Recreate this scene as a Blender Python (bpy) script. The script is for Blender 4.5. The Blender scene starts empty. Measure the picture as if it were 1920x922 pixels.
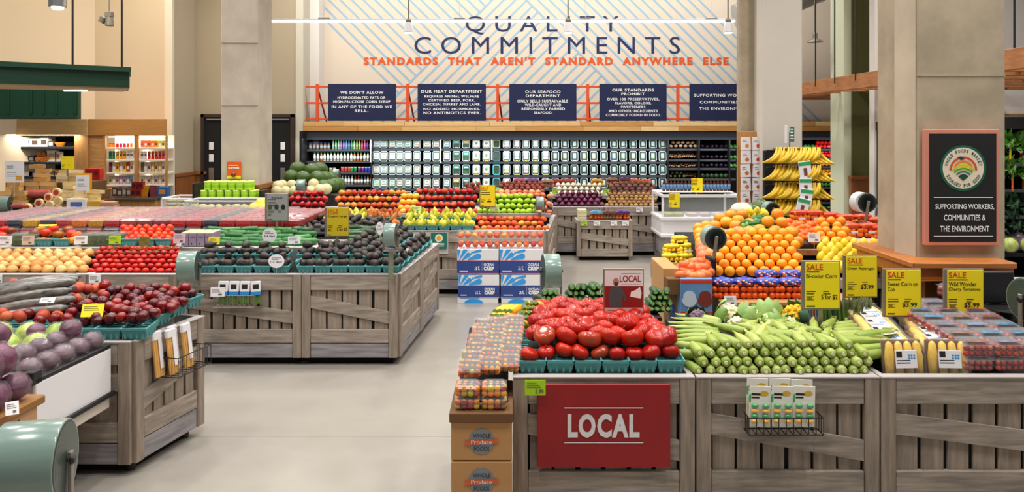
import bpy, math, random
from mathutils import Vector, Matrix, Euler
C = bpy.context.scene.collection
SC = bpy.context.scene
R = random.Random(7)
PI = math.pi
# ---------------------------------------------------------------- camera
H, F, CX, HY = 2.05, 1500.0, 960.0, 244.0      # eye height, focal length (px), principal column, horizon row
cam = bpy.data.cameras.new('camera'); co = bpy.data.objects.new('camera', cam); C.objects.link(co)
co.location = (0, 0, H); co.rotation_euler = (PI/2, 0, 0)
cam.sensor_width = 36; cam.lens = F/1920*36; cam.shift_y = -(461-HY)/1920; cam.clip_end = 80; cam.clip_start = .05
SC.camera = co
# ---------------------------------------------------------------- light and exposure
w = bpy.data.worlds.new('world'); SC.world = w; w.use_nodes = True
bg = w.node_tree.nodes['Background']; bg.inputs[0].default_value = (1, .97, .94, 1); bg.inputs[1].default_value = .16
SC.view_settings.view_transform = 'Standard'; SC.view_settings.look = 'None'
SC.view_settings.gamma = 1; SC.view_settings.exposure = 0.6; SC.view_settings.use_curve_mapping = False
def area(name, loc, sx, sy, power, col=(1, .965, .92), rot=(0, 0, 0), spread=None):
    l = bpy.data.lights.new(name, 'AREA'); l.shape = 'RECTANGLE'; l.size = sx; l.size_y = sy; l.energy = power; l.color = col
    if spread: l.spread = spread
    o = bpy.data.objects.new(name, l); o.location = loc; o.rotation_euler = rot; C.objects.link(o); return o
for yy, xx, p in ((2.5, .5, 180), (5.0, -.5, 205), (8.0, 0, 230), (11.0, 0, 230), (14.0, 0, 120)):
    for k in range(6): area('ceiling_spot', (xx-6.25+2.5*k, yy+(k % 2)*.5-.25, 5.9), .35, .35, p/5.4, spread=2.3)
area('wall_washer', (0.4, 14.6, 5.9), 10, .4, 165, (1, .97, .93), (.8, 0, 0))
area('left_wall_fill', (-6.6, 11.5, 5.5), 3, .4, 75, (1, .87, .68), (.7, 0, .2))  # added warm fill to brighten the left wall, no fixture built for it

# ---------------------------------------------------------------- helpers
def U(u, Y): return (u-CX)*Y/F
def V(v, Y): return H-(v-HY)*Y/F
def P(u, v, Y): return Vector((U(u, Y), Y, V(v, Y)))
def lin(c):
    o = []
    for x in c[:3]:
        x = x/255
        o.append(x/12.92 if x <= .04045 else ((x+.055)/1.055)**2.4)
    return (o[0], o[1], o[2], 1)
MC = {}
def mat(name, col, rough=.5, metal=0, emit=0, alpha=1, noise=0, nscale=8, stretch=None, bump=0, spec=.5, cols=None, sheen=0, coat=0, trans=0):
    """col / cols: sRGB 0-255. cols = several colours picked per object; noise mixes a darker tone in."""
    if name in MC: return MC[name]
    m = bpy.data.materials.new(name); m.use_nodes = True; MC[name] = m
    nt = m.node_tree; b = nt.nodes['Principled BSDF']
    b.inputs['Roughness'].default_value = rough; b.inputs['Metallic'].default_value = metal
    b.inputs['Specular IOR Level'].default_value = spec
    if coat: b.inputs['Coat Weight'].default_value = coat; b.inputs['Coat Roughness'].default_value = .12
    if trans: b.inputs['Transmission Weight'].default_value = trans
    base = None
    if cols:
        oi = nt.nodes.new('ShaderNodeObjectInfo'); cr = nt.nodes.new('ShaderNodeValToRGB')
        e = cr.color_ramp.elements
        while len(e) < len(cols): e.new(.5)
        for k, c in enumerate(cols): e[k].position = k/max(1, len(cols)-1); e[k].color = lin(c)
        nt.links.new(oi.outputs['Random'], cr.inputs[0]); base = cr.outputs[0]
    b.inputs['Base Color'].default_value = lin(col)
    if noise or bump:
        tc = nt.nodes.new('ShaderNodeTexCoord'); n = nt.nodes.new('ShaderNodeTexNoise')
        n.inputs['Scale'].default_value = nscale; n.inputs['Detail'].default_value = 5; n.inputs['Roughness'].default_value = .6
        src = tc.outputs['Object']
        if stretch:
            mp = nt.nodes.new('ShaderNodeMapping'); mp.inputs['Scale'].default_value = stretch
            nt.links.new(src, mp.inputs[0]); src = mp.outputs[0]
        oi2 = nt.nodes.new('ShaderNodeObjectInfo'); ad = nt.nodes.new('ShaderNodeVectorMath'); ad.operation = 'ADD'
        ml = nt.nodes.new('ShaderNodeMath'); ml.operation = 'MULTIPLY'; ml.inputs[1].default_value = 37
        nt.links.new(oi2.outputs['Random'], ml.inputs[0]); nt.links.new(src, ad.inputs[0]); nt.links.new(ml.outputs[0], ad.inputs[1])
        nt.links.new(ad.outputs[0], n.inputs['Vector'])
        if noise:
            rp = nt.nodes.new('ShaderNodeValToRGB'); rp.color_ramp.elements[0].position = .35; rp.color_ramp.elements[1].position = .68
            d = 1-noise
            rp.color_ramp.elements[0].color = (d, d, d, 1); rp.color_ramp.elements[1].color = (1, 1, 1, 1)
            mx = nt.nodes.new('ShaderNodeMix'); mx.data_type = 'RGBA'; mx.blend_type = 'MULTIPLY'; mx.inputs[0].default_value = 1
            nt.links.new(n.outputs[0], rp.inputs[0]); nt.links.new(rp.outputs[0], mx.inputs[7])
            if base: nt.links.new(base, mx.inputs[6])
            else: mx.inputs[6].default_value = lin(col)
            base = mx.outputs[2]
        if bump:
            bp = nt.nodes.new('ShaderNodeBump'); bp.inputs['Strength'].default_value = bump; bp.inputs['Distance'].default_value = .01
            nt.links.new(n.outputs[0], bp.inputs['Height']); nt.links.new(bp.outputs[0], b.inputs['Normal'])
    if base: nt.links.new(base, b.inputs['Base Color'])
    if emit:
        b.inputs['Emission Strength'].default_value = emit
        b.inputs['Emission Color'].default_value = lin(col)
    if alpha < 1: b.inputs['Alpha'].default_value = alpha
    return m

class MB:
    """collects shapes; build() links them as ONE mesh object"""
    def __init__(s): s.v = []; s.f = []; s.mi = []; s.m = 0
    def add(s, vs, fs):
        o = len(s.v); s.v += [tuple(x) for x in vs]; s.f += [tuple(i+o for i in f) for f in fs]; s.mi += [s.m]*len(fs); return s
    def box(s, x0, x1, y0, y1, z0, z1, M=None):
        vs = [Vector((x, y, z)) for x in (x0, x1) for y in (y0, y1) for z in (z0, z1)]
        if M: vs = [M @ q for q in vs]
        return s.add(vs, [(0, 1, 3, 2), (4, 6, 7, 5), (0, 4, 5, 1), (2, 3, 7, 6), (0, 2, 6, 4), (1, 5, 7, 3)])
    def bbox(s, x0, x1, y0, y1, z0, z1, b=.004):
        """box with chamfered edges"""
        vs = []; idx = {}
        X = (x0, x1); Y = (y0, y1); Z = (z0, z1)
        for i in (0, 1):
            for j in (0, 1):
                for k in (0, 1):
                    c = Vector((X[i], Y[j], Z[k])); d = Vector((b*(1-2*i), b*(1-2*j), b*(1-2*k)))
                    for a in range(3):
                        q = c.copy()
                        for e in range(3):
                            if e != a: q[e] += d[e]
                        idx[i, j, k, a] = len(vs); vs.append(q)   # lies on the edge set inward except along a... (face a offset kept)
        fs = []
        g = lambda i, j, k, a: idx[i, j, k, a]
        for i in (0, 1):
            f = [g(i, 0, 0, 0), g(i, 1, 0, 0), g(i, 1, 1, 0), g(i, 0, 1, 0)]; fs.append(f if i else f[::-1])
            f = [g(0, i, 0, 1), g(0, i, 1, 1), g(1, i, 1, 1), g(1, i, 0, 1)]; fs.append(f if i else f[::-1])
            f = [g(0, 0, i, 2), g(1, 0, i, 2), g(1, 1, i, 2), g(0, 1, i, 2)]; fs.append(f if i else f[::-1])
        for a in (0, 1):
            for c in (0, 1):
                fs.append([g(0, a, c, 1), g(1, a, c, 1), g(1, a, c, 2), g(0, a, c, 2)])
                fs.append([g(a, 0, c, 0), g(a, 1, c, 0), g(a, 1, c, 2), g(a, 0, c, 2)])
                fs.append([g(a, c, 0, 0), g(a, c, 1, 0), g(a, c, 1, 1), g(a, c, 0, 1)])
        for i in (0, 1):
            for j in (0, 1):
                for k in (0, 1): fs.append([g(i, j, k, 0), g(i, j, k, 1), g(i, j, k, 2)])
        return s.add(vs, fs)
    def quad(s, a, b, c, d): return s.add([a, b, c, d], [(0, 1, 2, 3)])
    def tube(s, pts, r, n=8, cap=True):
        pts = [Vector(p) for p in pts]; rs = r if isinstance(r, (list, tuple)) else [r]*len(pts)
        vs = []; fs = []; prev = None
        for i, p in enumerate(pts):
            t = (pts[min(i+1, len(pts)-1)]-pts[max(i-1, 0)]).normalized()
            if prev is None:
                a = t.cross(Vector((0, 0, 1)))
                if a.length < .05: a = t.cross(Vector((1, 0, 0)))
            else: a = prev-t*prev.dot(t)
            a.normalize(); prev = a; b = t.cross(a)
            for k in range(n):
                an = 2*PI*k/n; vs.append(p+(a*math.cos(an)+b*math.sin(an))*rs[i])
        for i in range(len(pts)-1):
            for k in range(n):
                fs.append((i*n+k, i*n+(k+1) % n, (i+1)*n+(k+1) % n, (i+1)*n+k))
        if cap: fs += [tuple(range(n))[::-1], tuple(range((len(pts)-1)*n, len(pts)*n))]
        return s.add(vs, fs)
    def lathe(s, prof, n=14, M=None, fn=None):
        """prof: (radius, z) from bottom to top about Z"""
        vs = []; fs = []
        for (r, z) in prof:
            for k in range(n):
                a = 2*PI*k/n; q = Vector((r*math.cos(a), r*math.sin(a), z))
                if fn: q = fn(q, a)
                vs.append(M @ q if M else q)
        L = len(prof)
        for i in range(L-1):
            for k in range(n): fs.append((i*n+k, i*n+(k+1) % n, (i+1)*n+(k+1) % n, (i+1)*n+k))
        fs += [tuple(range(n))[::-1], tuple(range((L-1)*n, L*n))]
        return s.add(vs, fs)
    def ell(s, c, r, nu=12, nv=8, fn=None, M=None):
        c = Vector(c); r = r if isinstance(r, (tuple, list)) else (r, r, r)
        vs = []; fs = []
        for j in range(1, nv):
            t = PI*j/nv
            for k in range(nu):
                a = 2*PI*k/nu
                d = Vector((math.sin(t)*math.cos(a), math.sin(t)*math.sin(a), -math.cos(t)))
                if fn: d = fn(d)
                vs.append(Vector((d.x*r[0], d.y*r[1], d.z*r[2])))
        lo = Vector((0, 0, -1)); hi = Vector((0, 0, 1))
        if fn: lo = fn(lo); hi = fn(hi)
        vs += [Vector((lo.x*r[0], lo.y*r[1], lo.z*r[2])), Vector((hi.x*r[0], hi.y*r[1], hi.z*r[2]))]
        vs = [(M @ q if M else q)+c for q in vs]
        for j in range(nv-2):
            for k in range(nu): fs.append((j*nu+k, j*nu+(k+1) % nu, (j+1)*nu+(k+1) % nu, (j+1)*nu+k))
        b = len(vs)-2
        for k in range(nu):
            fs.append((b, (k+1) % nu, k)); fs.append((b+1, (nv-2)*nu+k, (nv-2)*nu+(k+1) % nu))
        return s.add(vs, fs)
    def prism(s, poly, y0, y1, M=None):
        """poly in XZ (counter-clockwise seen from -Y), from y0 (front) to y1"""
        n = len(poly)
        vs = [Vector((x, y0, z)) for x, z in poly]+[Vector((x, y1, z)) for x, z in poly]
        if M: vs = [M @ q for q in vs]
        fs = [tuple(range(n)), tuple(range(n, 2*n))[::-1]]+[(i, i+n, (i+1) % n+n, (i+1) % n) for i in range(n)]
        return s.add(vs, fs)
    def disc(s, x, y, z, r, n=24, sx=1): return s.add([(x+math.cos(2*PI*k/n)*r*sx, y, z+math.sin(2*PI*k/n)*r) for k in range(n)], [tuple(range(n))])
    def rect(s, x0, x1, z0, z1, y): return s.quad((x0, y, z0), (x1, y, z0), (x1, y, z1), (x0, y, z1))
    def text(s, body, x0, x1, z0, z1, y, bold=0, keep=False, space=1):
        """lettering fitted to a rectangle of the XZ plane"""
        k = (body, bold, space)
        if k not in TXT:
            cu = bpy.data.curves.new('t', 'FONT'); cu.body = body; cu.offset = bold; cu.space_character = space; cu.resolution_u = 3; cu.align_x = 'CENTER'
            o = bpy.data.objects.new('t', cu); C.objects.link(o)
            dg = bpy.context.evaluated_depsgraph_get(); me = bpy.data.meshes.new_from_object(o.evaluated_get(dg))
            TXT[k] = ([(q.co.x, q.co.y) for q in me.vertices], [tuple(p.vertices) for p in me.polygons])
            bpy.data.objects.remove(o); bpy.data.curves.remove(cu); bpy.data.meshes.remove(me)
        vs, fs = TXT[k]
        if not vs: return s
        a0 = min(q[0] for q in vs); a1 = max(q[0] for q in vs); b0 = min(q[1] for q in vs); b1 = max(q[1] for q in vs)
        kx = (x1-x0)/max(1e-6, a1-a0); kz = (z1-z0)/max(1e-6, b1-b0)
        if keep: kx = min(kx, kz); kz = kx; 
        cx = (x0+x1)/2 if not keep else x0+(a1-a0)*kx/2
        return s.add([(cx+(q[0]-(a0+a1)/2)*kx, y, z0+(q[1]-b0)*kz) for q in vs], fs)
    def build(s, name, ms, parent=None, smooth=False, loc=None, M=None):
        me = bpy.data.meshes.new(name)
        vs = [M @ Vector(q) for q in s.v] if M else s.v
        me.from_pydata(vs, [], s.f)
        for m in (ms if isinstance(ms, (list, tuple)) else [ms]): me.materials.append(m)
        if any(s.mi): me.polygons.foreach_set('material_index', s.mi)
        if smooth: me.polygons.foreach_set('use_smooth', [True]*len(me.polygons))
        me.validate(); me.update()
        o = bpy.data.objects.new(name, me); C.objects.link(o)
        if parent: o.parent = parent
        if loc: o.location = loc
        return o
TXT = {}
def tag(o, label, cat, group=None, kind=None):
    if label: o['label'] = label
    if cat: o['category'] = cat
    if group: o['group'] = group
    if kind: o['kind'] = kind
    return o
def thing(name, label, cat, loc=(0, 0, 0), rz=0, group=None):
    o = bpy.data.objects.new(name, None); C.objects.link(o); o.location = loc; o.rotation_euler = (0, 0, rz); o.empty_display_size = .05
    return tag(o, label, cat, group)
def struct(name, mb, ms, parent=None, **k):
    o = mb.build(name, ms, parent, **k)
    if not parent: o['kind'] = 'structure'
    return o
def dup(o, loc=None, rot=None, label=None, group=None, parent=None, scale=None):
    c = o.copy(); C.objects.link(c); c.parent = parent
    for ch in o.children: dup(ch, parent=c)
    if loc is not None: c.location = loc
    if rot is not None: c.rotation_euler = rot
    if scale is not None: c.scale = (scale,)*3 if isinstance(scale, (int, float)) else scale
    if label: c['label'] = label
    if group: c['group'] = group
    return c
ORD = 'first second third fourth fifth sixth seventh eighth ninth tenth eleventh twelfth thirteenth fourteenth fifteenth sixteenth seventeenth eighteenth nineteenth twentieth'.split()
def nth(i): return ORD[i] if i < len(ORD) else ('twenty-'+ORD[i-20] if i < 29 else 'thirtieth' if i == 29 else 'thirty-'+ORD[i-30] if i < 39 else 'fortieth' if i == 39 else 'forty-'+ORD[(i-40) % 9])
USED = set()
def place(proto, loc, rot, label, group, scale=1):
    """the first call moves the prototype itself, then copies"""
    k = proto.name
    if k not in USED:
        USED.add(k); o = proto; o.location = loc; o.rotation_euler = rot; o.scale = (scale,)*3 if isinstance(scale, (int, float)) else scale
        o['label'] = label
        if group: o['group'] = group
        return o
    return dup(proto, loc, rot, label, group, None, scale)
def heap(proto, front, back, rows, dx, name, pile, jit=.006, rj=.25, group=None, ends=0, upright=True, sc=(.93, 1.07), rowname=None, rz=None):
    """rows of produce: front = (left xyz, right xyz) of the lowest row centres, back likewise; neat rows laid brickwise"""
    (a0, a1), (b0, b1) = front, back
    a0, a1, b0, b1 = map(Vector, (a0, a1, b0, b1)); out = []
    for r in range(rows):
        t = r/max(1, rows-1)
        l = a0.lerp(b0, t); q = a1.lerp(b1, t); n = max(1, int((q-l).length/dx)+1)
        off = .5*(r % 2)
        n2 = n-(r % 2)
        for k in range(n2):
            f = (k+off)/max(1, n-1) if n > 1 else .5
            p = l.lerp(q, f)+Vector((R.uniform(-jit, jit), R.uniform(-jit, jit), R.uniform(-jit, jit)*.5))
            rot = (R.uniform(-rj, rj), R.uniform(-rj, rj), R.uniform(0, 6.3) if rz is None else rz+R.uniform(-.15, .15))
            rn = (rowname or ('bottom row', 'second row up', 'third row up', 'fourth row up', 'fifth row up', 'sixth row up', 'seventh row up', 'eighth row up', 'ninth row up', 'tenth row up', 'eleventh row up', 'twelfth row up'))[r]
            out.append(place(proto, p, rot, f'{name}, {rn}, {nth(k)} from {pile}', group or f'{name} pile', R.uniform(*sc)))
    return out
def cluster(proto, corners, nx, ny, name, group, jit=.02, rj=.6, zj=.01, sc=(.92, 1.08), lay=0, rz=None):
    """loose pile filling a quad (front-left, front-right, back-right, back-left): members nothing tells apart"""
    fl, fr, br, bl = map(Vector, corners); out = []
    for j in range(ny):
        for i in range(nx):
            s = (i+.5+(.5*(j % 2)-.25))/nx; t = (j+.5)/ny
            p = fl.lerp(fr, s).lerp(bl.lerp(br, s), t)+Vector((R.uniform(-jit, jit), R.uniform(-jit, jit), R.uniform(-zj, zj)))
            rot = (R.uniform(-rj, rj)+lay, R.uniform(-rj, rj), R.uniform(0, 6.3) if rz is None else rz+R.uniform(-.3, .3))
            out.append(place(proto, p, rot, name, group, R.uniform(*sc)))
    return out
# ---------------------------------------------------------------- materials
def floor_mat():
    m = mat('polished_concrete', (152, 146, 137), rough=.2, noise=.07, nscale=2.5, spec=.45)
    nt = m.node_tree; b = nt.nodes['Principled BSDF']
    tc = nt.nodes.new('ShaderNodeTexCoord'); n = nt.nodes.new('ShaderNodeTexNoise'); n.inputs['Scale'].default_value = 3; n.inputs['Detail'].default_value = 8
    mr = nt.nodes.new('ShaderNodeMapRange'); mr.inputs[3].default_value = .12; mr.inputs[4].default_value = .3
    nt.links.new(tc.outputs['Object'], n.inputs[0]); nt.links.new(n.outputs[0], mr.inputs[0]); nt.links.new(mr.outputs[0], b.inputs['Roughness'])
    return m
M_floor = floor_mat()
M_cream = mat('cream_wall_paint', (226, 212, 192), rough=.9)
M_tan = mat('tan_wall_paint', (214, 192, 160), rough=.9)
M_recess_shade = mat('olive_grey_recess_shade', (166, 152, 128), rough=.9)  # dark olive tone carries the recess's lack of light in the colour
M_whitep = mat('white_wall_paint', (228, 222, 215), rough=.85)
M_conc = mat('concrete', (206, 194, 176), rough=.85, noise=.22, nscale=2.2, bump=.25)
M_conc2 = mat('concrete_brown', (184, 168, 142), rough=.8, noise=.3, nscale=2.6, bump=.3)
M_concl = mat('concrete_painted_light', (210, 202, 190), rough=.85, noise=.05, nscale=2)
M_green = mat('dark_green_paint', (16, 62, 42), rough=.45)
M_dgreen = mat('green_column_paint', (92, 92, 48), rough=.8)
M_pgreen = mat('pale_green_paint', (212, 216, 186), rough=.8)
M_pine = mat('pine_boards', (214, 160, 92), rough=.55, noise=.35, nscale=3, stretch=(1.2, 6, 14))
M_pinev = mat('pine_boards_upright', (206, 148, 84), rough=.55, noise=.3, nscale=3, stretch=(12, 6, 1))
M_cedar = mat('cedar_beam', (186, 122, 72), rough=.6, noise=.35, nscale=3, stretch=(8, 1.2, 8))
M_wains = mat('brown_wainscot', (152, 92, 44), rough=.5, noise=.25, nscale=3, stretch=(10, 10, 1))
M_ledge = mat('orange_wood_ledge', (186, 112, 50), rough=.4, noise=.25, nscale=3, stretch=(1.5, 10, 10))
M_black = mat('black_metal', (18, 18, 20), rough=.45)
M_blackm = mat('matte_black', (10, 10, 11), rough=.9)
M_navyhdr = mat('charcoal_navy_fascia', (38, 44, 56), rough=.6)
M_navy = mat('navy_sign_board', (4, 20, 66), rough=.6)
M_orange = mat('orange_steel', (214, 80, 34), rough=.5)
M_letw = mat('white_print', (240, 240, 240), rough=.7)
M_letn = mat('navy_print', (26, 38, 84), rough=.7)
M_leto = mat('orange_print', (226, 88, 24), rough=.7)
M_stripe = mat('blue_stripe_paint', (158, 190, 212), rough=.85)
M_chrome = mat('brushed_steel', (190, 190, 190), rough=.3, metal=1)
M_steel = mat('grey_steel', (150, 142, 130), rough=.45, metal=.7)
M_white = mat('white_enamel', (226, 224, 226), rough=.35)
M_lampw = mat('lit_diffuser', (255, 250, 240), emit=5)
M_glow = mat('lit_shelf_strip', (255, 246, 226), emit=5)
M_yel = mat('yellow_card', (244, 220, 8), rough=.6)
M_blk = mat('black_print', (24, 24, 20), rough=.7)
M_red = mat('red_print', (212, 50, 20), rough=.7)
M_lime = mat('lime_card', (170, 214, 20), rough=.6)
M_paper = mat('white_card', (232, 228, 230), rough=.7)
M_teal = mat('teal_pulp', (84, 152, 152), rough=.85, noise=.12, nscale=30)
M_wh = mat('weathered_board', (172, 158, 144), rough=.85, noise=.5, nscale=3.2, stretch=(1.1, 7, 11), bump=.25)
M_wv = mat('weathered_slat', (160, 144, 128), rough=.85, noise=.42, nscale=3.2, stretch=(11, 7, 1.1), bump=.25)
M_wk = mat('weathered_kickboard', (158, 152, 154), rough=.85, noise=.45, nscale=3.2, stretch=(1.1, 7, 11), bump=.25)
M_shelfw = mat('grey_shelf_edge', (176, 168, 164), rough=.7, noise=.15, nscale=3, stretch=(1, 6, 6))
M_plastic = mat('clear_plastic', (235, 238, 240), rough=.12, alpha=.07, spec=.5)
M_plastic2 = mat('clear_lid', (238, 240, 244), rough=.2, alpha=.055, spec=.35)
M_glass = mat('clear_glass', (225, 232, 232), rough=.05, alpha=.16, spec=.8)
M_kraft = mat('kraft_cardboard', (188, 140, 88), rough=.85, noise=.08, nscale=6)
M_kraftd = mat('dark_cardboard', (112, 76, 42), rough=.85, noise=.1, nscale=6)

# ---------------------------------------------------------------- the setting
struct('floor', MB().box(-12, 12, -1, 18.5, -.1, 0), M_floor)
m = MB()
for yy in (3.2, 5.35, 8.6, 11.6): m.box(-12, 12, yy, yy+.006, -.001, .0006)
struct('trim_1', m, mat('floor_joint', (140, 132, 118), rough=.5))
WB = 17.0
wall = struct('wall_back', MB().box(-4.4, 9.5, WB, WB+.2, 0, 6.6), M_cream)
# herringbone of blue stripes painted on the wall
def mural():
    m = MB(); p = 21.7
    def line(a, b, wd=3.5, dy=.004):
        a = Vector((a[0], a[1])); b = Vector((b[0], b[1])); d = (b-a)
        if d.length < 2: return
        d.normalize(); n = Vector((-d.y, d.x))*wd/2
        q = [a+n, b+n, b-n, a-n]
        m.quad(*[P(x.x, x.y, WB-dy) for x in q])
    top, bot = -90, 236
    k = 573
    while k < 975:                      # falling stripes up to the rising border u+v = 923
        v0 = max(top, 598-k); v1 = min(bot, (923-k)/2)
        if v1 > v0 and k+v0 < 1400: line((k+v0, v0), (k+v1, v1))
        k += p
    s = 923
    while s < 1500:                        # rising stripes between the borders
        v0 = max(top, (s-987)/2); v1 = bot
        if s == 923: v0 = top
        if v1 > v0: line((s-v0, v0), (s-v1, v1), dy=.0055 if s == 923 else .004)
        s += p
    k = 987
    while k < 1310:
        v0, v1 = top, bot
        if k == 987: v0 = top
        line((k+v0, v0), (k+v1, v1), dy=.007 if k == 987 else .004); k += p
    for k in (1600, 1622, 1644): pass
    line((1290, -20+0), (1560, 250))
    return m
mural().build('mural_stripe', M_stripe, wall)
t = thing('wall_lettering', 'navy words QUALITY COMMITMENTS painted on the striped cream wall', 'lettering', (0, WB, 0))
def wtext(parent, name, body, u0, u1, v0, v1, Y, mt, bold=0, space=1, off=.008):
    m = MB().text(body, U(u0, Y), U(u1, Y), V(v1, Y), V(v0, Y), 0, bold, space=space)
    return m.build(name, mt, parent, loc=(0, Y-off-parent.location.y, 0))
wtext(t, 'lettering', 'Q U A L I T Y', 873, 1160, 30, 65, WB, M_letn, 0)
wtext(t, 'lettering', 'C O M M I T M E N T S', 777, 1275, 69, 101, WB, M_letn, 0)
t = thing('wall_lettering', 'orange line of capitals STANDARDS THAT AREN\'T STANDARD below the navy title', 'lettering', (0, WB, 0))
wtext(t, 'lettering', "STANDARDS  THAT  AREN'T  STANDARD  ANYWHERE  ELSE", 682, 1366, 107, 122, WB, M_leto, .05, 1.28)
# posts and side walls
struct('trim_2', MB().box(U(567, 16.5), U(598, 16.5), 16.5, 17, 0, 6.6), M_whitep)
struct('trim_3', MB().box(U(555, 16), U(569, 16), 15.98, 16.6, 0, 6.6), mat('grey_trim_paint', (196, 190, 172), rough=.9))
wr = struct('wall_recess', MB().box(-6.6, -4.2, 16.0, 16.2, 0, 6.6), M_recess_shade)
struct('wall_return', MB().box(-6.45, -6.35, 15.0, 16.0, 0, 6.6), mat('return_wall_shade', (180, 166, 142), rough=.9))  # shade on the return face is put into its darker colour
struct('trim_4', MB().box(-6.47, -6.33, 14.9, 15.0, 1.2, 6.6), mat('pilaster_paint', (222, 208, 184), rough=.9))
struct('wall_left', MB().box(-7.95, -6.4, 15.0, 15.15, 0, 6.6), M_tan)
m = MB(); a = P(178, 0, 15); b = P(-70, 0, 13.6); m.quad((a.x, a.y, 0), (b.x, b.y, 0), (b.x, b.y, 6.6), (a.x, a.y, 6.6)); m.quad((a.x, a.y+.15, 0), (b.x, b.y+.15, 0), (b.x, b.y+.15, 6.6), (a.x, a.y+.15, 6.6))
struct('wall_side', m, mat('cream_pink_lit_tone', (220, 200, 172), rough=.9))  # brighter pinkish tone paints in the different light on this wall
# brown wainscot beside the doors
m = MB()
for k in range(4): m.bbox(-6.34+.0, -6.3, 15.02+k*.245, 15.255+k*.245, .1, 1.17, .006)
m.box(-6.35, -6.28, 14.98, 16, 1.17, 1.23)
m2 = struct('wainscot_panel', m, M_wains)
m = MB().box(-6.33, -6.1, 15.94, 16, 0, 1.2); m.box(-6.35, -6.08, 15.9, 16, 1.17, 1.23)
struct('wainscot_panel', m, M_wains)
# double door in the recess
d0, d1 = U(379, 15.98), U(552, 15.98); zt = V(214, 15.98)
dr = struct('door_1', MB().box(d0, d0+.06, 15.9, 16, 0, zt).box(d1-.06, d1, 15.9, 16, 0, zt).box(d0, d1, 15.9, 16, zt-.06, zt), mat('dark_brown_door_frame', (52, 34, 24), rough=.5))
mid = (d0+d1)/2
for s, (x0, x1) in enumerate(((d0+.06, mid-.01), (mid+.01, d1-.06))):
    lf = MB().bbox(x0, x1, 15.93, 15.97, .01, zt-.07).build('door_leaf', M_blackm, dr)
    hx = x0+.1 if s == 0 else x1-.2
    for zz in (1.66, 1.42): MB().bbox(hx, hx+.09, 15.915, 15.93, zz, zz+.15).build('door_notice', M_paper, lf)
    MB().bbox(hx, hx+.1, 15.9, 15.93, .9, 1.3).build('push_plate', M_chrome, lf)
    MB().bbox(x0+.05, x1-.02, 15.9, 15.93, zt-.12, zt-.09).build('door_closer', M_chrome, lf)
# columns
def column(name, x0, x1, y0, y1, mt, jl=(1.95, 3.0, 4.1)):
    m = MB(); m.bbox(x0, x1, y0, y1, 0, 6.6, .02)
    o = struct(name, m, mt)
    return o
column('concrete_column', U(414, 11.5), U(484.5, 11.5), 11.5, 12.17, M_conc)
column('concrete_column', U(1428, 10), U(1505, 10), 10.0, 10.6, M_concl)
column('concrete_column', U(1387, 10.3), U(1432, 10.3), 10.3, 10.46, M_conc2)
column('concrete_column', U(1718, 5.5), U(1887, 5.5), 5.5, 6.1, M_conc2)
m = MB(); yb = 5.72; m.add([(U(1677, yb), yb, 0), (U(1718, 5.5), 5.51, 0), (U(1718, 5.5), 5.51, 6.6), (U(1677, yb), yb, 6.6)], [(0, 1, 2, 3)])
m.add([(U(1677, yb), yb, 0), (2.95, 6.1, 0), (2.95, 6.1, 6.6), (U(1677, yb), yb, 6.6)], [(0, 1, 2, 3)])
struct('concrete_column', m, mat('concrete_chamfer', (206, 190, 166), rough=.85, noise=.2, nscale=2.6, bump=.2))
# formwork seams on columns (shallow raised fins)
for (x0, x1, y, zs) in ((U(414, 11.5), U(484.5, 11.5), 11.5, (2.4, 3.3, 4.05)), (U(1718, 5.5), U(1887, 5.5), 5.5, (2.42,))):
    m = MB()
    for z in zs: m.box(x0+.01, x1-.01, y-.004, y+.01, z, z+.012)
    struct('concrete_seam', m, M_conc2)
MBT = MB().bbox(U(411, 11.45), U(487, 11.45), 11.44, 12.22, 1.2, 1.27, .005).bbox(U(413, 11.47), U(485, 11.47), 11.47, 12.2, 0, 1.2, .005); struct('wainscot_panel', MBT, M_wains)
struct('green_column', MB().bbox(U(1597, 14), U(1640, 14), 14, 14.6, 0, 6.6, .01), M_dgreen)
struct('trim_5', MB().box(U(1574, 14.2), U(1597, 14), 14.02, 14.6, 0, 6.6), M_pgreen)
struct('wainscot_panel', MB().bbox(U(1596, 13.9), U(1641, 13.9), 13.9, 14, 0, V(332, 13.9)).bbox(U(1594, 13.9), U(1643, 13.9), 13.86, 14, V(336, 13.9), V(330, 13.9)), M_wains)
struct('wall_right', MB().box(U(1640, 13.2), 12, 13.2, 13.4, 0, 6.6), M_whitep)

# ---------------------------------------------------------------- hung canopies and lamps
# dark green canopy over the cheese department
t = thing('canopy', 'dark green boxed canopy jutting out over the cheese department', 'canopy', (-6.4, 11.5, 2.69))
A = Vector((U(243, 12), 12, 0)); B = Vector((U(-60, 10.7), 10.7, 0)); D = Vector((U(240, 13.1), 13.1, 0)); E = Vector((U(-60, 11.9), 11.9, 0))
def boxq(m, a, b, e, d, z0, z1): m.add([(q.x, q.y, z) for z in (z0, z1) for q in (a, b, e, d)], [(0, 1, 2, 3), (4, 7, 6, 5), (0, 4, 5, 1), (1, 5, 6, 2), (2, 6, 7, 3), (3, 7, 4, 0)])
off = Matrix.Translation(-t.location)
m = MB(); boxq(m, A, B, E, D, 2.69, 2.92); m.build('fascia', M_green, t, M=off)
m = MB(); g = Vector((.05, -.06, 0)); boxq(m, A+g, B+Vector((0, -.06, 0)), E, D+Vector((.05, 0, 0)), 2.92, 2.99); m.build('cornice', M_green, t, M=off)
m = MB(); boxq(m, A+Vector((-.05, .1, 0)), B+Vector((0, .1, 0)), E, D+Vector((-.05, -.05, 0)), 2.675, 2.695); m.build('soffit', M_tan, t, M=off)
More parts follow.
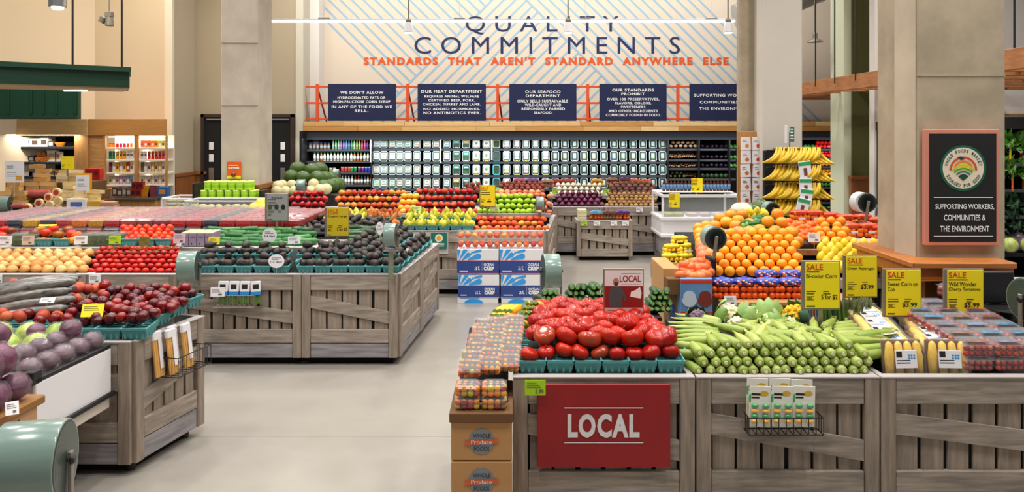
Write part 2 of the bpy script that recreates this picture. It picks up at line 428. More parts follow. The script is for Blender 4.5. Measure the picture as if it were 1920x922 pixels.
m = MB(); m.box(-6.2, -5.85, 12.4, 12.44, 2.655, 2.675); m.build('soffit_lamp', M_lampw, t, M=Matrix.Translation(-t.location+Vector((-.75, .0, 0))))
for x in (-6.7, -5.95): MB().tube([(x, 12.2, 2.95), (x, 12.2, 6.6)], .015).build('hanger_rod', M_black, t, M=off)
# panelled dark green bulkhead
t = thing('bulkhead', 'panelled dark green bulkhead under the canopy above the cheese shelves', 'panel', (U(70, 13.5), 13.5, V(223, 13.5)))
m = MB().box(U(-30, 13.5), U(146, 13.5), 13.5, 13.6, V(223, 13.5), V(140, 13.5)); off = Matrix.Translation(-t.location)
m.build('board', M_green, t, M=off)
for u in (14, 57, 80, 104, 140):
    MB().bbox(U(u, 13.5), U(u+4, 13.5), 13.48, 13.5, V(215, 13.5), V(160, 13.5)).build('batten', M_green, t, M=off)
MB().bbox(U(-30, 13.5), U(146, 13.5), 13.475, 13.5, V(222, 13.5), V(216, 13.5)).build('rail', M_green, t, M=off)
# linear lamp over the wall sign
t = thing('linear_lamp', 'slim white linear lamp hung across the wall title', 'lamp', (U(940, 13), 13, V(40, 13)))
lw = U(1380, 13)-U(505, 13)
MB().box(-lw/2, lw/2, -.03, .03, -.012, .012).build('diffuser', M_lampw, t)
MB().bbox(-lw/2, lw/2, -.035, .035, .012, .035).build('housing', M_white, t)
for f in (-.38, -.09, .18, .45):
    MB().bbox(lw*f-.09, lw*f+.09, -.03, .03, .035, .06).build('driver_box', M_steel, t)
    MB().tube([(lw*f, 0, .05), (lw*f, 0, 2.8)], .003, 5).build('cable', M_white, t)
def spotlamp(u, v, Y, label, name='spot_lamp', power=0):
    t = thing(name, label, 'lamp', P(u, v, Y))
    MB().tube([(0, 0, .1), (0, 0, 6.6-V(v, Y))], .012, 6).build('stem', M_steel, t)
    MB().lathe([(.05, .07), (.055, .1), (.03, .13)], 10).build('collar', M_steel, t)
    b = MB().lathe([(.075, -.1), (.08, -.09), (.06, .03), (.05, .07)], 12).build('lamp_head', M_white, t)
    MB().lathe([(.02, -.112), (.07, -.106), (.072, -.1)], 12).build('lens', M_lampw, b)
for u, lb in ((766, 'white spot lamp on a stem by the letter C'), (1065, 'white spot lamp on a stem by the letter M'), (1365, 'white spot lamp on a stem beside the column')): 
    spotlamp(u, 50, 12.9, lb)
t = thing('spot_lamp', 'grey twin spot lamp hung above the green canopy', 'lamp', P(205, 38, 12.5))
MB().tube([(0, 0, .1), (0, 0, 3)], .012, 6).build('stem', M_steel, t)
MB().bbox(-.05, .05, -.05, .05, .05, .13).build('junction_box', M_steel, t)
MB().lathe([(.06, -.09), (.065, -.08), (.055, .05)], 12).build('lamp_head', M_steel, t)
MB().lathe([(.05, -.06), (.055, .03)], 12, Matrix.Translation((-.1, 0, .02)) @ Matrix.Rotation(.5, 4, 'Y')).build('lamp_head', M_steel, t)
t = thing('downlight', 'chrome cylinder downlight at the top of the cream wall', 'lamp', P(108, 12, 11))
MB().lathe([(.11, -.01), (.115, 0), (.115, .5)], 16).build('housing', M_chrome, t)
MB().lathe([(.06, -.045), (.075, -.03), (.08, -.01)], 14).build('lens', M_lampw, t)
MB().tube([(0, 0, .5), (0, 0, 3)], .012, 6).build('stem', M_steel, t)
t = thing('pendant_lamp', 'grey dish pendant lamp beside the far duct', 'lamp', P(1528, 76, 14.5))
MB().tube([(0, 0, .1), (0, 0, 3)], .012, 6).build('stem', M_steel, t)
MB().lathe([(.14, -.03), (.13, 0), (.05, .04), (.05, .12), (.03, .14)], 16).build('shade', M_steel, t)
# round duct
t = thing('air_duct', 'fat silvery air duct high between the columns', 'duct', P(1530, -24, 15.3))
MB().tube([(-1.5, 0, -.62), (-.6, 0, -.27), (0, 0, 0), (1.5, 0, .7), (3, 0, 1.35)], .3, 20).build('duct_skin', mat('galvanised_duct', (200, 200, 200), rough=.3, metal=.8, bump=.4, nscale=6), t)
for q in ((-.6, 0, -.27), (0, 0, 0), (1.2, 0, .56)):
    q = Vector(q); d = Vector((.91, 0, .42)); MB().tube([q-d*.02, q+d*.02], .315, 20).build('duct_ring', M_chrome, t)
# timber trellis hung from rods
t = thing('trellis', 'cedar slatted trellis hung from black rods beside the columns', 'trellis', (5.3, 11, 2.75))
X0, Y0, Y1, zb, zt_ = 5.2, 7.6, 16.6, 2.68, 2.9
off = Matrix.Translation(-t.location)
k = 0; y = Y0
while y < Y1-.1:
    y2 = min(y+1.55, Y1); MB().bbox(X0, X0+.07, y, y2-.01, zb, zt_).build('edge_beam', M_cedar, t, M=off); y = y2
MB().bbox(X0+.07, 9.5, Y1-.07, Y1, zb, zt_).build('end_beam', M_cedar, t, M=off)
MB().bbox(X0+.07, 9.5, Y0, Y0+.07, zb, zt_).build('end_beam', M_cedar, t, M=off)
for i in range(13): MB().bbox(X0+.08, 9.5, Y0+.6+i*.66, Y0+.65+i*.66, zb+.02, zb+.16).build('cross_slat', M_cedar, t, M=off)
for i in range(4): MB().bbox(X0+.8+i*.9, X0+.86+i*.9, Y0+.1, Y1-.1, zb+.1, zb+.2).build('long_slat', M_cedar, t, M=off)
for (u, Y) in ((1529, 13.7), (1565, 12.8), (1604, 12.1), (1654, 11.3), (1902, 8.35)):
    o = MB().tube([(U(u, Y), Y, zt_-.1), (U(u, Y), Y, 6.6)], .011, 6).build('hanger_rod', M_black, t, M=off)
    MB().tube([(U(u, Y), Y, zt_), (U(u, Y), Y, zt_+.04), (U(u, Y), Y, zt_+.06), (U(u, Y), Y, zt_+.1), (U(u, Y), Y, zt_+.3), (U(u, Y), Y, zt_+.36)], [.05, .05, .018, .018, .026, .012], 8).build('turnbuckle', M_black, o)
for (x, Y) in ((6.42, 14.1), (6.3, 13.0)):
    MB().tube([(x, Y, zt_-.1), (x, Y, 6.6)], .009, 6).build('hanger_rod', M_black, t, M=off)
# ---------------------------------------------------------------- builders
def frame_at(name, label, cat, a, b, group=None):
    """an Empty whose local +X runs from floor point a to floor point b (front seen from local -Y); returns it and the width"""
    a = Vector((a[0], a[1], 0)); b = Vector((b[0], b[1], 0)); d = b-a
    return thing(name, label, cat, a, math.atan2(d.y, d.x), group), d.length
def crate_panel(par, x0, x1, z0, z1, y=0, kick=True, nsl=5, brace=1, M=None, double=False, seed=0):
    """slatted crate side in the local XZ plane, boards standing proud towards -Y"""
    rr = random.Random(seed); h = z1-z0; pw = .075
    k = .13 if kick else 0
    B = lambda *a: MB().bbox(*a, .004)
    B(x0, x0+pw, y-.028, y+.01, z0-.0, z1).build('post', M_wv, par, M=M)
    B(x1-pw, x1, y-.028, y+.01, z0-.0, z1).build('post', M_wv, par, M=M)
    a, b = x0+pw+.002, x1-pw-.002
    B(a, b, y-.024, y+.008, z1-.135, z1).build('top_rail', M_wh, par, M=M)
    if kick: B(a, b, y-.02, y+.008, z0, z0+k-.006).build('kick_board', M_wk, par, M=M)
    r0 = z0+k; r1 = r0+.118
    B(a, b, y-.024, y+.008, r0, r1).build('bottom_rail', M_wh, par, M=M)
    m = MB(); s = (b-a)/nsl
    for i in range(nsl): m.bbox(a+i*s+.006+rr.uniform(0, .006), a+(i+1)*s-.006-rr.uniform(0, .01), y-.004, y+.014, r1-.02, z1-.12, .002)
    m.build('slat_panel', M_wv, par, M=M)
    if brace:
        bh = .105; t0, t1 = (z1-.185, r1+.05+bh) if brace > 0 else (r1+.05+bh, z1-.185)
        MB().prism([(a, t0-bh), (b, t1-bh), (b, t1), (a, t0)], y-.02, y-.004, M=M).build('brace', M_wh, par, M=M)
def crate(label, a, b, ztop=.79, zbot=.065, depth=.9, sides='', nsl=5, kick=True, brace=1, name='display_crate', side_brace=-1, seed=0, side_panels=1):
    t, wd = frame_at(name, label, 'crate', a, b)
    MB().box(.02, wd-.02, .012, depth, zbot, ztop-.1).build('inner_bin', M_blackm, t)
    MB().box(.05, wd-.05, .06, depth-.02, 0, zbot).build('plinth', M_blackm, t)
    crate_panel(t, 0, wd, zbot, ztop, 0, kick, nsl, brace, seed=seed)
    m = MB(); m.bbox(0, wd, -.03, .03, ztop-.004, ztop+.006, .002); m.bbox(0, .03, .03, depth, ztop-.05, ztop+.006, .002); m.bbox(wd-.03, wd, .03, depth, ztop-.05, ztop+.006, .002)
    m.build('rim_board', M_shelfw, t)
    if 'R' in sides:
        for k in range(side_panels):
            M = Matrix.Translation((wd, k*depth/side_panels, 0)) @ Matrix.Rotation(PI/2, 4, 'Z')
            crate_panel(t, .0+.01*(k > 0), depth/side_panels, zbot, ztop, 0, kick, 4, side_brace, M=M, seed=seed+5+k)
        for yy in (.12, depth-.12): MB().lathe([(.03, 0), (.03, zbot)], 10).build('caster', M_black, t, loc=(wd-.08, yy, 0))
    if 'L' in sides:
        M = Matrix.Translation((0, depth, 0)) @ Matrix.Rotation(-PI/2, 4, 'Z')
        crate_panel(t, 0, depth, zbot, ztop, 0, kick, 4, side_brace, M=M, seed=seed+9)
    return t, wd
def riser(par, pts_front, pts_back, thick, mt=None, name='sloped_deck', ground=None):
    """sloped deck under a pile, in the parent's local space; down to height ground at both ends"""
    mt = mt or M_blackm; inv = par.matrix_basis.inverted()
    (a0, a1), (b0, b1) = [[Vector(q) for q in p] for p in (pts_front, pts_back)]
    g = ground if ground is not None else min(a0.z, a1.z)-thick-.02
    top = [q-Vector((0, 0, thick)) for q in (a0, a1, b1, b0)]
    low = [Vector((q.x, q.y, g)) for q in top]
    m = MB(); m.add([inv @ q for q in top+low], [(0, 1, 2, 3), (7, 6, 5, 4), (0, 4, 5, 1), (1, 5, 6, 2), (2, 6, 7, 3), (3, 7, 4, 0)])
    return m.build(name, mt, par)
def basket(w=.14, d=.14, h=.075, name='pulp_basket', mt=None):
    """ribbed teal pulp basket, open top, origin at its base"""
    m = MB(); t = .012
    def ring(f, z, s=0): return [(-w/2*f+s, -d/2*f+s, z), (w/2*f-s, -d/2*f+s, z), (w/2*f-s, d/2*f-s, z), (-w/2*f+s, d/2*f-s, z)]
    vs = ring(.82, 0)+ring(1, h-.012)+ring(1.05, h-.012)+ring(1.05, h)+ring(.96, h)+ring(.8, .01)
    fs = [(3, 2, 1, 0)]
    for r in range(5):
        for k in range(4): fs.append((r*4+k, r*4+(k+1) % 4, r*4+4+(k+1) % 4, r*4+4+k))
    fs.append((20, 21, 22, 23)); m.add(vs, fs)
    for i in range(4):       # ribs on the front and both sides
        x = -w*.36+i*w*.24
        m.prism([(x-.006, .008), (x+.006, .008), (x+.007, h-.014), (x-.007, h-.014)], -d*.475, -d*.42)
        y = -d*.36+i*d*.24
        m.box(-w*.47, w*.47, y-.006, y+.006, .02, h-.016)
    return m.build(name, mt or M_teal)
def wire_rack(t, w, d, h, n=9, mt=None, r=.0025):
    mt = mt or M_black
    m = MB()
    for z in (0, h): m.tube([(-w/2, 0, z), (-w/2, -d, z), (w/2, -d, z), (w/2, 0, z)], r*1.3, 6)
    m.tube([(-w/2, 0, 0), (w/2, 0, 0)], r*1.3, 6)
    for i in range(n):
        x = -w/2+w*i/(n-1); m.tube([(x, 0, 0), (x, -d, 0), (x, -d, h)], r, 5)
    for y in (-d*.33, -d*.66):
        for x in (-w/2, w/2): m.tube([(x, y, 0), (x, y, h)], r, 5)
    for x in (-w*.3, w*.3): m.tube([(x, 0, 0), (x, .012, h+.05)], r*1.5, 6)
    return m.build('wire_frame', mt, t)
def lines_print(m, x0, x1, z0, z1, n, y, rr, th=.35, ragged=.4):
    """rows of unreadable small print"""
    for i in range(n):
        z = z1-(i+.5)*(z1-z0)/n; hh = (z1-z0)/n*th/2
        m.rect(x0, x0+(x1-x0)*rr.uniform(1-ragged, 1), z-hh, z+hh, y)
def sale_sign(label, u0, u1, v0, v1, Y, title=('',), price='', stem_v=None, sale='SALE', stem_u=None, tilt=0, group=None, yel=None, frame=True, stemw=.012):
    """yellow price card in a steel frame on a post"""
    w_, h_ = (u1-u0)*Y/F, (v1-v0)*Y/F; base = P((u0+u1)/2, v1, Y)
    t = thing('sale_sign', label, 'sign', base, tilt, group)
    if frame:
        MB().bbox(-w_/2, w_/2, -.006, .006, 0, h_, .003).build('sign_frame', M_steel, t)
    e = .045*w_
    MB().bbox(-w_/2+e*2, w_/2-e*.6, -.009, -.002, e, h_-e*.8, .001).build('card', yel or M_yel, t)
    rr = random.Random(int(u0)); m = MB(); y = -.0105
    X = lambda f: -w_/2+w_*f; Z = lambda f: h_*(1-f)
    if sale:
        MB().text(sale, X(.12), X(.55), Z(.19), Z(.07), y, .012).build('sale_lettering', M_red, t)
    z = .27
    lines_print(m, X(.12), X(.62), Z(.25), Z(.2), 1, y, rr, .35)
    for ln in title:
        m.text(ln, X(.12), X(min(.9, .12+.062*len(ln))), Z(z+.085), Z(z), y, .01); z += .11
    lines_print(m, X(.12), X(.4), Z(.7), Z(.6), 2, y, rr, .3); lines_print(m, X(.55), X(.75), Z(.7), Z(.6), 2, y, rr, .3)
    m.rect(X(.12), X(.32), Z(.735), Z(.725), y); m.rect(X(.12), X(.32), Z(.80), Z(.79), y); lines_print(m, X(.14), X(.3), Z(.785), Z(.74), 2, y, rr, .4)
    if not title: lines_print(m, X(.12), X(.7), Z(.47), Z(.29), 2, y, rr, .35)
    if price == '-': lines_print(m, X(.5), X(.8), Z(.8), Z(.69), 1, y, rr, .5)
    elif price: m.text(price, X(.5), X(min(.92, .5+.075*len(price))), Z(.8), Z(.69), y, .02)
    lines_print(m, X(.12), X(.35), Z(.95), Z(.9), 1, y, rr, .5); 
    m.build('lettering', M_blk, t)
    if stem_v:
        zz = -(stem_v-v1)*Y/F; xx = ((stem_u or (u0+u1)/2)-(u0+u1)/2)*Y/F
        MB().bbox(xx-stemw, xx+stemw, -.005, .008, zz, .01, .002).build('post', M_steel, t)
    return t
def price_tag(label, u0, u1, v0, v1, Y, mt, rz=0, lean=.15, post=0, round_=False, txt=None, group=None, name='price_tag'):
    w_, h_ = (u1-u0)*Y/F, (v1-v0)*Y/F
    t = thing(name, label, 'price tag', P((u0+u1)/2, v1, Y), rz, group); rr = random.Random(int(u0*7+v0))
    M = Matrix.Rotation(-lean, 4, 'X')
    if round_:
        m = MB(); n = 24
        m.add([(math.cos(2*PI*k/n)*w_/2, yy, h_/2+math.sin(2*PI*k/n)*h_/2) for yy in (-.002, .002) for k in range(n)], [tuple(range(n)), tuple(range(n, 2*n))[::-1]]+[(k, (k+1) % n, n+(k+1) % n, n+k) for k in range(n)])
        m.build('card', mt, t, M=M)
    else: MB().bbox(-w_/2, w_/2, -.002, .002, 0, h_, .0008).build('card', mt, t, M=M)
    m = MB()
    if round_:
        m.text(txt or '3-4 days', -w_*.36, w_*.36, h_*.36, h_*.52, -.0035, .02); lines_print(m, -w_*.3, w_*.3, h_*.58, h_*.8, 2, -.0035, rr, .3)
    else:
        lines_print(m, -w_*.4, w_*.35, h_*.45, h_*.85, 3, -.0035, rr, .3); m.rect(w_*.05, w_*.3, h_*.15, h_*.32, -.0035) if not txt else m.text(txt, 0, w_*.4, h_*.12, h_*.4, -.0035, .02)
    m.build('print', mat('grey_print', (96, 92, 84), rough=.8), t, M=M)
    if post: MB().tube([(0, .004, -post), (0, .004, h_*.2)], .004, 6).build('clear_stem', M_glass, t)
    return t
M_film = mat('green_film_roll', (126, 150, 140), rough=.22, noise=.15, nscale=4, stretch=(1, 10, 10), coat=.6)
M_filmend = mat('film_roll_end', (52, 68, 62), rough=.4, coat=.2)
def bag_roll(label, loc, r=.1, w_=.14, rz=0, stand=.0, hang=True, disc=False):
    """roll of produce bags on a steel holder; axis along local X, origin at the axis"""
    t = thing('bag_roll', label, 'bag roll', loc, rz)
    RY = Matrix.Rotation(PI/2, 4, 'Y')
    o = MB().lathe([(r*.985, -w_/2), (r, -w_/2+.006), (r, w_/2-.006), (r*.985, w_/2)], 32, RY).build('film_roll', M_film, t, smooth=False)
    for f in o.data.polygons:
        if len(f.vertices) == 4: f.use_smooth = True
    for s in (-1, 1):
        m = MB()
        for k in range(9):
            q = r*(.96-.095*k); m.lathe([(q, 0), (q-.008, .0025+.0004*k)], 28, Matrix.Translation((s*w_/2, 0, 0)) @ Matrix.Rotation(s*PI/2, 4, 'Y'))
        m.build('roll_end', M_filmend, t)
        a = s*(w_/2+.016)
        MB().bbox(a-.006, a+.006, -.014, .014, -r*1.35, .03, .002).build('holder_arm', M_steel, t)
        MB().lathe([(.018, 0), (.02, .004), (.012, .014)], 12, Matrix.Translation((a, 0, 0)) @ Matrix.Rotation(s*PI/2, 4, 'Y')).build('axle_knob', M_black, t)
    MB().tube([(-w_/2-.02, 0, 0), (w_/2+.02, 0, 0)], .008, 8).build('axle', M_black, t)
    MB().bbox(-w_/2-.02, w_/2+.02, -.02, .02, -r*1.35-.01, -r*1.35, .002).build('holder_base', M_steel, t)
    if hang: MB().add([(-w_*.4, -r*.6, -r*.8), (w_*.4, -r*.6, -r*.8), (w_*.36, -r*.75, -r*1.45), (-w_*.4, -r*.7, -r*1.35)], [(0, 1, 2, 3)]).build('loose_bag_end', M_plastic2, t)
    if stand: MB().bbox(-.02, .02, -.012, .012, -r*1.35-stand, -r*1.35, .003).build('stand_post', mat('olive_steel_post', (120, 124, 100), rough=.5), t)
    return t
# ------------------------------------------------------------ produce shapes
def fruit(name, mt, rx=.04, rz=.038, dimple=.12, cat='fruit', nu=14, nv=10, stem=False, fn=None, lobes=0):
    m = MB()
    def f(d):
        q = d.copy()
        if dimple and q.z > .5: q.z -= dimple*((q.z-.5)/.5)**2*1.6
        if dimple and q.z < -.6: q.z += dimple*.6*((-q.z-.6)/.4)**2
        if lobes:
            a = math.atan2(q.y, q.x); k = 1+.05*math.cos(lobes*a)*(1-abs(q.z)*.2); q.x *= k; q.y *= k
        return fn(q) if fn else q
    m.ell((0, 0, 0), (rx, rx, rz), nu, nv, f)
    mats = [mt]
    if stem:
        m.m = 1; m.tube([(0, 0, rz*.75), (.004, 0, rz*1.18)], [.003, .0025], 5); mats.append(mat('stem_brown', (84, 66, 34), rough=.8))
    o = m.build(name, mats, smooth=True); tag(o, name, cat); return o
def pearf(d):
    q = d.copy(); t = (q.z+1)/2
    s = 1-.55*max(0, t-.42)/.58 if t > .42 else 1
    return Vector((q.x*s, q.y*s, q.z*1.0))
def avof(d):
    q = d.copy(); t = (q.z+1)/2; s = 1-.33*max(0, t-.4)/.6
    return Vector((q.x*s, q.y*s, q.z))
def onionf(d):
    q = d.copy()
    if q.z > .86: q.z += (q.z-.86)*1.6
    return q
def lemonf(d):
    q = d.copy()
    if abs(q.z) > .85: q.z += math.copysign((abs(q.z)-.85)*1.3, q.z)
    return q
# ================================================================ back refrigerated case, sign rail
YC = 16.0
x0c, x1c = U(570, YC), U(1596, YC)
case = thing('refrigerated_case', 'long black open refrigerated case with pine fascia under the navy signs', 'refrigerated case', (0, YC, 0))
off = Matrix.Translation((0, -YC, 0))
zf0, zf1, zh0 = V(245.5, YC), V(227.5, YC), V(262, YC)
MB().bbox(x0c, x1c, YC, WB-.05, zf0, zf1-.01).build('case_top', M_blackm, case, M=off)
MB().bbox(x0c, x1c, YC-.02, YC+.12, zh0, zf0, .004).build('header', M_navyhdr, case, M=off)
MB().bbox(x0c, x1c, WB-.12, WB-.05, .2, zf0).build('back_panel', M_blackm, case, M=off)
for xx in (x0c, x1c-.05): MB().bbox(xx, xx+.05, YC-.35, WB-.05, 0, zf0).build('end_panel', M_black, case, M=off)
MB().bbox(x0c, x1c, YC-.35, WB-.05, 0, .32).build('base', M_blackm, case, M=off)
mt_b = mat('fascia_pine', (220, 170, 100), rough=.55, noise=.2, nscale=3, stretch=(1.2, 6, 14), cols=[(238, 196, 134), (214, 158, 88), (196, 138, 70), (232, 186, 118), (240, 204, 146)])
for row, (va, vb) in enumerate(((245.5, 236.5), (236.5, 227.5))):
    x = x0c
    while x < x1c:
        x2 = min(x+R.uniform(.7, 1.9), x1c); MB().bbox(x, x2-.004, YC-.05, YC, V(va, YC), V(vb, YC)-.004, .003).build('fascia_board', mt_b, case, M=off); x = x2
lamp = bpy.data.lights.new('case_strip_light', 'AREA'); lamp.shape = 'RECTANGLE'; lamp.size = 11; lamp.size_y = .05; lamp.energy = 46; lamp.color = (.93, .98, 1)
lo_ = bpy.data.objects.new('case_strip_light', lamp); C.objects.link(lo_); lo_.location = (1.2, YC-.3, zh0+.03); lo_.rotation_euler = (.12, 0, 0)
# shelves: (v of front edge, u0, u1, forward)
SHV = [(282, 570, 697, 0), (304, 570, 697, -.04), (325.5, 570, 697, -.08), (348.5, 570, 697, -.12), (371, 570, 697, -.16),
       (281, 698, 1251, 0), (305.5, 698, 1251, -.05), (331, 698, 1251, -.1), (356, 698, 1251, -.15), (382, 698, 1251, -.2),
       (281, 1252, 1381, 0), (301, 1252, 1381, -.04), (317, 1252, 1381, -.08), (337, 1252, 1381, -.12),
       (281, 1505, 1594, 0), (298, 1505, 1594, -.03), (314, 1505, 1594, -.06), (333, 1505, 1594, -.1), (353, 1505, 1594, -.13), (381, 1505, 1594, -.2), (394, 1505, 1594, -.24)]
for (v, u0, u1, fw) in SHV:
    y = YC+.06+fw
    o = MB().bbox(U(u0, y)+.01, U(u1, y)-.01, y, WB-.15, V(v, y), V(v, y)+.022, .003).build('shelf', M_blackm, case, M=off)
    MB().bbox(U(u0, y)+.02, U(u1, y)-.02, y-.012, y, V(v+1.5, y), V(v-2.2, y), .002).build('price_channel', mat('grey_channel', (66, 68, 76), rough=.5), o, M=off)
# tall partitions between the departments
for u in (697.5, 1251.5, 1309, 1366): MB().bbox(U(u, YC)-.012, U(u, YC)+.012, YC-.1, WB-.15, .3, zh0).build('divider', M_black, case, M=off)
# ---------------- bottles and jars
def bottle(name, label, h, r, neck, capm, bodym, labm, cat='bottle'):
    t = thing(name, label, cat)
    MB().lathe([(r*.95, 0), (r, .01), (r, h*.62), (r*.55, h*.78), (neck, h*.84), (neck, h*.9)], 10).build('bottle_body', bodym, t, smooth=True)
    MB().lathe([(neck*1.25, h*.86), (neck*1.3, h), (neck*1.1, h*1.0)], 10).build('cap', capm, t)
    MB().lathe([(r*1.02, h*.14), (r*1.02, h*.55)], 10).build('wrap_label', labm, t, smooth=True)
    return t
CAPS = [(30, 160, 60), (40, 170, 70), (20, 150, 60), (50, 180, 80), (40, 170, 190), (60, 150, 220), (50, 150, 230), (40, 170, 90), (40, 150, 70), (240, 110, 30), (240, 130, 30), (240, 180, 30), (230, 200, 40), (110, 30, 150), (120, 40, 160)]
BODS = [(150, 210, 160), (150, 210, 160), (160, 220, 170), (180, 130, 210), (170, 130, 220), (90, 170, 220), (90, 150, 220), (60, 160, 80), (200, 230, 210), (170, 210, 60), (180, 220, 70), (240, 80, 140), (230, 80, 140), (100, 30, 150), (120, 40, 160)]
mw = mat('white_bottle_label', (226, 232, 226), rough=.5)
mglass = lambda c: mat('juice_%d_%d_%d' % c, c, rough=.2, spec=.6)
y = YC+.13
for k in range(15):
    u = 625+k*(694-625)/14
    t = bottle('juice_bottle', f'slim juice bottle on the top shelf, {nth(k)} from the blue jars', .19, .021, .011, mglass(CAPS[k]), mglass(BODS[k]), mglass(tuple(min(255, int(q*.7+70)) for q in BODS[k])))
    t['group'] = 'juice bottles on the top shelf'; t.location = (U(u, y), y, V(282, YC+.06)+.023)
pj = bottle('dressing_jar', 'x', .135, .03, .022, mat('navy_cap', (30, 44, 110), rough=.4), mat('jar_brown', (150, 120, 90), rough=.3), mat('jar_label', (180, 190, 210), rough=.5), 'jar')
for k in range(7): place(pj, (U(575+k*6.9, y), y, V(282, YC+.06)+.023), (0, 0, 0), f'short jar with navy lid on the top shelf, {nth(k)} from the case end', 'navy lidded jars on the top shelf')
y = YC+.09
pw = bottle('dressing_bottle', 'x', .175, .026, .012, mat('green_cap', (40, 120, 60), rough=.4), mat('pale_dressing', (214, 214, 196), rough=.25), mw)
po = bottle('dressing_bottle', 'x', .175, .026, .012, mat('green_cap', (40, 120, 60), rough=.4), mat('amber_dressing', (190, 110, 40), rough=.25), mw)
for k in range(17):
    pr = po if k in (2, 12, 13, 14) else pw
    place(pr, (U(590+k*6.25, y), y, V(304, YC+.02)+.023), (0, 0, 0), f'{"amber" if pr is po else "pale"} dressing bottle on the second shelf, {nth(k)} from the case end', 'dressing bottles on the second shelf')
y = YC+.05
def can(name, col, h, r, top=(200, 200, 205)):
    t = thing(name, 'x', 'tub'); MB().lathe([(r*.9, 0), (r, h*.1), (r, h*.88), (r*.93, h*.9)], 10).build('tub_body', mglass(col), t, smooth=True)
    MB().lathe([(r*1.04, h*.88), (r*1.04, h), (r*.9, h*1.02)], 10).build('lid', mglass(top), t); return t
cans = [((170, 60, 50), 642, 3, (220, 140, 130)), ((30, 130, 70), 660, 2, (210, 220, 210)), ((120, 40, 110), 674, 2, (220, 210, 220)), ((30, 70, 200), 687, 2, (220, 225, 235))]
k = 0
for col, u, n, tp in cans:
    pc = can('dip_tub', col, .11, .03, tp)
    for j in range(n): place(pc, (U(u+j*6.4, y), y, V(325.5, YC-.02)+.023), (0, 0, 0), f'small lidded tub on the third shelf, {nth(k)} from the watermelons', 'lidded tubs on the third shelf'); k += 1
pc = can('dip_tub', (130, 140, 50), .09, .03)
for j in range(2): place(pc, (U(620+j*7, y), y, V(325.5, YC-.02)+.023), (0, 0, 0), f'olive tub behind the watermelons on the third shelf, {"far" if j else "near"} side', None)
y = YC+.01
seq = [((225, 228, 235), (200, 205, 215))]*4+[((230, 110, 30), (120, 70, 40))]*2+[((30, 110, 200), (90, 90, 100))]*2+[((220, 130, 50), (190, 160, 110))]*2
for k, (cc, bb) in enumerate(seq):
    u = 642+k*6.1 if k < 8 else 690+(k-8)*6
    t = bottle('sauce_bottle', f'sauce bottle on the fourth shelf, {nth(k)} from the watermelons', .18, .024, .011, mglass(cc), mglass(bb), mw); t['group'] = 'sauce bottles on the fourth shelf'
    t.location = (U(u, y), y, V(348.5, YC-.06)+.023)
y = YC-.03
seq = [(225, 225, 230), (240, 150, 30), (60, 90, 200), (235, 170, 40), (225, 225, 225), (200, 150, 90), (210, 120, 60), (220, 190, 120)]
for k, cc in enumerate(seq):
    t = bottle('sauce_bottle', f'sauce bottle on the lowest bottle shelf, {nth(k)} from the watermelons', .15, .024, .011, mglass(cc), mglass((205, 200, 190)), mw); t['group'] = 'sauce bottles on the lowest shelf'
    t.location = (U(645+k*7, y), y, V(371, YC-.1)+.023)
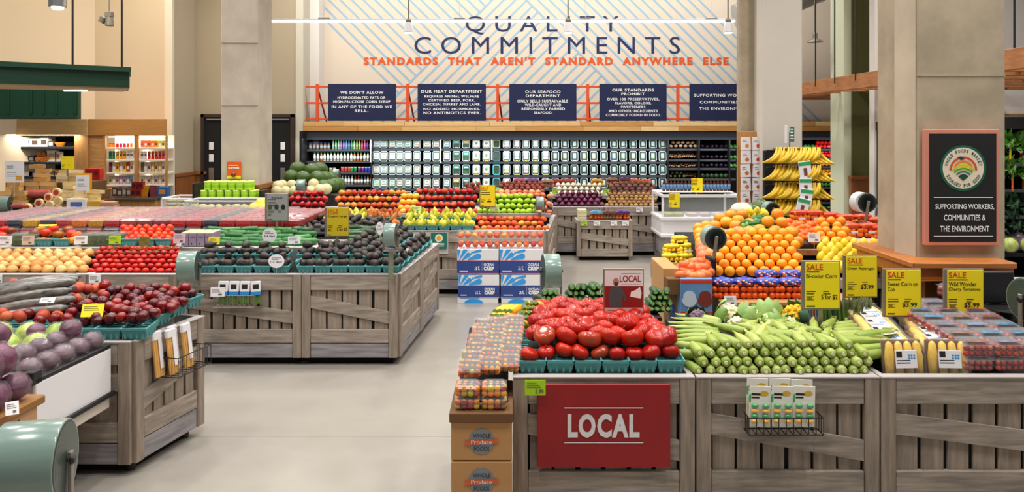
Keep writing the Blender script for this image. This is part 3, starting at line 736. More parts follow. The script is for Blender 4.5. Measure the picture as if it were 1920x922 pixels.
# ---------------- salad clamshells
M_leaf = mat('packed_salad', (70, 110, 70), rough=.7, noise=.7, nscale=30, cols=[(70, 112, 74), (48, 82, 58), (92, 122, 84), (60, 96, 84)])
M_leafd = mat('packed_dark_salad', (44, 70, 50), rough=.7, noise=.6, nscale=30, cols=[(46, 74, 52), (66, 92, 70), (52, 74, 66)])
def clam(kind):
    t = thing('salad_clamshell', 'x', 'salad box')
    w_, h_, d = .083, .112, .07
    oc = [(-w_, -h_*.72), (-w_*.72, -h_), (w_*.72, -h_), (w_, -h_*.72), (w_, h_*.72), (w_*.72, h_), (-w_*.72, h_), (-w_, h_*.72)]
    MB().prism([(x*.93, z*.93) for x, z in oc], -.02, d).build('salad_fill', M_leafd if kind in 'CE' else M_leaf, t)
    m = MB(); oc2 = [(x*.9, z*.9) for x, z in oc]; n = 8
    m.add([(x, -.026, z) for x, z in oc]+[(x, -.026, z) for x, z in oc2]+[(x, .0, z) for x, z in oc], [(i, (i+1) % n, n+(i+1) % n, n+i) for i in range(n)]+[(i, 2*n+i, 2*n+(i+1) % n, (i+1) % n) for i in range(n)])
    m.build('lid_rim', mat('clear_shell_edge', (196, 214, 222), rough=.15, spec=.8), t)
    m = MB(); y = -.0275
    if kind == 'A':
        m.rect(-w_*.72, w_*.72, -h_*.62, h_*.66, y); mm = [mat('pale_salad_label', (226, 238, 236), rough=.5, noise=.35, nscale=22, cols=[(238, 242, 240), (214, 234, 228), (232, 240, 238), (200, 226, 222)]), mat('label_green', (60, 150, 110), rough=.5, cols=[(70, 160, 130), (40, 130, 90), (220, 120, 60), (80, 150, 190), (170, 190, 80)]), M_letw]
        m.m = 1; m.rect(-w_*.5, w_*.55, -h_*.3, -h_*.12, y-.001); m.rect(-w_*.4, w_*.3, h_*.3, h_*.42, y-.001); m.m = 2
    elif kind == 'B':
        m.rect(-w_*.75, w_*.75, -h_*.66, h_*.8, y); mm = [M_letw, mat('leaf_disc', (110, 150, 80), rough=.6), mat('label_yellow', (236, 204, 60), rough=.5)]
        m.m = 1; m.disc(0, y-.001, h_*.12, w_*.42, 14); m.m = 2; m.rect(-w_*.45, w_*.45, -h_*.98, -h_*.8, y)
    elif kind == 'C':
        m.rect(-w_*.42, w_*.42, -h_*.35, h_*.6, y); mm = [mat('narrow_salad_label', (196, 216, 214), rough=.5, noise=.2, nscale=25, cols=[(196, 220, 214), (170, 206, 216), (206, 214, 208)]), mat('label_stripe', (120, 150, 90), rough=.5, cols=[(90, 150, 90), (190, 80, 70), (60, 140, 190), (170, 150, 80)]), M_letw]
        m.m = 1; m.rect(-w_*.42, w_*.42, -h_*.52, -h_*.38, y-.0005); m.m = 2; m.rect(-w_*.45, w_*.45, -h_*.95, -h_*.78, y)
    elif kind == 'D':
        m.rect(-w_*.8, w_*.8, h_*.1, h_*.85, y); mm = [mat('band_label', (40, 130, 110), rough=.5, cols=[(40, 90, 60), (30, 150, 150), (50, 130, 100), (220, 170, 50)]), M_letw]
        m.m = 1; m.rect(-w_*.6, w_*.6, h_*.35, h_*.6, y-.001); m.rect(-w_*.4, w_*.4, -h_*.95, -h_*.8, y)
    elif kind == 'F':
        m.rect(-w_*.62, w_*.62, -h_*.6, h_*.82, y); mm = [mat('white_salad_label', (236, 238, 240), rough=.5), mat('label_soft', (150, 190, 220), rough=.5, cols=[(230, 150, 190), (110, 160, 220), (180, 200, 90), (180, 140, 200)]), mat('label_yellow', (236, 204, 60), rough=.5)]
        m.m = 1; m.rect(-w_*.62, w_*.62, -h_*.15, h_*.12, y-.001); m.m = 2; m.rect(-w_*.3, w_*.3, -h_*.98, -h_*.8, y)
    else:
        oc3 = [(x*.78, z*.78) for x, z in oc]; m.add([(x*1.02, y, z*1.02) for x, z in oc]+[(x, y, z) for x, z in oc3], [(i, (i+1) % n, n+(i+1) % n, n+i) for i in range(n)]); mm = [mat('coloured_frame_label', (60, 200, 130), rough=.5, cols=[(230, 110, 50), (60, 200, 120), (70, 180, 200), (40, 70, 80)])]
    m.build('label', mm, t)
    return t
CL = {k: clam(k) for k in 'ABCDEF'}
cols_u = [706, 720, 736, 750, 765, 782, 801, 818, 838, 856, 874, 893, 912, 931, 950, 969, 986, 1004, 1023, 1041, 1059, 1077, 1095, 1113, 1132, 1151, 1168, 1187, 1205, 1224, 1242]
kinds = 'AAAAAAAAADDBBEFFFFF'+'C'*12
desc = dict(A='pale printed salad box', B='salad box with a green disc label', C='dark salad box with a narrow pale label', D='salad box with a coloured band', E='salad box with a coloured frame', F='salad box with white label')
for r, (v, fw) in enumerate(((281, 0), (305.5, -.05), (331, -.1), (356, -.15), (382, -.2))):
    for c, (u, kd) in enumerate(zip(cols_u, kinds)):
        if r == 4 and not u < 890: continue
        y = YC+.06+fw+.045; zs = .76 if r == 0 else .93
        place(CL[kd], (U(u, y), y, V(v, YC+.06+fw)+.024+.112*zs+.004), (-.16, 0, R.uniform(-.05, .05)), f'{desc[kd]}, {nth(r)} shelf of boxes, {nth(c)} from the bottles', 'salad boxes in the back case', (.9, 1, zs))
# white strips hung among the boxes
for u, va, vb, lb in ((695, 262, 304, 'white hanging strip between bottles and salad boxes'), (826, 262, 305, 'pink and white hanging strip among the pale salad boxes'), (922, 262, 300, 'pink and white hanging strip beside the green disc boxes')):
    y = YC-.16; t = thing('hang_strip', lb, 'strip', P(u, vb, y)); MB().bbox(-.012, .012, -.002, .002, 0, (vb-va)*y/F, .0008).build('strip', M_paper, t); MB().tube([(0, 0, (vb-va)*y/F-.01), (0, .14, (vb-va)*y/F)], .003, 5).build('hook', M_black, t)
# ---------------- loose vegetables of the case
mush = fruit('mushroom', mat('mushroom_skin', (170, 130, 92), rough=.8, cols=[(196, 160, 122), (168, 124, 86), (206, 176, 142)]), .042, .03, 0, 'mushroom', 10, 7)
heap(mush, ((U(1258, YC+.12), YC+.12, V(279, YC+.06)+.055), (U(1304, YC+.12), YC+.12, V(279, YC+.06)+.055)), ((U(1258, YC+.18), YC+.22, V(279, YC+.06)+.12), (U(1304, YC+.18), YC+.22, V(279, YC+.06)+.12)), 2, .085, 'large mushroom', 'the back case', group='large mushrooms')
sm = fruit('small_mushroom', mat('small_mushroom_skin', (120, 92, 64), rough=.85, cols=[(146, 112, 78), (104, 78, 54), (170, 140, 108), (120, 70, 50)]), .022, .018, 0, 'mushroom', 8, 6)
for (v, fw, n1) in ((299, -.04, 'second'), (316, -.08, 'third')):
    y = YC+.1+fw; z = V(v, YC+.06+fw)+.035
    cluster(sm, [(U(1255, y), y, z), (U(1306, y), y, z), (U(1306, y), y+.25, z+.12), (U(1255, y), y+.25, z+.12)], 13, 5, f'small brown mushroom loose on the {n1} shelf of the back case', f'small mushrooms on the {n1} shelf', .01)
spr = fruit('brussels_sprout', mat('sprout_green', (140, 168, 84), rough=.7, noise=.3, nscale=40), .03, .03, 0, 'sprout', 10, 7)
y = YC+.05
heap(spr, ((U(1257, y), y, V(336, YC-.06)+.055), (U(1282, y), y, V(336, YC-.06)+.055)), ((U(1257, y), y+.05, V(336, YC-.06)+.12), (U(1282, y), y+.05, V(336, YC-.06)+.12)), 2, .07, 'pale green sprout', 'the mushrooms', group='sprouts in the back case')
cluster(sm, [(U(1285, y), y, V(336, YC-.06)+.04), (U(1306, y), y, V(336, YC-.06)+.04), (U(1306, y), y+.2, V(336, YC-.06)+.12), (U(1285, y), y+.2, V(336, YC-.06)+.12)], 6, 3, 'small brown mushroom loose beside the pale sprouts', 'small mushrooms beside the sprouts', .01)
egg = fruit('aubergine', mat('aubergine_skin', (34, 24, 40), rough=.28, spec=.35), .04, .075, .05, 'aubergine', 12, 8, True)
for i, (v, fw) in enumerate(((281, 0), (301, -.04), (317, -.08))):
    y = YC+.1+fw; z = V(v, YC+.06+fw)+.065
    for k in range(6):
        place(egg, (U(1317+k*8.8, y), y+R.uniform(0, .03), z+R.uniform(-.008, .008)), (1.35, R.uniform(-.2, .2), R.uniform(-.2, .2)), f'glossy dark aubergine on the {nth(i)} vegetable shelf, {nth(k)} from the mushrooms', 'aubergines in the back case')
grn = fruit('green_pepper', mat('green_pepper_skin', (46, 110, 40), rough=.25, spec=.35, cols=[(40, 104, 36), (64, 130, 50)]), .042, .045, .25, 'pepper', 14, 9, True, lobes=4)
for i, (v, fw) in enumerate(((281, 0), (301, -.04), (317, -.08))):
    y = YC+.1+fw
    for k in range(2): place(grn, (U(1370+k*8, y), y, V(v, YC+.06+fw)+.065), (1.0, 0, k), f'dark green pepper by the column on the {nth(i)} shelf, {"inner" if k else "outer"}', 'dark green peppers by the column')
y = YC+.03
bg_ = MB(); bg_.ell((0, 0, 0), (.05, .04, .055), 10, 7); pb = bg_.build('salad_bag', mat('bagged_greens', (50, 84, 48), rough=.3, noise=.6, nscale=25)); tag(pb, 'x', 'bag')
for k in range(6): place(pb, (U(1317+k*8.8, y), y, V(337, YC-.06)+.075), (0, 0, R.uniform(-.3, .3)), f'bag of dark greens below the aubergines, {nth(k)} from the sprouts', 'bagged greens in the back case')
# peppers beyond the bananas
def pep(c, nm): return fruit(nm, mat(nm+'_skin', c, rough=.22, spec=.35), .042, .045, .28, 'pepper', 14, 9, True, lobes=4)
pr_, py_ = pep((206, 24, 20), 'red_pepper'), pep((240, 150, 20), 'orange_pepper')
for i, (v, fw, pr, cn, un) in enumerate(((281, 0, pr_, 'red', 1531), (298, -.03, pr_, 'red', 1531), (314, -.06, py_, 'orange', 1512), (333, -.1, py_, 'orange', 1512), (353, -.13, grn, 'green', 1526))):
    y = YC+.09+fw
    for rr in range(2):
        n = int((1588-un)/7.6)
        for k in range(n+1-rr):
            place(pr, (U(un+k*7.6+rr*3.8, y), y+rr*.04, V(v, YC+.06+fw)+.065+rr*.075), (1.15+R.uniform(-.2, .2), R.uniform(-.2, .2), R.uniform(-.3, .3)), f'{cn} pepper, {nth(i)} pepper shelf, {"upper" if rr else "lower"} layer, {nth(k)} from the white column', f'{cn} peppers in the far case')
y = YC+.09
for k in range(3): place(grn, (U(1510+k*7, y), y, V(281, YC+.06)+.065), (1.1, 0, k), f'green pepper beside the reds on the top pepper shelf, {nth(k)} from the white column', 'green peppers on the top shelf')
rad = MB(); rad.ell((0, 0, 0), (.055, .05, .07), 12, 8); pb = rad.build('radish_bag', mat('bagged_radish', (150, 40, 70), rough=.25, noise=.75, nscale=22)); tag(pb, 'x', 'bag')
for rr in range(2):
    for k in range(6): place(pb, (U(1526+k*11, YC-.05), YC-.07+rr*.05, V(381, YC-.14)+.095+rr*.1), (0, 0, R.uniform(-.4, .4)), f'pink bag of radishes below the green peppers, {"upper" if rr else "lower"} layer, {nth(k)} from the bananas', 'radish bags in the far case')
asp = MB(); asp.ell((0, 0, 0), (.06, .1, .03), 10, 6); pb = asp.build('bean_bundle', mat('bean_green', (84, 124, 60), rough=.6, noise=.5, nscale=30)); tag(pb, 'x', 'bundle')
for k in range(7): place(pb, (U(1520+k*11, YC-.1), YC-.08, V(394, YC-.18)+.05), (0, 0, R.uniform(-.3, .3)), f'bundle of green beans on the lowest pepper shelf, {nth(k)} from the bananas', 'bean bundles in the far case')
# ---------------------------------------------------------------- sign rail and the navy boards
rail = thing('sign_rail', 'orange steel railing standing on the back case behind the navy signs', 'railing', (0, YC+.1, zf1))
YR = YC+.1
for v in (162.5, 193, 223): MB().bbox(U(573, YR), U(1440, YR), -.015, .015, V(v+1.8, YR)-zf1, V(v-1.8, YR)-zf1, .003).build('rail', M_orange, rail)
for u in (595, 764, 933, 1102, 1271, 1438):
    MB().bbox(U(u-2.6, YR), U(u+2.6, YR), -.03, .03, 0, V(157, YR)-zf1, .004).build('rail_post', M_orange, rail)
    MB().tube([(U(u, YR), .03, V(165, YR)-zf1), (U(u, YR)+.09, .42, 0.0)], .02, 6).build('rail_brace', mat('orange_steel_brace', (196, 66, 28), rough=.5), rail)
SG = [(615, 742, 'navy sign board headed WE DON\'T ALLOW on the orange rail', [("WE DON'T ALLOW", 638, 719, 170.5, 176), ('HYDROGENATED FATS OR', 633, 723, 180.5, 185.5), ('HIGH-FRUCTOSE CORN SYRUP', 625, 732, 188, 193), ('IN ANY OF THE FOOD WE', 622, 735, 197.5, 202.5), ('SELL.', 665, 691, 205, 210)]),
      (783, 911, 'navy sign board headed OUR MEAT DEPARTMENT on the orange rail', [('OUR MEAT DEPARTMENT', 789, 904, 168.5, 174), ('REQUIRES ANIMAL WELFARE', 796, 898, 178.5, 183.5), ('CERTIFIED BEEF, PORK,', 803, 891, 186, 191), ('CHICKEN, TURKEY AND LAMB.', 793, 901, 193, 198.5), ('NO ADDED HORMONES,', 794, 900, 202, 207), ('NO ANTIBIOTICS EVER.', 794, 901, 209, 214)]),
      (955, 1081, 'navy sign board headed OUR SEAFOOD DEPARTMENT on the orange rail', [('OUR SEAFOOD', 985, 1051, 169.5, 174.5), ('DEPARTMENT', 986, 1050, 177, 182), ('ONLY SELLS SUSTAINABLE', 970, 1065, 187, 192), ('WILD-CAUGHT AND', 984, 1052, 194, 199), ('RESPONSIBLY FARMED', 978, 1059, 201.5, 206.5), ('SEAFOOD.', 1001, 1036, 209, 213.5)]),
      (1124, 1250, 'navy sign board headed OUR STANDARDS PROHIBIT on the orange rail', [('OUR STANDARDS', 1148, 1226, 166, 171.5), ('PROHIBIT', 1165, 1209, 173.5, 178.5), ('OVER 100 PRESERVATIVES,', 1138, 1236, 183.5, 189), ('FLAVORS, COLORS,', 1153, 1221, 191, 196), ('SWEETENERS', 1164, 1210, 198, 203), ('AND OTHER INGREDIENTS', 1141, 1233, 205.5, 210.5), ('COMMONLY FOUND IN FOOD.', 1136, 1239, 213, 218)]),
      (1293, 1420, 'navy sign board SUPPORTING WORKERS on the orange rail, partly behind the column', [('SUPPORTING WORKERS,', 1301, 1412, 176, 182), ('COMMUNITIES &', 1312, 1395, 189, 194), ('THE ENVIRONMENT', 1311, 1402, 200.5, 206)])]
YS = YC+.05
for (u0, u1, lb, tx) in SG:
    t = thing('sign_board', lb, 'sign', P((u0+u1)/2, 226.5, YS)); ox = t.location.x; oz = t.location.z
    MB().bbox(U(u0, YS)-ox, U(u1, YS)-ox, 0, .03, 0, V(157, YS)-oz, .004).build('board', M_navy, t)
    m = MB()
    for b, a0, a1, v0, v1 in tx: m.text(b, U(a0, YS)-ox, U(a1, YS)-ox, V(v1, YS)-oz, V(v0, YS)-oz, -.004, .02, space=1.15)
    m.build('lettering', M_letw, t)
# ================================================================ cheese department at the back
YW = 14.2
unit = thing('cheese_case', 'pine wall unit with black cheese shelves and two lit niches', 'wall unit', (U(155, YW), YW, 0))
ox = unit.location.x; off = Matrix.Translation((-ox, -YW, 0))
Bx = lambda u0, u1, v0, v1, y0, y1, b=.004: MB().bbox(U(u0, YW), U(u1, YW), y0, y1, V(v1, YW), V(v0, YW), b)
Bx(-30, 167.5, 223, 254, YW-.06, YW).build('fascia_board', mt_b, unit, M=off)
Bx(168.5, 313, 223, 254, YW-.06, YW).build('fascia_board', mt_b, unit, M=off)
Bx(142, 168, 254, 400, YW-.05, YW).build('upright_panel', M_pinev, unit, M=off)
o = Bx(168, 196, 254, 400, YW-.02, YW+.02).build('upright_panel', M_pine, unit, M=off)
Bx(196, 200, 254, 372, YW-.05, YW).build('niche_post', M_pinev, unit, M=off)
Bx(254, 261.5, 254, 372, YW-.05, YW).build('niche_post', M_pinev, unit, M=off)
Bx(312, 315, 254, 372, YW-.05, YW).build('niche_post', M_pinev, unit, M=off)
Bx(-30, 142, 254, 400, YW+.35, YW+.38).build('back_panel', M_blackm, unit, M=off)
Bx(-30, 142, 253.9, 256.5, YW, YW+.38).build('case_top', M_blackm, unit, M=off)
for v in (275, 303, 330): Bx(-30, 141, v, v+5, YW-.02, YW+.36).build('shelf', M_black, unit, M=off)
Bx(200, 313, 254, 372, YW+.3, YW+.33).build('niche_back', mat('white_niche', (244, 236, 220), rough=.7), unit, M=off)
for v in (276.5, 298.5, 322.5, 346):
    for a, b in ((200, 254), (261.5, 312)): Bx(a, b, v, v+3.5, YW-.02, YW+.3).build('shelf', mat('white_niche', (244, 236, 220)), unit, M=off)
for (a, b) in ((201.5, 206), (262.5, 267)): Bx(a, a+1.5, 258, 345, YW+.27, YW+.29).build('light_strip', M_glow, unit, M=off)
for a, b in ((200, 254), (261.5, 312)): Bx(a+2, b-2, 255.5, 257, YW+.02, YW+.06).build('light_strip', M_glow, unit, M=off)
Bx(185, 315, 368, 371.5, YW-.5, YW+.3).build('counter_top', mat('dark_counter', (96, 84, 70), rough=.3), unit, M=off)
for a, b in ((187, 218), (219, 250), (251, 281), (282, 313)): Bx(a, b, 372, 460, YW-.46, YW-.44).build('cabinet_door', M_pinev, unit, M=off)
Bx(187, 313, 372, 461, YW-.44, YW-.05).build('cabinet_body', M_pinev, unit, M=off)
lampw = bpy.data.lights.new('cheese_light', 'AREA'); lampw.shape = 'RECTANGLE'; lampw.size = 2.6; lampw.size_y = .1; lampw.energy = 9; lampw.color = (1, .93, .8)
for (u, vv, yy, sx, en) in ((60, 250, YW-.12, 1.6, 12), (256, 256.5, YW+.1, .95, 5)):
    l2 = lampw.copy(); l2.size = sx; l2.energy = en; q = bpy.data.objects.new('cheese_light', l2); C.objects.link(q); q.location = P(u, vv, yy)-Vector((0, 0, .02))
def box_thing(name, label, cat, u, vb, Y, w_, h_, d, col, group=None, rz=0, face=None, facec=None, rough=.6):
    t = thing(name, label, cat, P(u, vb, Y), rz, group)
    MB().bbox(-w_/2, w_/2, 0, d, 0, h_, .003).build('carton', mat('c_%d_%d_%d' % col, col, rough=rough), t)
    if face:
        m = MB(); m.rect(-w_*.3, w_*.3, h_*.25, h_*.75, -.002); m.build('label', mat('c_%d_%d_%d' % facec, facec, rough=rough), t)
    return t
def wheel_thing(name, label, u, v, Y, r, d, col, fc, tilt=0, group=None, cat='cheese'):
    t = thing(name, label, cat, P(u, v, Y), 0, group); RX = Matrix.Rotation(PI/2+tilt, 4, 'X')
    MB().lathe([(r*.94, -.0), (r, .008), (r, d-.008), (r*.94, d)], 20, Matrix.Rotation(-PI/2, 4, 'X')).build('rind', mat('c_%d_%d_%d' % col, col, rough=.5), t)
    if fc:
        m = MB(); m.disc(0, -.003, 0, r*.62, 16); m.build('label', mat('c_%d_%d_%d' % fc, fc, rough=.5), t)
    return t
# shelf one
s1 = V(275, YW)
for k, (u, w_, h_, c, f, lb) in enumerate(((3, .2, .15, (232, 226, 214), (60, 80, 130), 'white carton with blue print on the top cheese shelf'), (26, .1, .16, (228, 220, 200), None, 'plain cream carton beside the blue wheel'), (65, .17, .15, (226, 218, 200), (70, 50, 40), 'cream box with dark picture next to the blue wheel'), (82, .16, .16, (230, 222, 206), (64, 48, 40), 'cream box with dark picture next to the black tins'), (95, .12, .1, (30, 28, 34), (200, 200, 200), 'low black tin beside the orange bowl'))):
    box_thing('carton', lb, 'carton', u, 275, YW+.06, w_, h_, .12, c, face=f, facec=f)
wheel_thing('round_cheese', 'round blue-wrapped cheese wheel standing on the top shelf', 44, 265.5, YW+.06, .098, .06, (30, 92, 170), (24, 34, 60))
t = thing('bowl', 'orange bowl on the top cheese shelf by the pine upright', 'bowl', P(113, 275, YW+.12)); MB().lathe([(.05, 0), (.085, .06), (.09, .075), (.08, .075), (.05, .015)], 18).build('bowl_body', mat('orange_glaze', (226, 140, 40), rough=.4), t, smooth=False)
for k, (u, w_, h_, c, f) in enumerate(((4, .12, .2, (238, 232, 228), (90, 60, 70)), (20, .1, .18, (226, 216, 200), (60, 70, 90)), (36, .12, .19, (232, 228, 220), (90, 110, 140)), (50, .13, .13, (214, 206, 190), (50, 50, 54)), (58, .1, .11, (80, 84, 90), (170, 170, 170)), (97, .17, .2, (236, 224, 212), (200, 170, 130)), (108, .1, .18, (238, 232, 226), (190, 140, 90)))):
    box_thing('carton', f'pale package on the second cheese shelf, {nth(k)} from the shelf end', 'package', u, 303, YW+.06, w_, h_, .1, c, face=f, facec=f, group='packages on the second cheese shelf')
for k, (u, dz) in enumerate(((70, .0), (74, .09), (81, .09), (84, 0), (88, .03), (78, .0))):
    t = wheel_thing('smoked_cheese', f'small amber smoked cheese on the second shelf, {nth(k)} of the heap from the cartons', u, 298-dz*95, YW+.05, .042, .06, (206, 122, 30), (180, 90, 20)); t['group'] = 'small amber cheeses on the second shelf'
for k, (u, w_, h_, c, f) in enumerate(((2, .18, .12, (226, 226, 230), (60, 90, 150)), (70, .3, .09, (90, 100, 140), None), (84, .2, .1, (240, 230, 210), None), (98, .1, .12, (240, 206, 40), (60, 110, 190)), (107, .12, .1, (238, 232, 220), (200, 60, 40)), (50, .2, .08, (236, 228, 214), None))):
    box_thing('carton', f'wrapped cheese on the third shelf, {nth(k)} from the shelf end', 'cheese', u, 330, YW+.02, w_, h_, .1, c, face=f, facec=f, group='wrapped cheeses on the third shelf')
# niche goods
NC = [[(236, 140, 30), (236, 140, 30), (214, 30, 60), (206, 30, 90), (206, 40, 60), (220, 70, 40), (226, 110, 40)], [(30, 120, 90), (40, 130, 90), (230, 170, 40), (228, 160, 40), (226, 166, 50), (220, 220, 226), (210, 210, 216)],
      [(90, 50, 120), (214, 206, 196), (230, 180, 30), (214, 206, 190), (234, 190, 40), (200, 60, 40), (220, 210, 200)], [(200, 206, 170), (204, 208, 180), (200, 180, 196), (190, 170, 190), (196, 176, 196), (150, 190, 214), (160, 196, 220)]]
ND = [[(240, 110, 90), (242, 120, 90), (244, 130, 80), (240, 150, 60), (240, 160, 60), (214, 216, 130), (216, 220, 150)], [(206, 196, 204), (214, 206, 210), (210, 40, 40), (206, 30, 36), (206, 40, 40), (190, 40, 50), (200, 60, 60)],
      [(90, 100, 80), (206, 200, 196), (214, 204, 196), (232, 184, 40), (214, 206, 190), (234, 190, 40), (226, 216, 206)], [(222, 214, 202), (226, 218, 206), (222, 212, 200), (226, 216, 204), (220, 210, 198), (224, 214, 202), (220, 208, 190)]]
for side, (u0, tab) in enumerate(((207, NC), (266.5, ND))):
    for r, v in enumerate((276.5, 298.5, 322.5, 346)):
        for k in range(7):
            c = tab[r][k]; u = u0+k*6.6
            h_ = (.13, .15, .18, .16)[r]
            t = thing('snack_box' if r in (2, 3) or (r == 0 and side) else 'preserve_jar', f'{"small packet" if r in (2, 3) else "small jar"} in the {"niche beside the white pillar" if side else "niche beside the red gift boxes"}, {nth(r)} shelf, {nth(k)} along', 'packet' if r in (2, 3) else 'jar', P(u, v, YW+.05), 0, 'goods in the lit niches')
            if r in (2, 3) or (r == 0 and side): MB().bbox(-.028, .028, 0, .07, 0, h_, .003).build('packet_body', mat('c_%d_%d_%d' % c, c, rough=.6), t); MB().rect(-.018, .018, h_*.3, h_*.6, -.002).build('label', M_paper if k % 2 else mat('c_120_60_50', (120, 60, 50)), t)
            else:
                MB().lathe([(.024, 0), (.027, .01), (.027, h_*.42), (.02, h_*.47)], 8).build('jar_body', mat('c_%d_%d_%d' % c, c, rough=.3), t); MB().lathe([(.025, h_*.47), (.025, h_*.58)], 8).build('lid', M_black, t)
                if r == 1: u2 = MB().lathe([(.024, h_*.59), (.027, h_*.63), (.027, h_*.9), (.02, h_*.97)], 8).build('jar_body', mat('c_%d_%d_%d' % c, c, rough=.3), t)
# counter goods
for k, (u, c, w_, h_, n) in enumerate(((206, (206, 130, 50), .08, .13, 'amber jar'), (215, (90, 60, 50), .09, .16, 'dark jar'), (224, (74, 58, 54), .1, .13, 'dark jar'), (233, (130, 110, 104), .09, .15, 'grey packet'), (241, (100, 80, 74), .1, .14, 'dark packet'))):
    box_thing('preserve_jar', f'{n} on the dark counter under the niches, {nth(k)} from the red boxes', 'jar', u, 368, YW-.35, w_, h_, .09, c, 'jars on the dark counter', face=1, facec=(200, 190, 180))
for i, (u, v) in enumerate(((249, 368), (259, 368), (251, 354), (263, 354))): box_thing('gift_tin', f'dark red tin on the counter, {"upper" if i > 1 else "lower"} layer, {"first" if i % 2 == 0 else "second"} from the jars', 'tin', u, v, YW-.38, .09, .125, .09, (150, 24, 24), face=1, facec=(60, 20, 16))
sack = MB(); sack.ell((0, 0, .09), (.09, .05, .1), 12, 9)
for u, c, lb in ((272, (230, 150, 30), 'orange crisp bag on the dark counter'), (287, (150, 80, 90), 'mauve crisp bag on the dark counter')):
    t = thing('snack_bag', lb, 'bag', P(u, 369, YW-.36)); MB().prism([(-.09, 0), (.09, 0), (.075, .1), (.095, .19), (-.05, .2), (-.08, .1)], 0, .06).build('bag_body', mat('c_%d_%d_%d' % c, c, rough=.35, noise=.3, nscale=20), t)
box_thing('gift_box', 'bright blue box at the end of the dark counter', 'box', 304, 368, YW-.4, .18, .16, .12, (40, 100, 176), face=1, facec=(220, 150, 60))
for i in range(4):
    for j in range(2):
        if i == 3 and j == 0: pass
        box_thing('gift_box', f'red gift box in the stack beside the pine upright, {("lowest", "second", "third", "top")[i]} layer, {"niche" if j else "cheese"} side', 'box', 168+j*14+(0 if i < 2 else -2), 382-i*16.6, YW-.55, .125, .15, .14, (196, 16, 16), face=1, facec=(120, 10, 10))
# ---------------------------------------------------------------- cheese island
YI = 11.4
isl = thing('cheese_island', 'stepped dark table carrying the mound of cut cheeses', 'table', (U(90, YI), YI, 0))
off = Matrix.Translation((-isl.location.x, -YI, 0))
for i, (y0, z) in enumerate(((YI-.45, .86), (YI-.1, 1.0), (YI+.25, 1.14), (YI+.6, 1.28))):
    MB().bbox(U(-40, YI), U(190 if i == 0 else 158-8*i, YI), y0, YI+1.0, 0 if i == 0 else z-.14, z, .006).build('step', M_kraftd if i else M_black, isl, M=off)
TAN = mat('tan_cheese', (214, 166, 96), rough=.5, noise=.15, nscale=12, cols=[(222, 178, 108), (204, 150, 78), (226, 186, 124)])
PALE = mat('pale_cheese', (232, 208, 150), rough=.5, noise=.12, nscale=12, cols=[(240, 220, 168), (226, 198, 128), (244, 230, 196)])
YELC = mat('yellow_cheese', (240, 196, 70), rough=.45, noise=.1, nscale=10)
def wedge(mt, nm, w_=.19, h_=.06, d=.13):
    m = MB(); m.add([(-w_/2, 0, 0), (w_/2, 0, 0), (w_*.42, d, 0), (-w_*.2, d, 0), (-w_/2, 0, h_), (w_/2, 0, h_), (w_*.42, d, h_*.9), (-w_*.2, d, h_*.9)], [(3, 2, 1, 0), (4, 5, 6, 7), (0, 1, 5, 4), (1, 2, 6, 5), (2, 3, 7, 6), (3, 0, 4, 7)])
    o = m.build(nm, mt); tag(o, 'x', 'cheese'); return o
wt, wp, wy = wedge(TAN, 'cheese_wedge'), wedge(PALE, 'cheese_wedge', .16, .05), wedge(YELC, 'cheese_wedge', .2, .07)
def stack(proto, u0, u1, v0, v1, Y, dx, dz, lb, grp, dzs=.062):
    z = V(v1, Y); i = 0; ztop = V(v0, Y)
    while z+dzs*.7 < ztop:
        n = max(1, int((u1-u0-i*1.5)*Y/F/dx)); 
        for k in range(n):
            x = U(u0+i*.7, Y)+(k+.5)*((u1-u0-i*1.5)*Y/F/n); place(proto, (x, Y+R.uniform(-.02, .02)+i*.02, z), (R.uniform(-.06, .06), R.uniform(-.04, .04), R.uniform(-.2, .2)), f'{lb}, {nth(i)} layer up, {nth(k)} from the store wall', grp)
        z += dzs; i += 1
stack(wt, -12, 46, 340, 384, YI-.35, .2, .06, 'tan cheese wedge in the front stack', 'tan wedges of the front stack')
stack(wt, 46, 100, 314, 357, YI+.05, .2, .06, 'tan cheese block in the tall stack', 'tan blocks of the tall stack')
stack(wt, 52, 84, 308, 316, YI+.3, .17, .06, 'tan cheese block atop the tall stack', 'tan blocks on top')
stack(wp, 102, 146, 340, 376, YI-.05, .15, .05, 'pale cheese pack in the middle stack', 'pale packs of the middle stack', .054)
stack(wp, 104, 148, 318, 342, YI+.3, .15, .05, 'cream cheese wedge heaped under the yellow card', 'cream wedges heaped', .045)
stack(wp, 132, 186, 358, 384, YI-.4, .15, .05, 'pale cheese slab by the counter end', 'pale slabs by the counter', .05)
stack(wy, 72, 116, 384, 396, YI-.44, .19, .07, 'yellow cheese block at the island front', 'yellow blocks at the front', .07)
def sausage(lb, u0, u1, v, Y, r, col):
    t = thing('salami', lb, 'salami', P((u0+u1)/2, v, Y)); l = (u1-u0)*Y/F/2
    MB().tube([(-l, 0, 0), (-l+.02, 0, 0), (l-.02, 0, 0), (l, 0, 0)], [r*.5, r, r, r*.5], 12).build('salami_body', mat('salami_pink', col, rough=.45, noise=.3, nscale=20), t); MB().tube([(-l-.015, 0, 0), (-l+.005, 0, 0)], r*.3, 8).build('end_clip', M_chrome, t)
sausage('long pink salami below the tall tan stack', 48, 96, 363, YI-.2, .055, (186, 84, 80)); sausage('short pink salami beside the bag roll', 22, 46, 385, YI-.5, .035, (190, 90, 86))
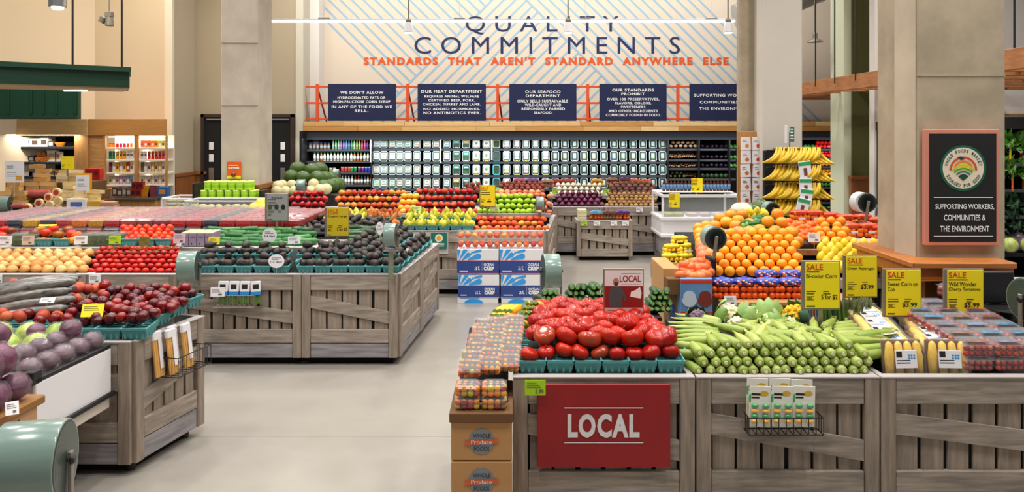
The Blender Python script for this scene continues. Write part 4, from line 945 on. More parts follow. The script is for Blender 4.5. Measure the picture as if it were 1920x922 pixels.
for k, (u, v) in enumerate(((105, 361), (90, 370), (72, 381), (50, 390), (107, 377), (92, 385))): 
    t = wheel_thing('cheese_round', f'small cheese round with red centre label, {nth(k)} from the top of the cheese mound', u, v, YI-.44-.02*k, .062, .05, (228, 196, 140), (176, 50, 40) if k < 4 else (210, 170, 110)); t['group'] = 'small cheese rounds'
box_thing('cheese_box', 'white box with blue print on the cheese island', 'box', 143, 396, YI-.44, .27, .17, .15, (226, 220, 214), face=1, facec=(80, 100, 170))
box_thing('cheese_box', 'mustard tub between white box and wrapped slices', 'tub', 175, 396, YI-.42, .16, .14, .15, (196, 150, 30))
for k in range(3): box_thing('cheese_slice_pack', f'flat reddish slice pack at the island end, {("lowest", "middle", "top")[k]} of its stack', 'pack', 203-k*2, 396-k*6, YI-.4, .2, .04, .14, (186, 130, 104))
t = thing('price_disc', 'small blue disc standing before the mustard tub', 'disc', P(177, 396, YI-.55)); MB().lathe([(.028, 0), (.028, .004)], 18, Matrix.Rotation(PI/2, 4, 'X') @ Matrix.Translation((0, .03, 0))).build('disc_card', mat('c_40_150_200', (40, 150, 200)), t)
for (u0, u1, v0, v1, lb, back) in ((9, 45, 301, 342, 'white information card clipped over the front tan cheeses', 0), (143, 168, 329, 357, 'white information card with an orange backing card', 1)):
    Y = YI-.5; t = thing('info_card', lb, 'sign', P((u0+u1)/2, v1, Y)); w_, h_ = (u1-u0)*Y/F, (v1-v0)*Y/F
    MB().bbox(-w_/2, w_/2, -.002, .002, 0, h_, .001).build('card', M_paper, t); m = MB(); lines_print(m, -w_*.4, w_*.1, h_*.62, h_*.8, 2, -.004, R, .25); lines_print(m, -w_*.4, w_*.35, h_*.25, h_*.5, 3, -.004, R, .2); m.build('print', mat('grey_print', (96, 92, 84)), t)
    MB().tube([(0, .003, 0), (0, .003, -.2)], .004, 6).build('clear_stem', M_glass, t)
    if back: MB().bbox(-w_/2+.02, w_/2+.03, .004, .008, .02, h_+.03, .001).build('backing_card', mat('c_236_160_30', (236, 160, 30)), t)
    else: m = MB(); m.rect(w_*.08, w_*.4, h_*.1, h_*.3, -.004); m.build('cheese_picture', mat('c_220_160_50', (220, 160, 50)), t)
sale_sign('small yellow card standing on the cream cheese wedges', 113, 140, 292, 318, YI+.1, sale='', frame=False, stem_v=330)
bag_roll('green bag roll at the edge of the cheese island', P(4, 381, 11), .1, .22, .1)
# ---------------------------------------------------------------- white glass bins, lime tubs
def glass_bin(lb, u0, u1, v0, v1, Y, d):
    t = thing('glass_bin', lb, 'display case', (U((u0+u1)/2, Y), Y, 0)); w_ = (u1-u0)*Y/F; z0, z1 = V(v1, Y), V(v0, Y); a = -w_/2; b = w_/2; r = .022
    for i, (x, y) in enumerate(((a, 0), (b-r, 0), (a, d-r), (b-r, d-r))): MB().bbox(x, x+r, y, y+r, z0, z1, .003).build('frame_post', M_white, t)
    m = MB(); m.bbox(a, b, 0, r, z1-r, z1, .003); m.bbox(a, b, d-r, d, z1-r, z1, .003); m.bbox(a, a+r, r, d-r, z1-r, z1, .003); m.bbox(b-r, b, r, d-r, z1-r, z1, .003); m.build('top_frame', M_white, t)
    MB().bbox(a, b, 0, d, 0, z0, .006).build('bin_base', M_white, t)
    m = MB(); m.box(a+r, b-r, .008, .012, z0, z1-r); m.build('glass_pane', M_glass, t); MB().box(b-.014, b-.01, r, d-r, z0, z1-r).build('glass_pane', M_glass, t); MB().box(a+.01, a+.014, r, d-r, z0, z1-r).build('glass_pane', M_glass, t)
    return t
glass_bin('white framed glass bin of pale cheese packs, in front of the other', 343, 482, 376, 414, 10.6, .48)
glass_bin('white framed glass bin nearer the wood cabinets', 301, 372, 371, 402, 11.2, .6)
pk = MB(); pk.ell((0, 0, 0), (.075, .05, .035), 10, 6); pkt = pk.build('pasta_pack', mat('pale_pasta', (206, 190, 120), rough=.35, noise=.35, nscale=25, cols=[(210, 196, 128), (190, 176, 110), (232, 210, 140)])); tag(pkt, 'x', 'packet')
for j in range(3):
    for k in range(8): place(pkt, (U(352+k*16, 10.75), 10.7+j*.13+R.uniform(0, .06), V(414, 10.6)+.036+j*.06), (R.uniform(-.2, .2), R.uniform(-.2, .2), R.uniform(-1, 1)), f'pale pasta packet in the front glass bin, {("front", "middle", "back")[j]} line, {nth(k)} from the wood cabinets', 'pasta packets in the glass bin')
for j in range(4): 
    for k in range(2): place(pkt, (U(322+k*20, 11.4), 11.4, V(402, 11.2)+.036+j*.05), (0, 0, 0), f'flat pale packet in the rear glass bin, {nth(j)} layer up, {"first" if k else "second"} from the lime tubs', 'packets in the rear glass bin', (1.3, 1.3, .7))
LIME = mat('lime_tub', (178, 226, 50), rough=.4); 
tp = thing('lime_tub', 'x', 'tub'); MB().lathe([(.044, 0), (.05, .005), (.05, .098), (.044, .1)], 14).build('tub_body', LIME, tp); MB().lathe([(.051, .1), (.053, .104), (.053, .118), (.05, .122)], 14).build('lid', mat('pale_lime_lid', (206, 236, 120), rough=.4), tp); MB().lathe([(.0508, .03), (.0508, .07)], 14).build('wrap_label', mat('lime_label', (150, 200, 40), rough=.5), tp)
st = thing('black_stand', 'black stand holding the lime green tubs behind the glass bin', 'stand', (U(428, 11.2), 11.2, 0)); MB().bbox(-.45, .45, -.05, .27, 0, V(373, 11.2)-.004, .005).build('stand_body', M_black, st); MB().bbox(-.48, -.45, -.06, .27, 0, V(343, 11.2), .004).build('side_panel', M_black, st); MB().bbox(.45, .48, -.06, .27, 0, V(357, 11.2), .004).build('side_panel', M_black, st)
for j in range(2):
    for r in range(2):
        for k in range(7 if not r else 6):
            place(tp, (U(382+k*15.2+r*6, 11.2), 11.22+j*.12+r*.01, V(373, 11.2)+r*.126), (0, 0, 0), f'lime green tub, {"upper" if r else "lower"} layer, {"rear" if j else "front"} line, {nth(k)} from the black stand side', 'lime tubs')
Y = 11.2; t = thing('summer_sign', 'orange red summer sign standing behind the lime tubs', 'sign', P(426.5, 337, Y)); w_, h_ = 27*Y/F, 33*Y/F
MB().bbox(-w_/2, w_/2, .26, .27, -.0, h_, .002).build('poster', mat('orange_poster', (226, 92, 20), rough=.5), t); m = MB(); m.rect(-w_*.34, w_*.3, h_*.76, h_*.8, .257); m.text('SUMMER', -w_*.4, w_*.4, h_*.56, h_*.68, .257, .04); m.build('lettering', M_letw, t)
m = MB(); m.rect(-w_*.5, w_*.5, .0, h_*.16, .257); m.build('yellow_band', M_yel, t); m = MB(); m.lathe([(.03, 0), (.036, .02), (.02, .04)], 12, Matrix.Translation((0, .25, h_*.25)) @ Matrix.Rotation(PI/2, 4, 'X')); m.build('picture', mat('c_120_50_20', (120, 50, 20)), t)
m = MB(); m.bbox(-.01, .01, .262, .275, -.26, 0); m.build('post', M_steel, t)
orb = fruit('canary_melon', mat('canary_melon_skin', (246, 190, 40), rough=.4), .085, .09, .03, 'melon')
for k, (u, v, Y) in enumerate(((478, 392, 9.9), (492, 392, 9.9), (480, 404, 9.7), (492, 405, 9.7), (490, 384, 10.1))): place(orb, P(u, v, Y), (0, 0, k), f'round golden melon beside the glass bin, {nth(k)} from the bin', 'golden melons beside the glass bin')
# ================================================================ middle island: onions, tomatoes, avocados, berries
def Ln(u0, u1, v, Y): return (P(u0, v, Y), P(u1, v, Y))
YD = 7.0
c1, _ = crate('grey slatted crate of onions at the island, oranges in front', (U(-40, YD), YD), (U(165, YD), YD), brace=1, nsl=6, seed=1)
c2, _ = crate('grey slatted crate under the red vine tomatoes', (U(166, YD), YD), (U(336, YD), YD), nsl=6, seed=2)
c3, _ = crate('grey slatted crate with the hanging asparagus rack', (U(337, YD), YD), (U(566, YD), YD), nsl=9, seed=3)
c4, _ = crate('grey slatted corner crate under the avocados', (U(567, YD), YD), (-1.0, YD), nsl=5, seed=4)
c5, _ = crate('grey slatted side crate facing the aisle beside the avocado corner', (-1.0, YD+.01), (-.92, 7.95), nsl=5, seed=5, brace=-1, depth=.8)
c6, _ = crate('grey slatted rear side crate facing the aisle behind the avocado corner', (-.92, 7.96), (-.84, 8.9), nsl=5, seed=6, brace=-1, depth=.8)
MB().bbox(.1, .2, .1, .2, 0, .065).build('caster', M_black, c5)
# stepped shelves of the island
isl2 = thing('stepped_shelf', 'stepped grey display shelf in the middle of the avocado and berry island', 'shelf', (-2.6, 7.75, 0))
off = Matrix.Translation((2.6, -7.75, 0))
zt2 = V(463, 7.72)
MB().bbox(-5.6, -1.35, 7.72, 8.3, .5, zt2-.02, .004).build('riser_box', M_blackm, isl2, M=off)
MB().bbox(-5.6, -1.35, 7.70, 7.73, zt2-.09, zt2, .004).build('shelf_edge', M_shelfw, isl2, M=off)
MB().bbox(-5.6, -1.35, 7.73, 8.3, zt2-.02, zt2-.005, .003).build('shelf_board', M_shelfw, isl2, M=off)
MB().bbox(-6.3, -1.5, 8.3, 10.0, .3, .93, .004).build('table_box', M_blackm, isl2, M=off)
def deck(par, f, b, th): return riser(par, f, b, th)
onion = fruit('onion', mat('onion_skin', (222, 160, 84), rough=.35, noise=.22, nscale=18, stretch=(6, 6, 1), cols=[(232, 172, 92), (214, 146, 70), (240, 196, 124), (222, 156, 80)]), .05, .042, 0, 'onion', 14, 10, fn=onionf)
f, b = Ln(-22, 158, 506, 7.1), Ln(-24, 166, 474, 7.6); heap(onion, f, b, 5, .096, 'yellow onion', 'the store wall', rj=.5, group='yellow onions'); deck(c1, f, b, .045)
vt = fruit('vine_tomato', mat('vine_tomato_skin', (190, 14, 8), rough=.26, spec=.35, cols=[(194, 16, 8), (168, 10, 8), (206, 34, 14)]), .034, .031, .1, 'tomato', 12, 8)
f, b = Ln(172, 330, 507.5, 7.09), Ln(186, 336, 466, 7.6); heap(vt, f, b, 6, .066, 'red vine tomato', 'the onions', rj=.5, group='red vine tomatoes'); deck(c2, f, b, .033)
st_ = MB(); st_.tube([(-.09, 0, 0), (-.03, 0, .012), (.03, .01, .01), (.09, 0, .0)], .003, 5)
for x in (-.06, 0, .06): st_.tube([(x, 0, .008), (x+.015, -.015, 0)], .002, 4); st_.tube([(x+.015, -.015, 0), (x+.028, -.02, .012)], .004, 4)
vs = tag(st_.build('tomato_vine', mat('vine_green', (74, 98, 36), rough=.7)), 'x', 'stem')
for k in range(9): place(vs, P(195+k*16, 478-(k % 3)*5, 7.36+(k % 3)*.08)+Vector((0, 0, .02)), (0, 0, R.uniform(-.6, .6)), f'green vine stem among the red vine tomatoes, {nth(k)} from the onions', 'vine stems')
# avocado baskets
bk = basket(.145, .15, .07); tag(bk, 'x', 'basket')
avo = fruit('avocado', mat('avocado_skin', (42, 34, 32), rough=.55, bump=.35, nscale=60, cols=[(46, 38, 36), (34, 28, 28), (52, 46, 36), (58, 44, 46)]), .037, .052, 0, 'avocado', 12, 9, True, fn=avof)
def on_basket(pt, proto, n, lb, grp, r=.045, h=.075, lay=1.3, spread=.042, tilt=0):
    for i in range(n):
        a = 2*PI*i/max(1, n-1)+R.uniform(-.3, .3); rr = spread if i < n-1 else 0; hz = h if i < n-1 else h+r*1.2
        place(proto, Vector(pt)+Vector((math.cos(a)*rr, math.sin(a)*rr, hz)), (lay+R.uniform(-.5, .5), R.uniform(-.4, .4), R.uniform(0, 6.3)), lb, grp, R.uniform(.92, 1.06))
for row, (v, Y) in enumerate(((513, 7.1), (494, 7.28))):
    for seg, (u0, n, lb) in enumerate(((394, 5, 'asparagus rack'), (577, 6, 'corner bag roll'))):
        for k in range(n):
            p = P(u0+k*31.5, v, Y) if seg else P(u0+k*34, v, Y)
            p.z = (.8, .875)[row]
            place(bk, p, (.12, 0, 0), f'teal basket of avocados above the {lb}, {"rear" if row else "front"} line, {nth(k)} from the tomatoes', 'teal avocado baskets')
            on_basket(p, avo, 7, f'dark avocado in the {"rear" if row else "front"} basket line above the {lb}', f'avocados above {lb} {row}', h=.08)
for cr, (a, b_) in ((c3, (380, 560)), (c4, (566, 742))): deck(cr, (Vector((U(a, 7), 7.03, .795)), Vector((U(b_, 7), 7.03, .795))), (Vector((U(a, 7), 7.5, .93)), Vector((U(b_, 7), 7.5, .93))), .012)
place(bk, P(557, 500, 7.2), (0, 1.35, .2), 'empty teal basket set on edge between the avocado displays', None, (1, 1.1, 1.2))
# a line of baskets along the aisle side, seen end on
for cl in range(3):
    for k in range(7):
        y = 7.2+k*.235; x = -1.08-cl*.19+.083*(y-7)*.9; z = .8+cl*.055
        if cl == 2 and k < 1: continue
        place(bk, (x, y, z), (0, .18, .04), f'teal avocado basket facing the aisle, {("outer", "middle", "inner")[cl]} line, {nth(k)} from the corner', 'aisle side avocado baskets', (1.1, 1.45, 1))
        on_basket((x, y-.05, z), avo, 5, f'dark avocado in the {("outer", "middle", "inner")[cl]} aisle side baskets', f'aisle side avocados {cl}', h=.085, spread=.05)
for cr in (c5, c6): MB().bbox(.02, .92, .03, .62, .6, .775, .003).build('bin_top', M_blackm, cr)
# cucumbers and courgettes
def longveg(nm, col, l, r, cat, cols=None):
    m = MB(); n = 9; pts = []; rs = []
    for i in range(n):
        t = i/(n-1); pts.append(((t-.5)*l, .012*math.sin(t*PI), 0)); rs.append(r*min(1, 1.9*math.sin(PI*(.03+.94*t))**.6))
    m.tube(pts, rs, 10); o = m.build(nm, mat(nm+'_skin', col, rough=.3, spec=.35, cols=cols), smooth=True); return tag(o, 'x', cat)
cuc = longveg('cucumber', (40, 104, 44), .2, .034, 'cucumber', [(44, 110, 50), (30, 84, 38), (60, 126, 56)])
f, b = Ln(400, 590, 457, 7.85), Ln(392, 588, 431, 8.2)
for r in range(5):
    t = r/4; l = f[0].lerp(b[0], t); q = f[1].lerp(b[1], t)
    for k in range(6): place(cuc, l.lerp(q, (k+.3+.3*(r % 2))/6)+Vector((0, R.uniform(-.02, .02), 0)), (R.uniform(-1, 1), R.uniform(-.06, .06), R.uniform(-.3, .3)+(PI if k % 2 else 0)), f'green cucumber, {nth(r)} layer up, {nth(k)} from the lavender cartons', 'green cucumbers', R.uniform(.92, 1.08))
deck(isl2, f, b, .028)
zuc = longveg('courgette', (34, 74, 34), .19, .033, 'courgette', [(34, 78, 38), (26, 58, 30), (48, 92, 44)])
f, b = Ln(660, 738, 452, 7.85), Ln(655, 735, 428, 8.2)
for r in range(5):
    t = r/4; l = f[0].lerp(b[0], t); q = f[1].lerp(b[1], t)
    for k in range(3): place(zuc, l.lerp(q, (k+.4)/3), (R.uniform(-1, 1), R.uniform(-.06, .06), R.uniform(-.3, .3)), f'dark courgette beside the yellow sale card, {nth(r)} layer up, {nth(k)} from the card', 'dark courgettes')
deck(isl2, f, b, .028)
# avocados heaped loose behind
f = [P(440, 424, 8.45), P(735, 446, 8.45)]
cluster(avo, [P(455, 432, 8.4), P(725, 432, 8.4), P(715, 406, 9.3), P(475, 406, 9.3)], 13, 4, 'dark loose avocado heaped behind the cucumbers', 'loose avocados behind the cucumbers', .015, .6, .02, lay=1.2)
riser(isl2, (P(450, 432, 8.36), P(730, 432, 8.36)), (P(470, 405, 9.35), P(720, 405, 9.35)), .03)
cluster(avo, [P(585, 478, 7.45), P(735, 478, 7.45), P(735, 452, 7.68), P(600, 452, 7.68)], 9, 3, 'dark loose avocado in front of the sale card post', 'loose avocados by the sale card', .012, .6, .015, lay=1.2)
# second tier: heirlooms, herbs, romas, lavender boxes
z2 = zt2+.0
hm = fruit('heirloom_tomato', mat('heirloom_skin', (222, 60, 20), rough=.22, spec=.35, cols=[(226, 74, 20), (206, 30, 20), (240, 150, 20), (110, 50, 30), (232, 100, 20), (214, 40, 40)]), .052, .04, .16, 'tomato', 14, 9, lobes=6)
rm = fruit('roma_tomato', mat('roma_skin', (230, 52, 16), rough=.28, spec=.35, cols=[(234, 62, 18), (222, 40, 14), (240, 84, 24)]), .034, .044, .04, 'tomato', 12, 9)
bk2 = lambda u: Vector((U(u, 7.85), 7.85, z2))
for k, u in enumerate((63, 90, 122)): place(bk, bk2(u), (0, 0, 0), f'teal basket of heirloom tomatoes between the herb packs, {nth(k)} from the store wall', 'heirloom baskets', 1.02)
for k, u in enumerate((222, 247, 281, 311)): place(bk, bk2(u), (0, 0, 0), f'teal basket of orange red tomatoes behind the vine tomatoes, {nth(k)} from the herbs', 'plum tomato baskets', 1.02)
for k, (u, v) in enumerate(((68, 451), (81, 451), (93, 452), (118, 452), (136, 450), (64, 437), (86, 436), (109, 440), (134, 437), (128, 430), (75, 430), (100, 429), (143, 440), (7, 430), (20, 433), (-3, 434), (2, 441))):
    place(hm, P(u, v, 7.84 if v > 445 else 7.9 if v > 434 else 8.0), (R.uniform(-.3, .3), R.uniform(-.3, .3), k), f'mixed heirloom tomato over the teal baskets, {nth(k)} counted from the store wall' if u > 30 else f'orange heirloom tomato at the store wall end of the second tier, {nth(k-13)}', 'heirloom tomatoes' if u > 30 else 'wall end heirlooms')
f, b = Ln(224, 326, 453, 7.84), Ln(232, 318, 427, 8.2); heap(rm, f, b, 5, .07, 'orange red tomato', 'the herb packs', rj=1, group='orange red tomatoes'); deck(isl2, (f[0], f[1]), b, .06)
def clampack(nm, lb, w_, d, h, fill, lid=True, cat='fruit box', lidm=None):
    t = thing(nm, lb, cat)
    MB().bbox(-w_/2+.004, w_/2-.004, .004, d-.004, .003, h*.85, .01).build('contents', fill, t)
    m = MB(); q = .92
    m.add([(-w_/2*q, d*.04, 0), (w_/2*q, d*.04, 0), (w_/2*q, d*.96, 0), (-w_/2*q, d*.96, 0), (-w_/2, 0, h*.8), (w_/2, 0, h*.8), (w_/2, d, h*.8), (-w_/2, d, h*.8)], [(3, 2, 1, 0), (0, 1, 5, 4), (1, 2, 6, 5), (2, 3, 7, 6), (3, 0, 4, 7)]); m.build('tub', M_plastic, t)
    m = MB(); m.bbox(-w_/2-.004, w_/2+.004, -.004, d+.004, h*.8, h*.86, .003); m.bbox(-w_/2+.008, w_/2-.008, .008, d-.008, h*.86, h, .008); m.build('lid', lidm or M_plastic2, t)
    return t
hb = clampack('herb_pack', 'x', .125, .2, .13, mat('packed_herbs', (86, 100, 58), rough=.7, noise=.65, nscale=40), cat='herb pack', lidm=M_plastic2)
for k, u in enumerate((34, 54, 160, 177, 197, 214)): place(hb, (U(u, 7.8), 7.77, z2), (0, 0, R.uniform(-.05, .05)), f'clear pack of green herbs on the second tier, {nth(k)} from the store wall', 'clear herb packs')
for k in range(4):
    u = 346+k*15; t = box_thing('tea_carton', f'lavender slim carton on the second tier, {nth(k)} from the tomatoes', 'carton', u, 461, 7.76, .07, .125, .24, (150, 134, 156), 'lavender cartons'); t.children[0]
    MB().bbox(-.034, .034, .01, .23, .125, .13, .001).build('pale_top', mat('c_220_214_150', (220, 214, 150)), t); m = MB(); m.rect(-.02, .022, .085, .09, -.002); m.disc(-.01, -.002, .02, .008, 10); m.build('print', M_blk, t)
# berries in clear clamshells: columns receding from the front edge
BR = [(190, 20, 24), (232, 120, 20), (150, 16, 30), (60, 20, 40), (200, 40, 24), (40, 36, 60), (214, 150, 30), (206, 30, 30), (190, 24, 34), (150, 50, 40), (226, 170, 30), (196, 24, 30)]
protos = []
for k, c in enumerate(BR):
    n = ['red', 'orange', 'crimson', 'blackberry', 'bright red', 'dark blue', 'golden', 'scarlet', 'ruby', 'brownish red', 'yellow', 'deep red'][k]
    protos.append((clampack('berry_pack', 'x', .16, .19, .085, mat('berries_%d' % k, c, rough=.3, noise=.6, nscale=60), lidm=mat('berry_lid', (228, 220, 226), rough=.1, alpha=.12, spec=.6)), n))
cols_b = []
x = -5.75; ci = 0
while x < -2.15:
    pr, n = protos[(ci*5+2) % 12] if x < -3.0 else protos[(0, 7, 8, 11)[ci % 4]]
    n_ = 7 if x < -2.6 else 6
    for r in range(n_):
        for lay in (0, 1):
            y = 8.36+r*.205+(.03 if lay else 0)
            if lay == 0 and r > 1: continue
            pr2, nn = (pr, n) if lay else protos[(ci*3+r) % 12]
            place(pr2, (x+R.uniform(-.008, .008), y, .945+lay*.088), (0, 0, R.uniform(-.05, .05)), f'{nn} berry pack, {"upper" if lay else "lower"} layer, {nth(r)} back, {nth(ci)} line from store wall', 'berry packs on the middle island')
    x += .172; ci += 1
price_tag('yellow card propped on the berry packs nearest the heirlooms', 71, 104, 418, 424, 8.2, M_yel, 0, 1.1, post=.08)
# price tags of this island
for u0, u1, v0, v1, mt, lb in ((-4, 22, 442, 458, M_paper, 'white price tag by the orange heirlooms at the island end'), (41, 63, 442, 459, mat('beige_card', (206, 184, 164)), 'beige price tag before the first herb packs'), (139, 163, 442, 458, M_paper, 'white price tag between heirlooms and herbs'), (204, 226, 442, 458, M_lime, 'lime price tag between herbs and tomatoes'), (260, 281, 443, 459, mat('olive_card', (116, 112, 16)), 'olive price tag in front of the orange red tomatoes'), (325, 347, 438, 456, mat('lavender_card', (206, 184, 194)), 'pale mauve price tag before the lavender cartons'), (390, 412, 444, 458, M_yel, 'yellow price tag at the cucumbers by the lavender cartons'), (540, 563, 443, 457, M_paper, 'white price tag in the middle of the cucumbers')):
    price_tag(lb, u0, u1, v0, v1, 7.66, mt, R.uniform(-.1, .1), post=.045)
price_tag('white price tag clipped to the crate below the first vine tomatoes', 167, 189, 515, 531, 6.96, M_paper, 0, 0)
price_tag('white price tag at the end of the onion crate', -8, 4, 514, 530, 6.96, M_paper, 0, 0)
for u0, u1, v0, v1, rz, lb, tx in ((491, 519, 428, 454, 0, 'round white ripeness disc standing in the cucumbers', '3-4 days'), (503, 533, 477, 502, 0, 'round white ripeness disc before the front avocado baskets', '1-2 days'), (703, 722, 416, 440, 1.0, 'round white ripeness disc turned to the aisle behind the corner roll', '3-4 days'), (756, 774, 465, 490, 1.0, 'round white ripeness disc turned to the aisle on the side baskets', '1-2 days')):
    price_tag(lb, u0, u1, v0, v1, 7.0 if v0 > 470 and not rz else 7.6, M_paper, rz, .05, post=.09, round_=True, txt=tx)
sale_sign('yellow sale card on a post among the avocados, 2 for 5', 609, 655, 388, 444, 7.55, ('Organic Large',), '2 for $5', stem_v=480, yel=mat('olive_yellow_card', (206, 180, 14), rough=.6))
t = sale_sign('grey avocado ripeness board with three painted avocados', 497, 541, 362, 415, 8.3, (), '', sale='', stem_v=440, yel=mat('grey_board', (150, 148, 146), rough=.6))
h_ = 53*8.3/F; w_ = 44*8.3/F
for k, c in enumerate(((70, 80, 40), (50, 52, 48), (30, 28, 28))):
    m = MB(); x = -w_*.28+k*w_*.28; z = h_*.52; m.add([(x+math.sin(a)*w_*.09*(1-.3*math.cos(a)), -.011, z+math.cos(a)*h_*.1) for a in [2*PI*i/16 for i in range(16)]], [tuple(range(16))]); m.build('avocado_picture', mat('c_%d_%d_%d' % c, c), t)
m = MB(); m.text('Avocado', -w_*.22, w_*.25, h_*.8, h_*.88, -.0108, .01); m.build('heading', M_blk, t)
bag_roll('green bag roll on the crate between tomatoes and avocados', P(354, 499, 6.82), .13, .15, .14)
bag_roll('green bag roll on a post at the avocado corner', P(733, 440, 6.93), .1, .1, -.05, stand=.25)
# asparagus rack on the crate
t = thing('wire_rack', 'thin wire rack hooked on the crate front holding asparagus sleeves', 'rack', P(444, 571, 6.95)); wire_rack(t, .36, .1, .1, 9, M_steel)
ap = thing('asparagus_sleeve', 'x', 'packet'); MB().bbox(-.04, .04, -.02, .02, .1, .19, .004).build('white_header', M_paper, ap); MB().bbox(-.04, .04, -.021, .021, .075, .105, .002).build('blue_band', mat('c_40_130_200', (40, 130, 200)), ap)
m = MB()
for i in range(6): m.tube([(-.033+i*.013, 0, 0), (-.033+i*.013, 0, .1)], .006, 6)
m.build('spear', mat('asparagus_green', (86, 120, 50), rough=.6), ap); m = MB(); m.rect(-.025, .025, .125, .165, -.0215); m.build('print', M_blk, ap)
for k in range(4): place(ap, P(418+k*20.5, 569, 6.9), (-.1, 0, .3 if k == 3 else 0), f'asparagus sleeve in the wire rack, {nth(k)} from the bag roll', 'asparagus sleeves')
price_tag('white price tag on the asparagus rack', 395, 421, 539, 556, 6.82, M_paper, .1, .1)
t = thing('green_clip_tag', 'small green strip of paper standing before the courgettes', 'tag', P(681, 455, 7.66)); MB().prism([(-.012, 0), (.012, 0), (.022, .1), (-.016, .1)], 0, .002).build('card', mat('c_90_150_50', (90, 150, 50)), t)
# ================================================================ near island: plums, wrapped cabbages
A_, B_ = (U(248, 4.77), 4.77), (-2.11, 5.43)
g1, gw = crate('grey slatted crate of plums at the aisle, front face beside the white case', (-3.9, 4.77), A_, nsl=7, seed=11, brace=-1, depth=.6)
g2, gw2 = crate('grey slatted plum crate side facing the aisle, breadstick rack hung on it', A_, B_, nsl=5, seed=12, brace=-1, depth=.5)
for x in (.06, gw2-.1): MB().lathe([(.028, 0), (.028, .07)], 10).build('caster', M_black, g2, loc=(x, .06, 0))
pb_ = basket(.15, .16, .075, 'pulp_basket'); tag(pb_, 'x', 'basket'); 
plum = fruit('plum', mat('plum_skin', (110, 14, 26), rough=.2, spec=.45, noise=.3, nscale=14, cols=[(100, 8, 16), (66, 5, 18), (126, 14, 16), (160, 26, 16)]), .037, .035, .08, 'plum')
pch = fruit('peach', mat('peach_skin', (206, 74, 44), rough=.6, noise=.4, nscale=12, cols=[(214, 84, 46), (190, 52, 38), (226, 110, 60)]), .038, .036, .1, 'peach')
for k in range(11):
    x = -3.75+k*.155-.06; place(pb_, (x, 4.86, .8), (.1, 0, 0), f'teal basket at the front edge of the plum crate, {nth(k)} from the store side', 'front plum baskets')
d = Vector((B_[0]-A_[0], B_[1]-A_[1], 0)).normalized()
for k in range(4):
    q = Vector((A_[0], A_[1], .8))+d*(.15+k*.165)+Vector((-.1, .03, .02*k)); place(pb_, q, (.1, 0, math.atan2(d.y, d.x)), f'teal plum basket along the aisle edge, {nth(k)} from the crate corner', 'aisle plum baskets')
for k in range(4):
    q = Vector((A_[0], A_[1], .8))+d*(.15+k*.165)+Vector((-.1, .03, .02*k)); on_basket(q, plum, 5, 'dark red plum over the aisle edge baskets', 'aisle edge plums', .036, .08, .5)
f, b = (Vector((-3.7, 4.86, .895)), Vector((-2.34, 4.86, .895))), (Vector((-3.4, 5.45, .98)), Vector((-2.2, 5.45, .96)))
for r in range(7):
    t = r/6; l = f[0].lerp(b[0], t); q = f[1].lerp(b[1], t); n = 15
    for k in range(n):
        p = l.lerp(q, (k+.5*(r % 2))/n)+Vector((R.uniform(-.02, .02), R.uniform(-.02, .02), R.uniform(-.012, .03))); rd = (p.x+3.7)/1.4
        isp = rd > .62+R.uniform(-.12, .12)
        place(plum if isp else pch, p, (R.uniform(-1, 1), R.uniform(-1, 1), R.uniform(0, 6)), 'dark red plum heaped on the aisle end of the crate' if isp else 'orange red peach heaped beside the dark plums', 'dark plums' if isp else 'orange red peaches', R.uniform(.92, 1.12))
cluster(plum, [(-2.55, 4.82, .9), (-2.2, 4.82, .9), (-2.14, 5.3, .93), (-2.4, 5.3, .95)], 5, 6, 'dark red plum at the aisle corner of the crate', 'corner plums', .015, .8, .02)
riser(g1, ((-3.8, 4.95, .9), (-2.3, 4.95, .9)), ((-3.5, 5.36, .95), (-2.4, 5.36, .95)), .03)
price_tag('yellow price card on a clear stand among the peaches and plums', 152, 191, 569, 594, 4.85, M_yel, .15, .5, post=.06)
t = thing('basket_rail', 'thin black wire railing along the front of the plum baskets', 'rail', (-3, 4.79, .86)); MB().tube([(-.9, 0, .03), (.66, 0, .0), (.74, .1, .01)], .004, 6).build('wire', M_black, t); MB().tube([(.67, 0, .02), (.67, 0, -.08)], .004, 6).build('upright', M_steel, t)
# oranges in a wire basket, wrapped leeks
t = thing('wire_basket', 'brown wire basket of oranges standing before the onion crate', 'basket', P(47, 567, 5.6)); wire_rack(t, .33, .2, .09, 12, mat('bronze_wire', (96, 60, 26), rough=.5)); MB().bbox(-.16, .16, -.19, -.01, -.012, 0, .002).build('base_plate', M_black, t)
MB().bbox(-.05, .05, -.14, -.05, -V(567, 5.6), -.012, .004).build('stand_post', M_black, t)
org0 = fruit('orange', mat('orange_peel', (248, 152, 10), rough=.4, bump=.15, nscale=120, cols=[(250, 158, 10), (244, 142, 8), (250, 170, 20)]), .04, .039, .05, 'orange', 14, 10)
for k, (u, v, y) in enumerate(((16, 561, 5.5), (35, 562, 5.5), (54, 562, 5.49), (71, 560, 5.5), (25, 550, 5.5), (33, 545, 5.5), (60, 545, 5.5), (45, 552, 5.46), (78, 556, 5.52))): place(org0, P(u, v, y), (0, 0, k), f'orange in the bronze wire basket, {nth(k)} counted from the store wall', 'oranges in the wire basket', 1)
sl = MB(); sl.tube([(-.3, 0, 0), (-.28, 0, 0), (0, .01, .01), (.26, 0, 0), (.3, 0, 0)], [.006, .03, .034, .028, .012], 10)
lk = tag(sl.build('wrapped_leek', mat('wrapped_leek', (150, 144, 138), rough=.2, noise=.85, nscale=9, stretch=(1, 6, 6), spec=.8, bump=.6), smooth=True), 'x', 'leek')
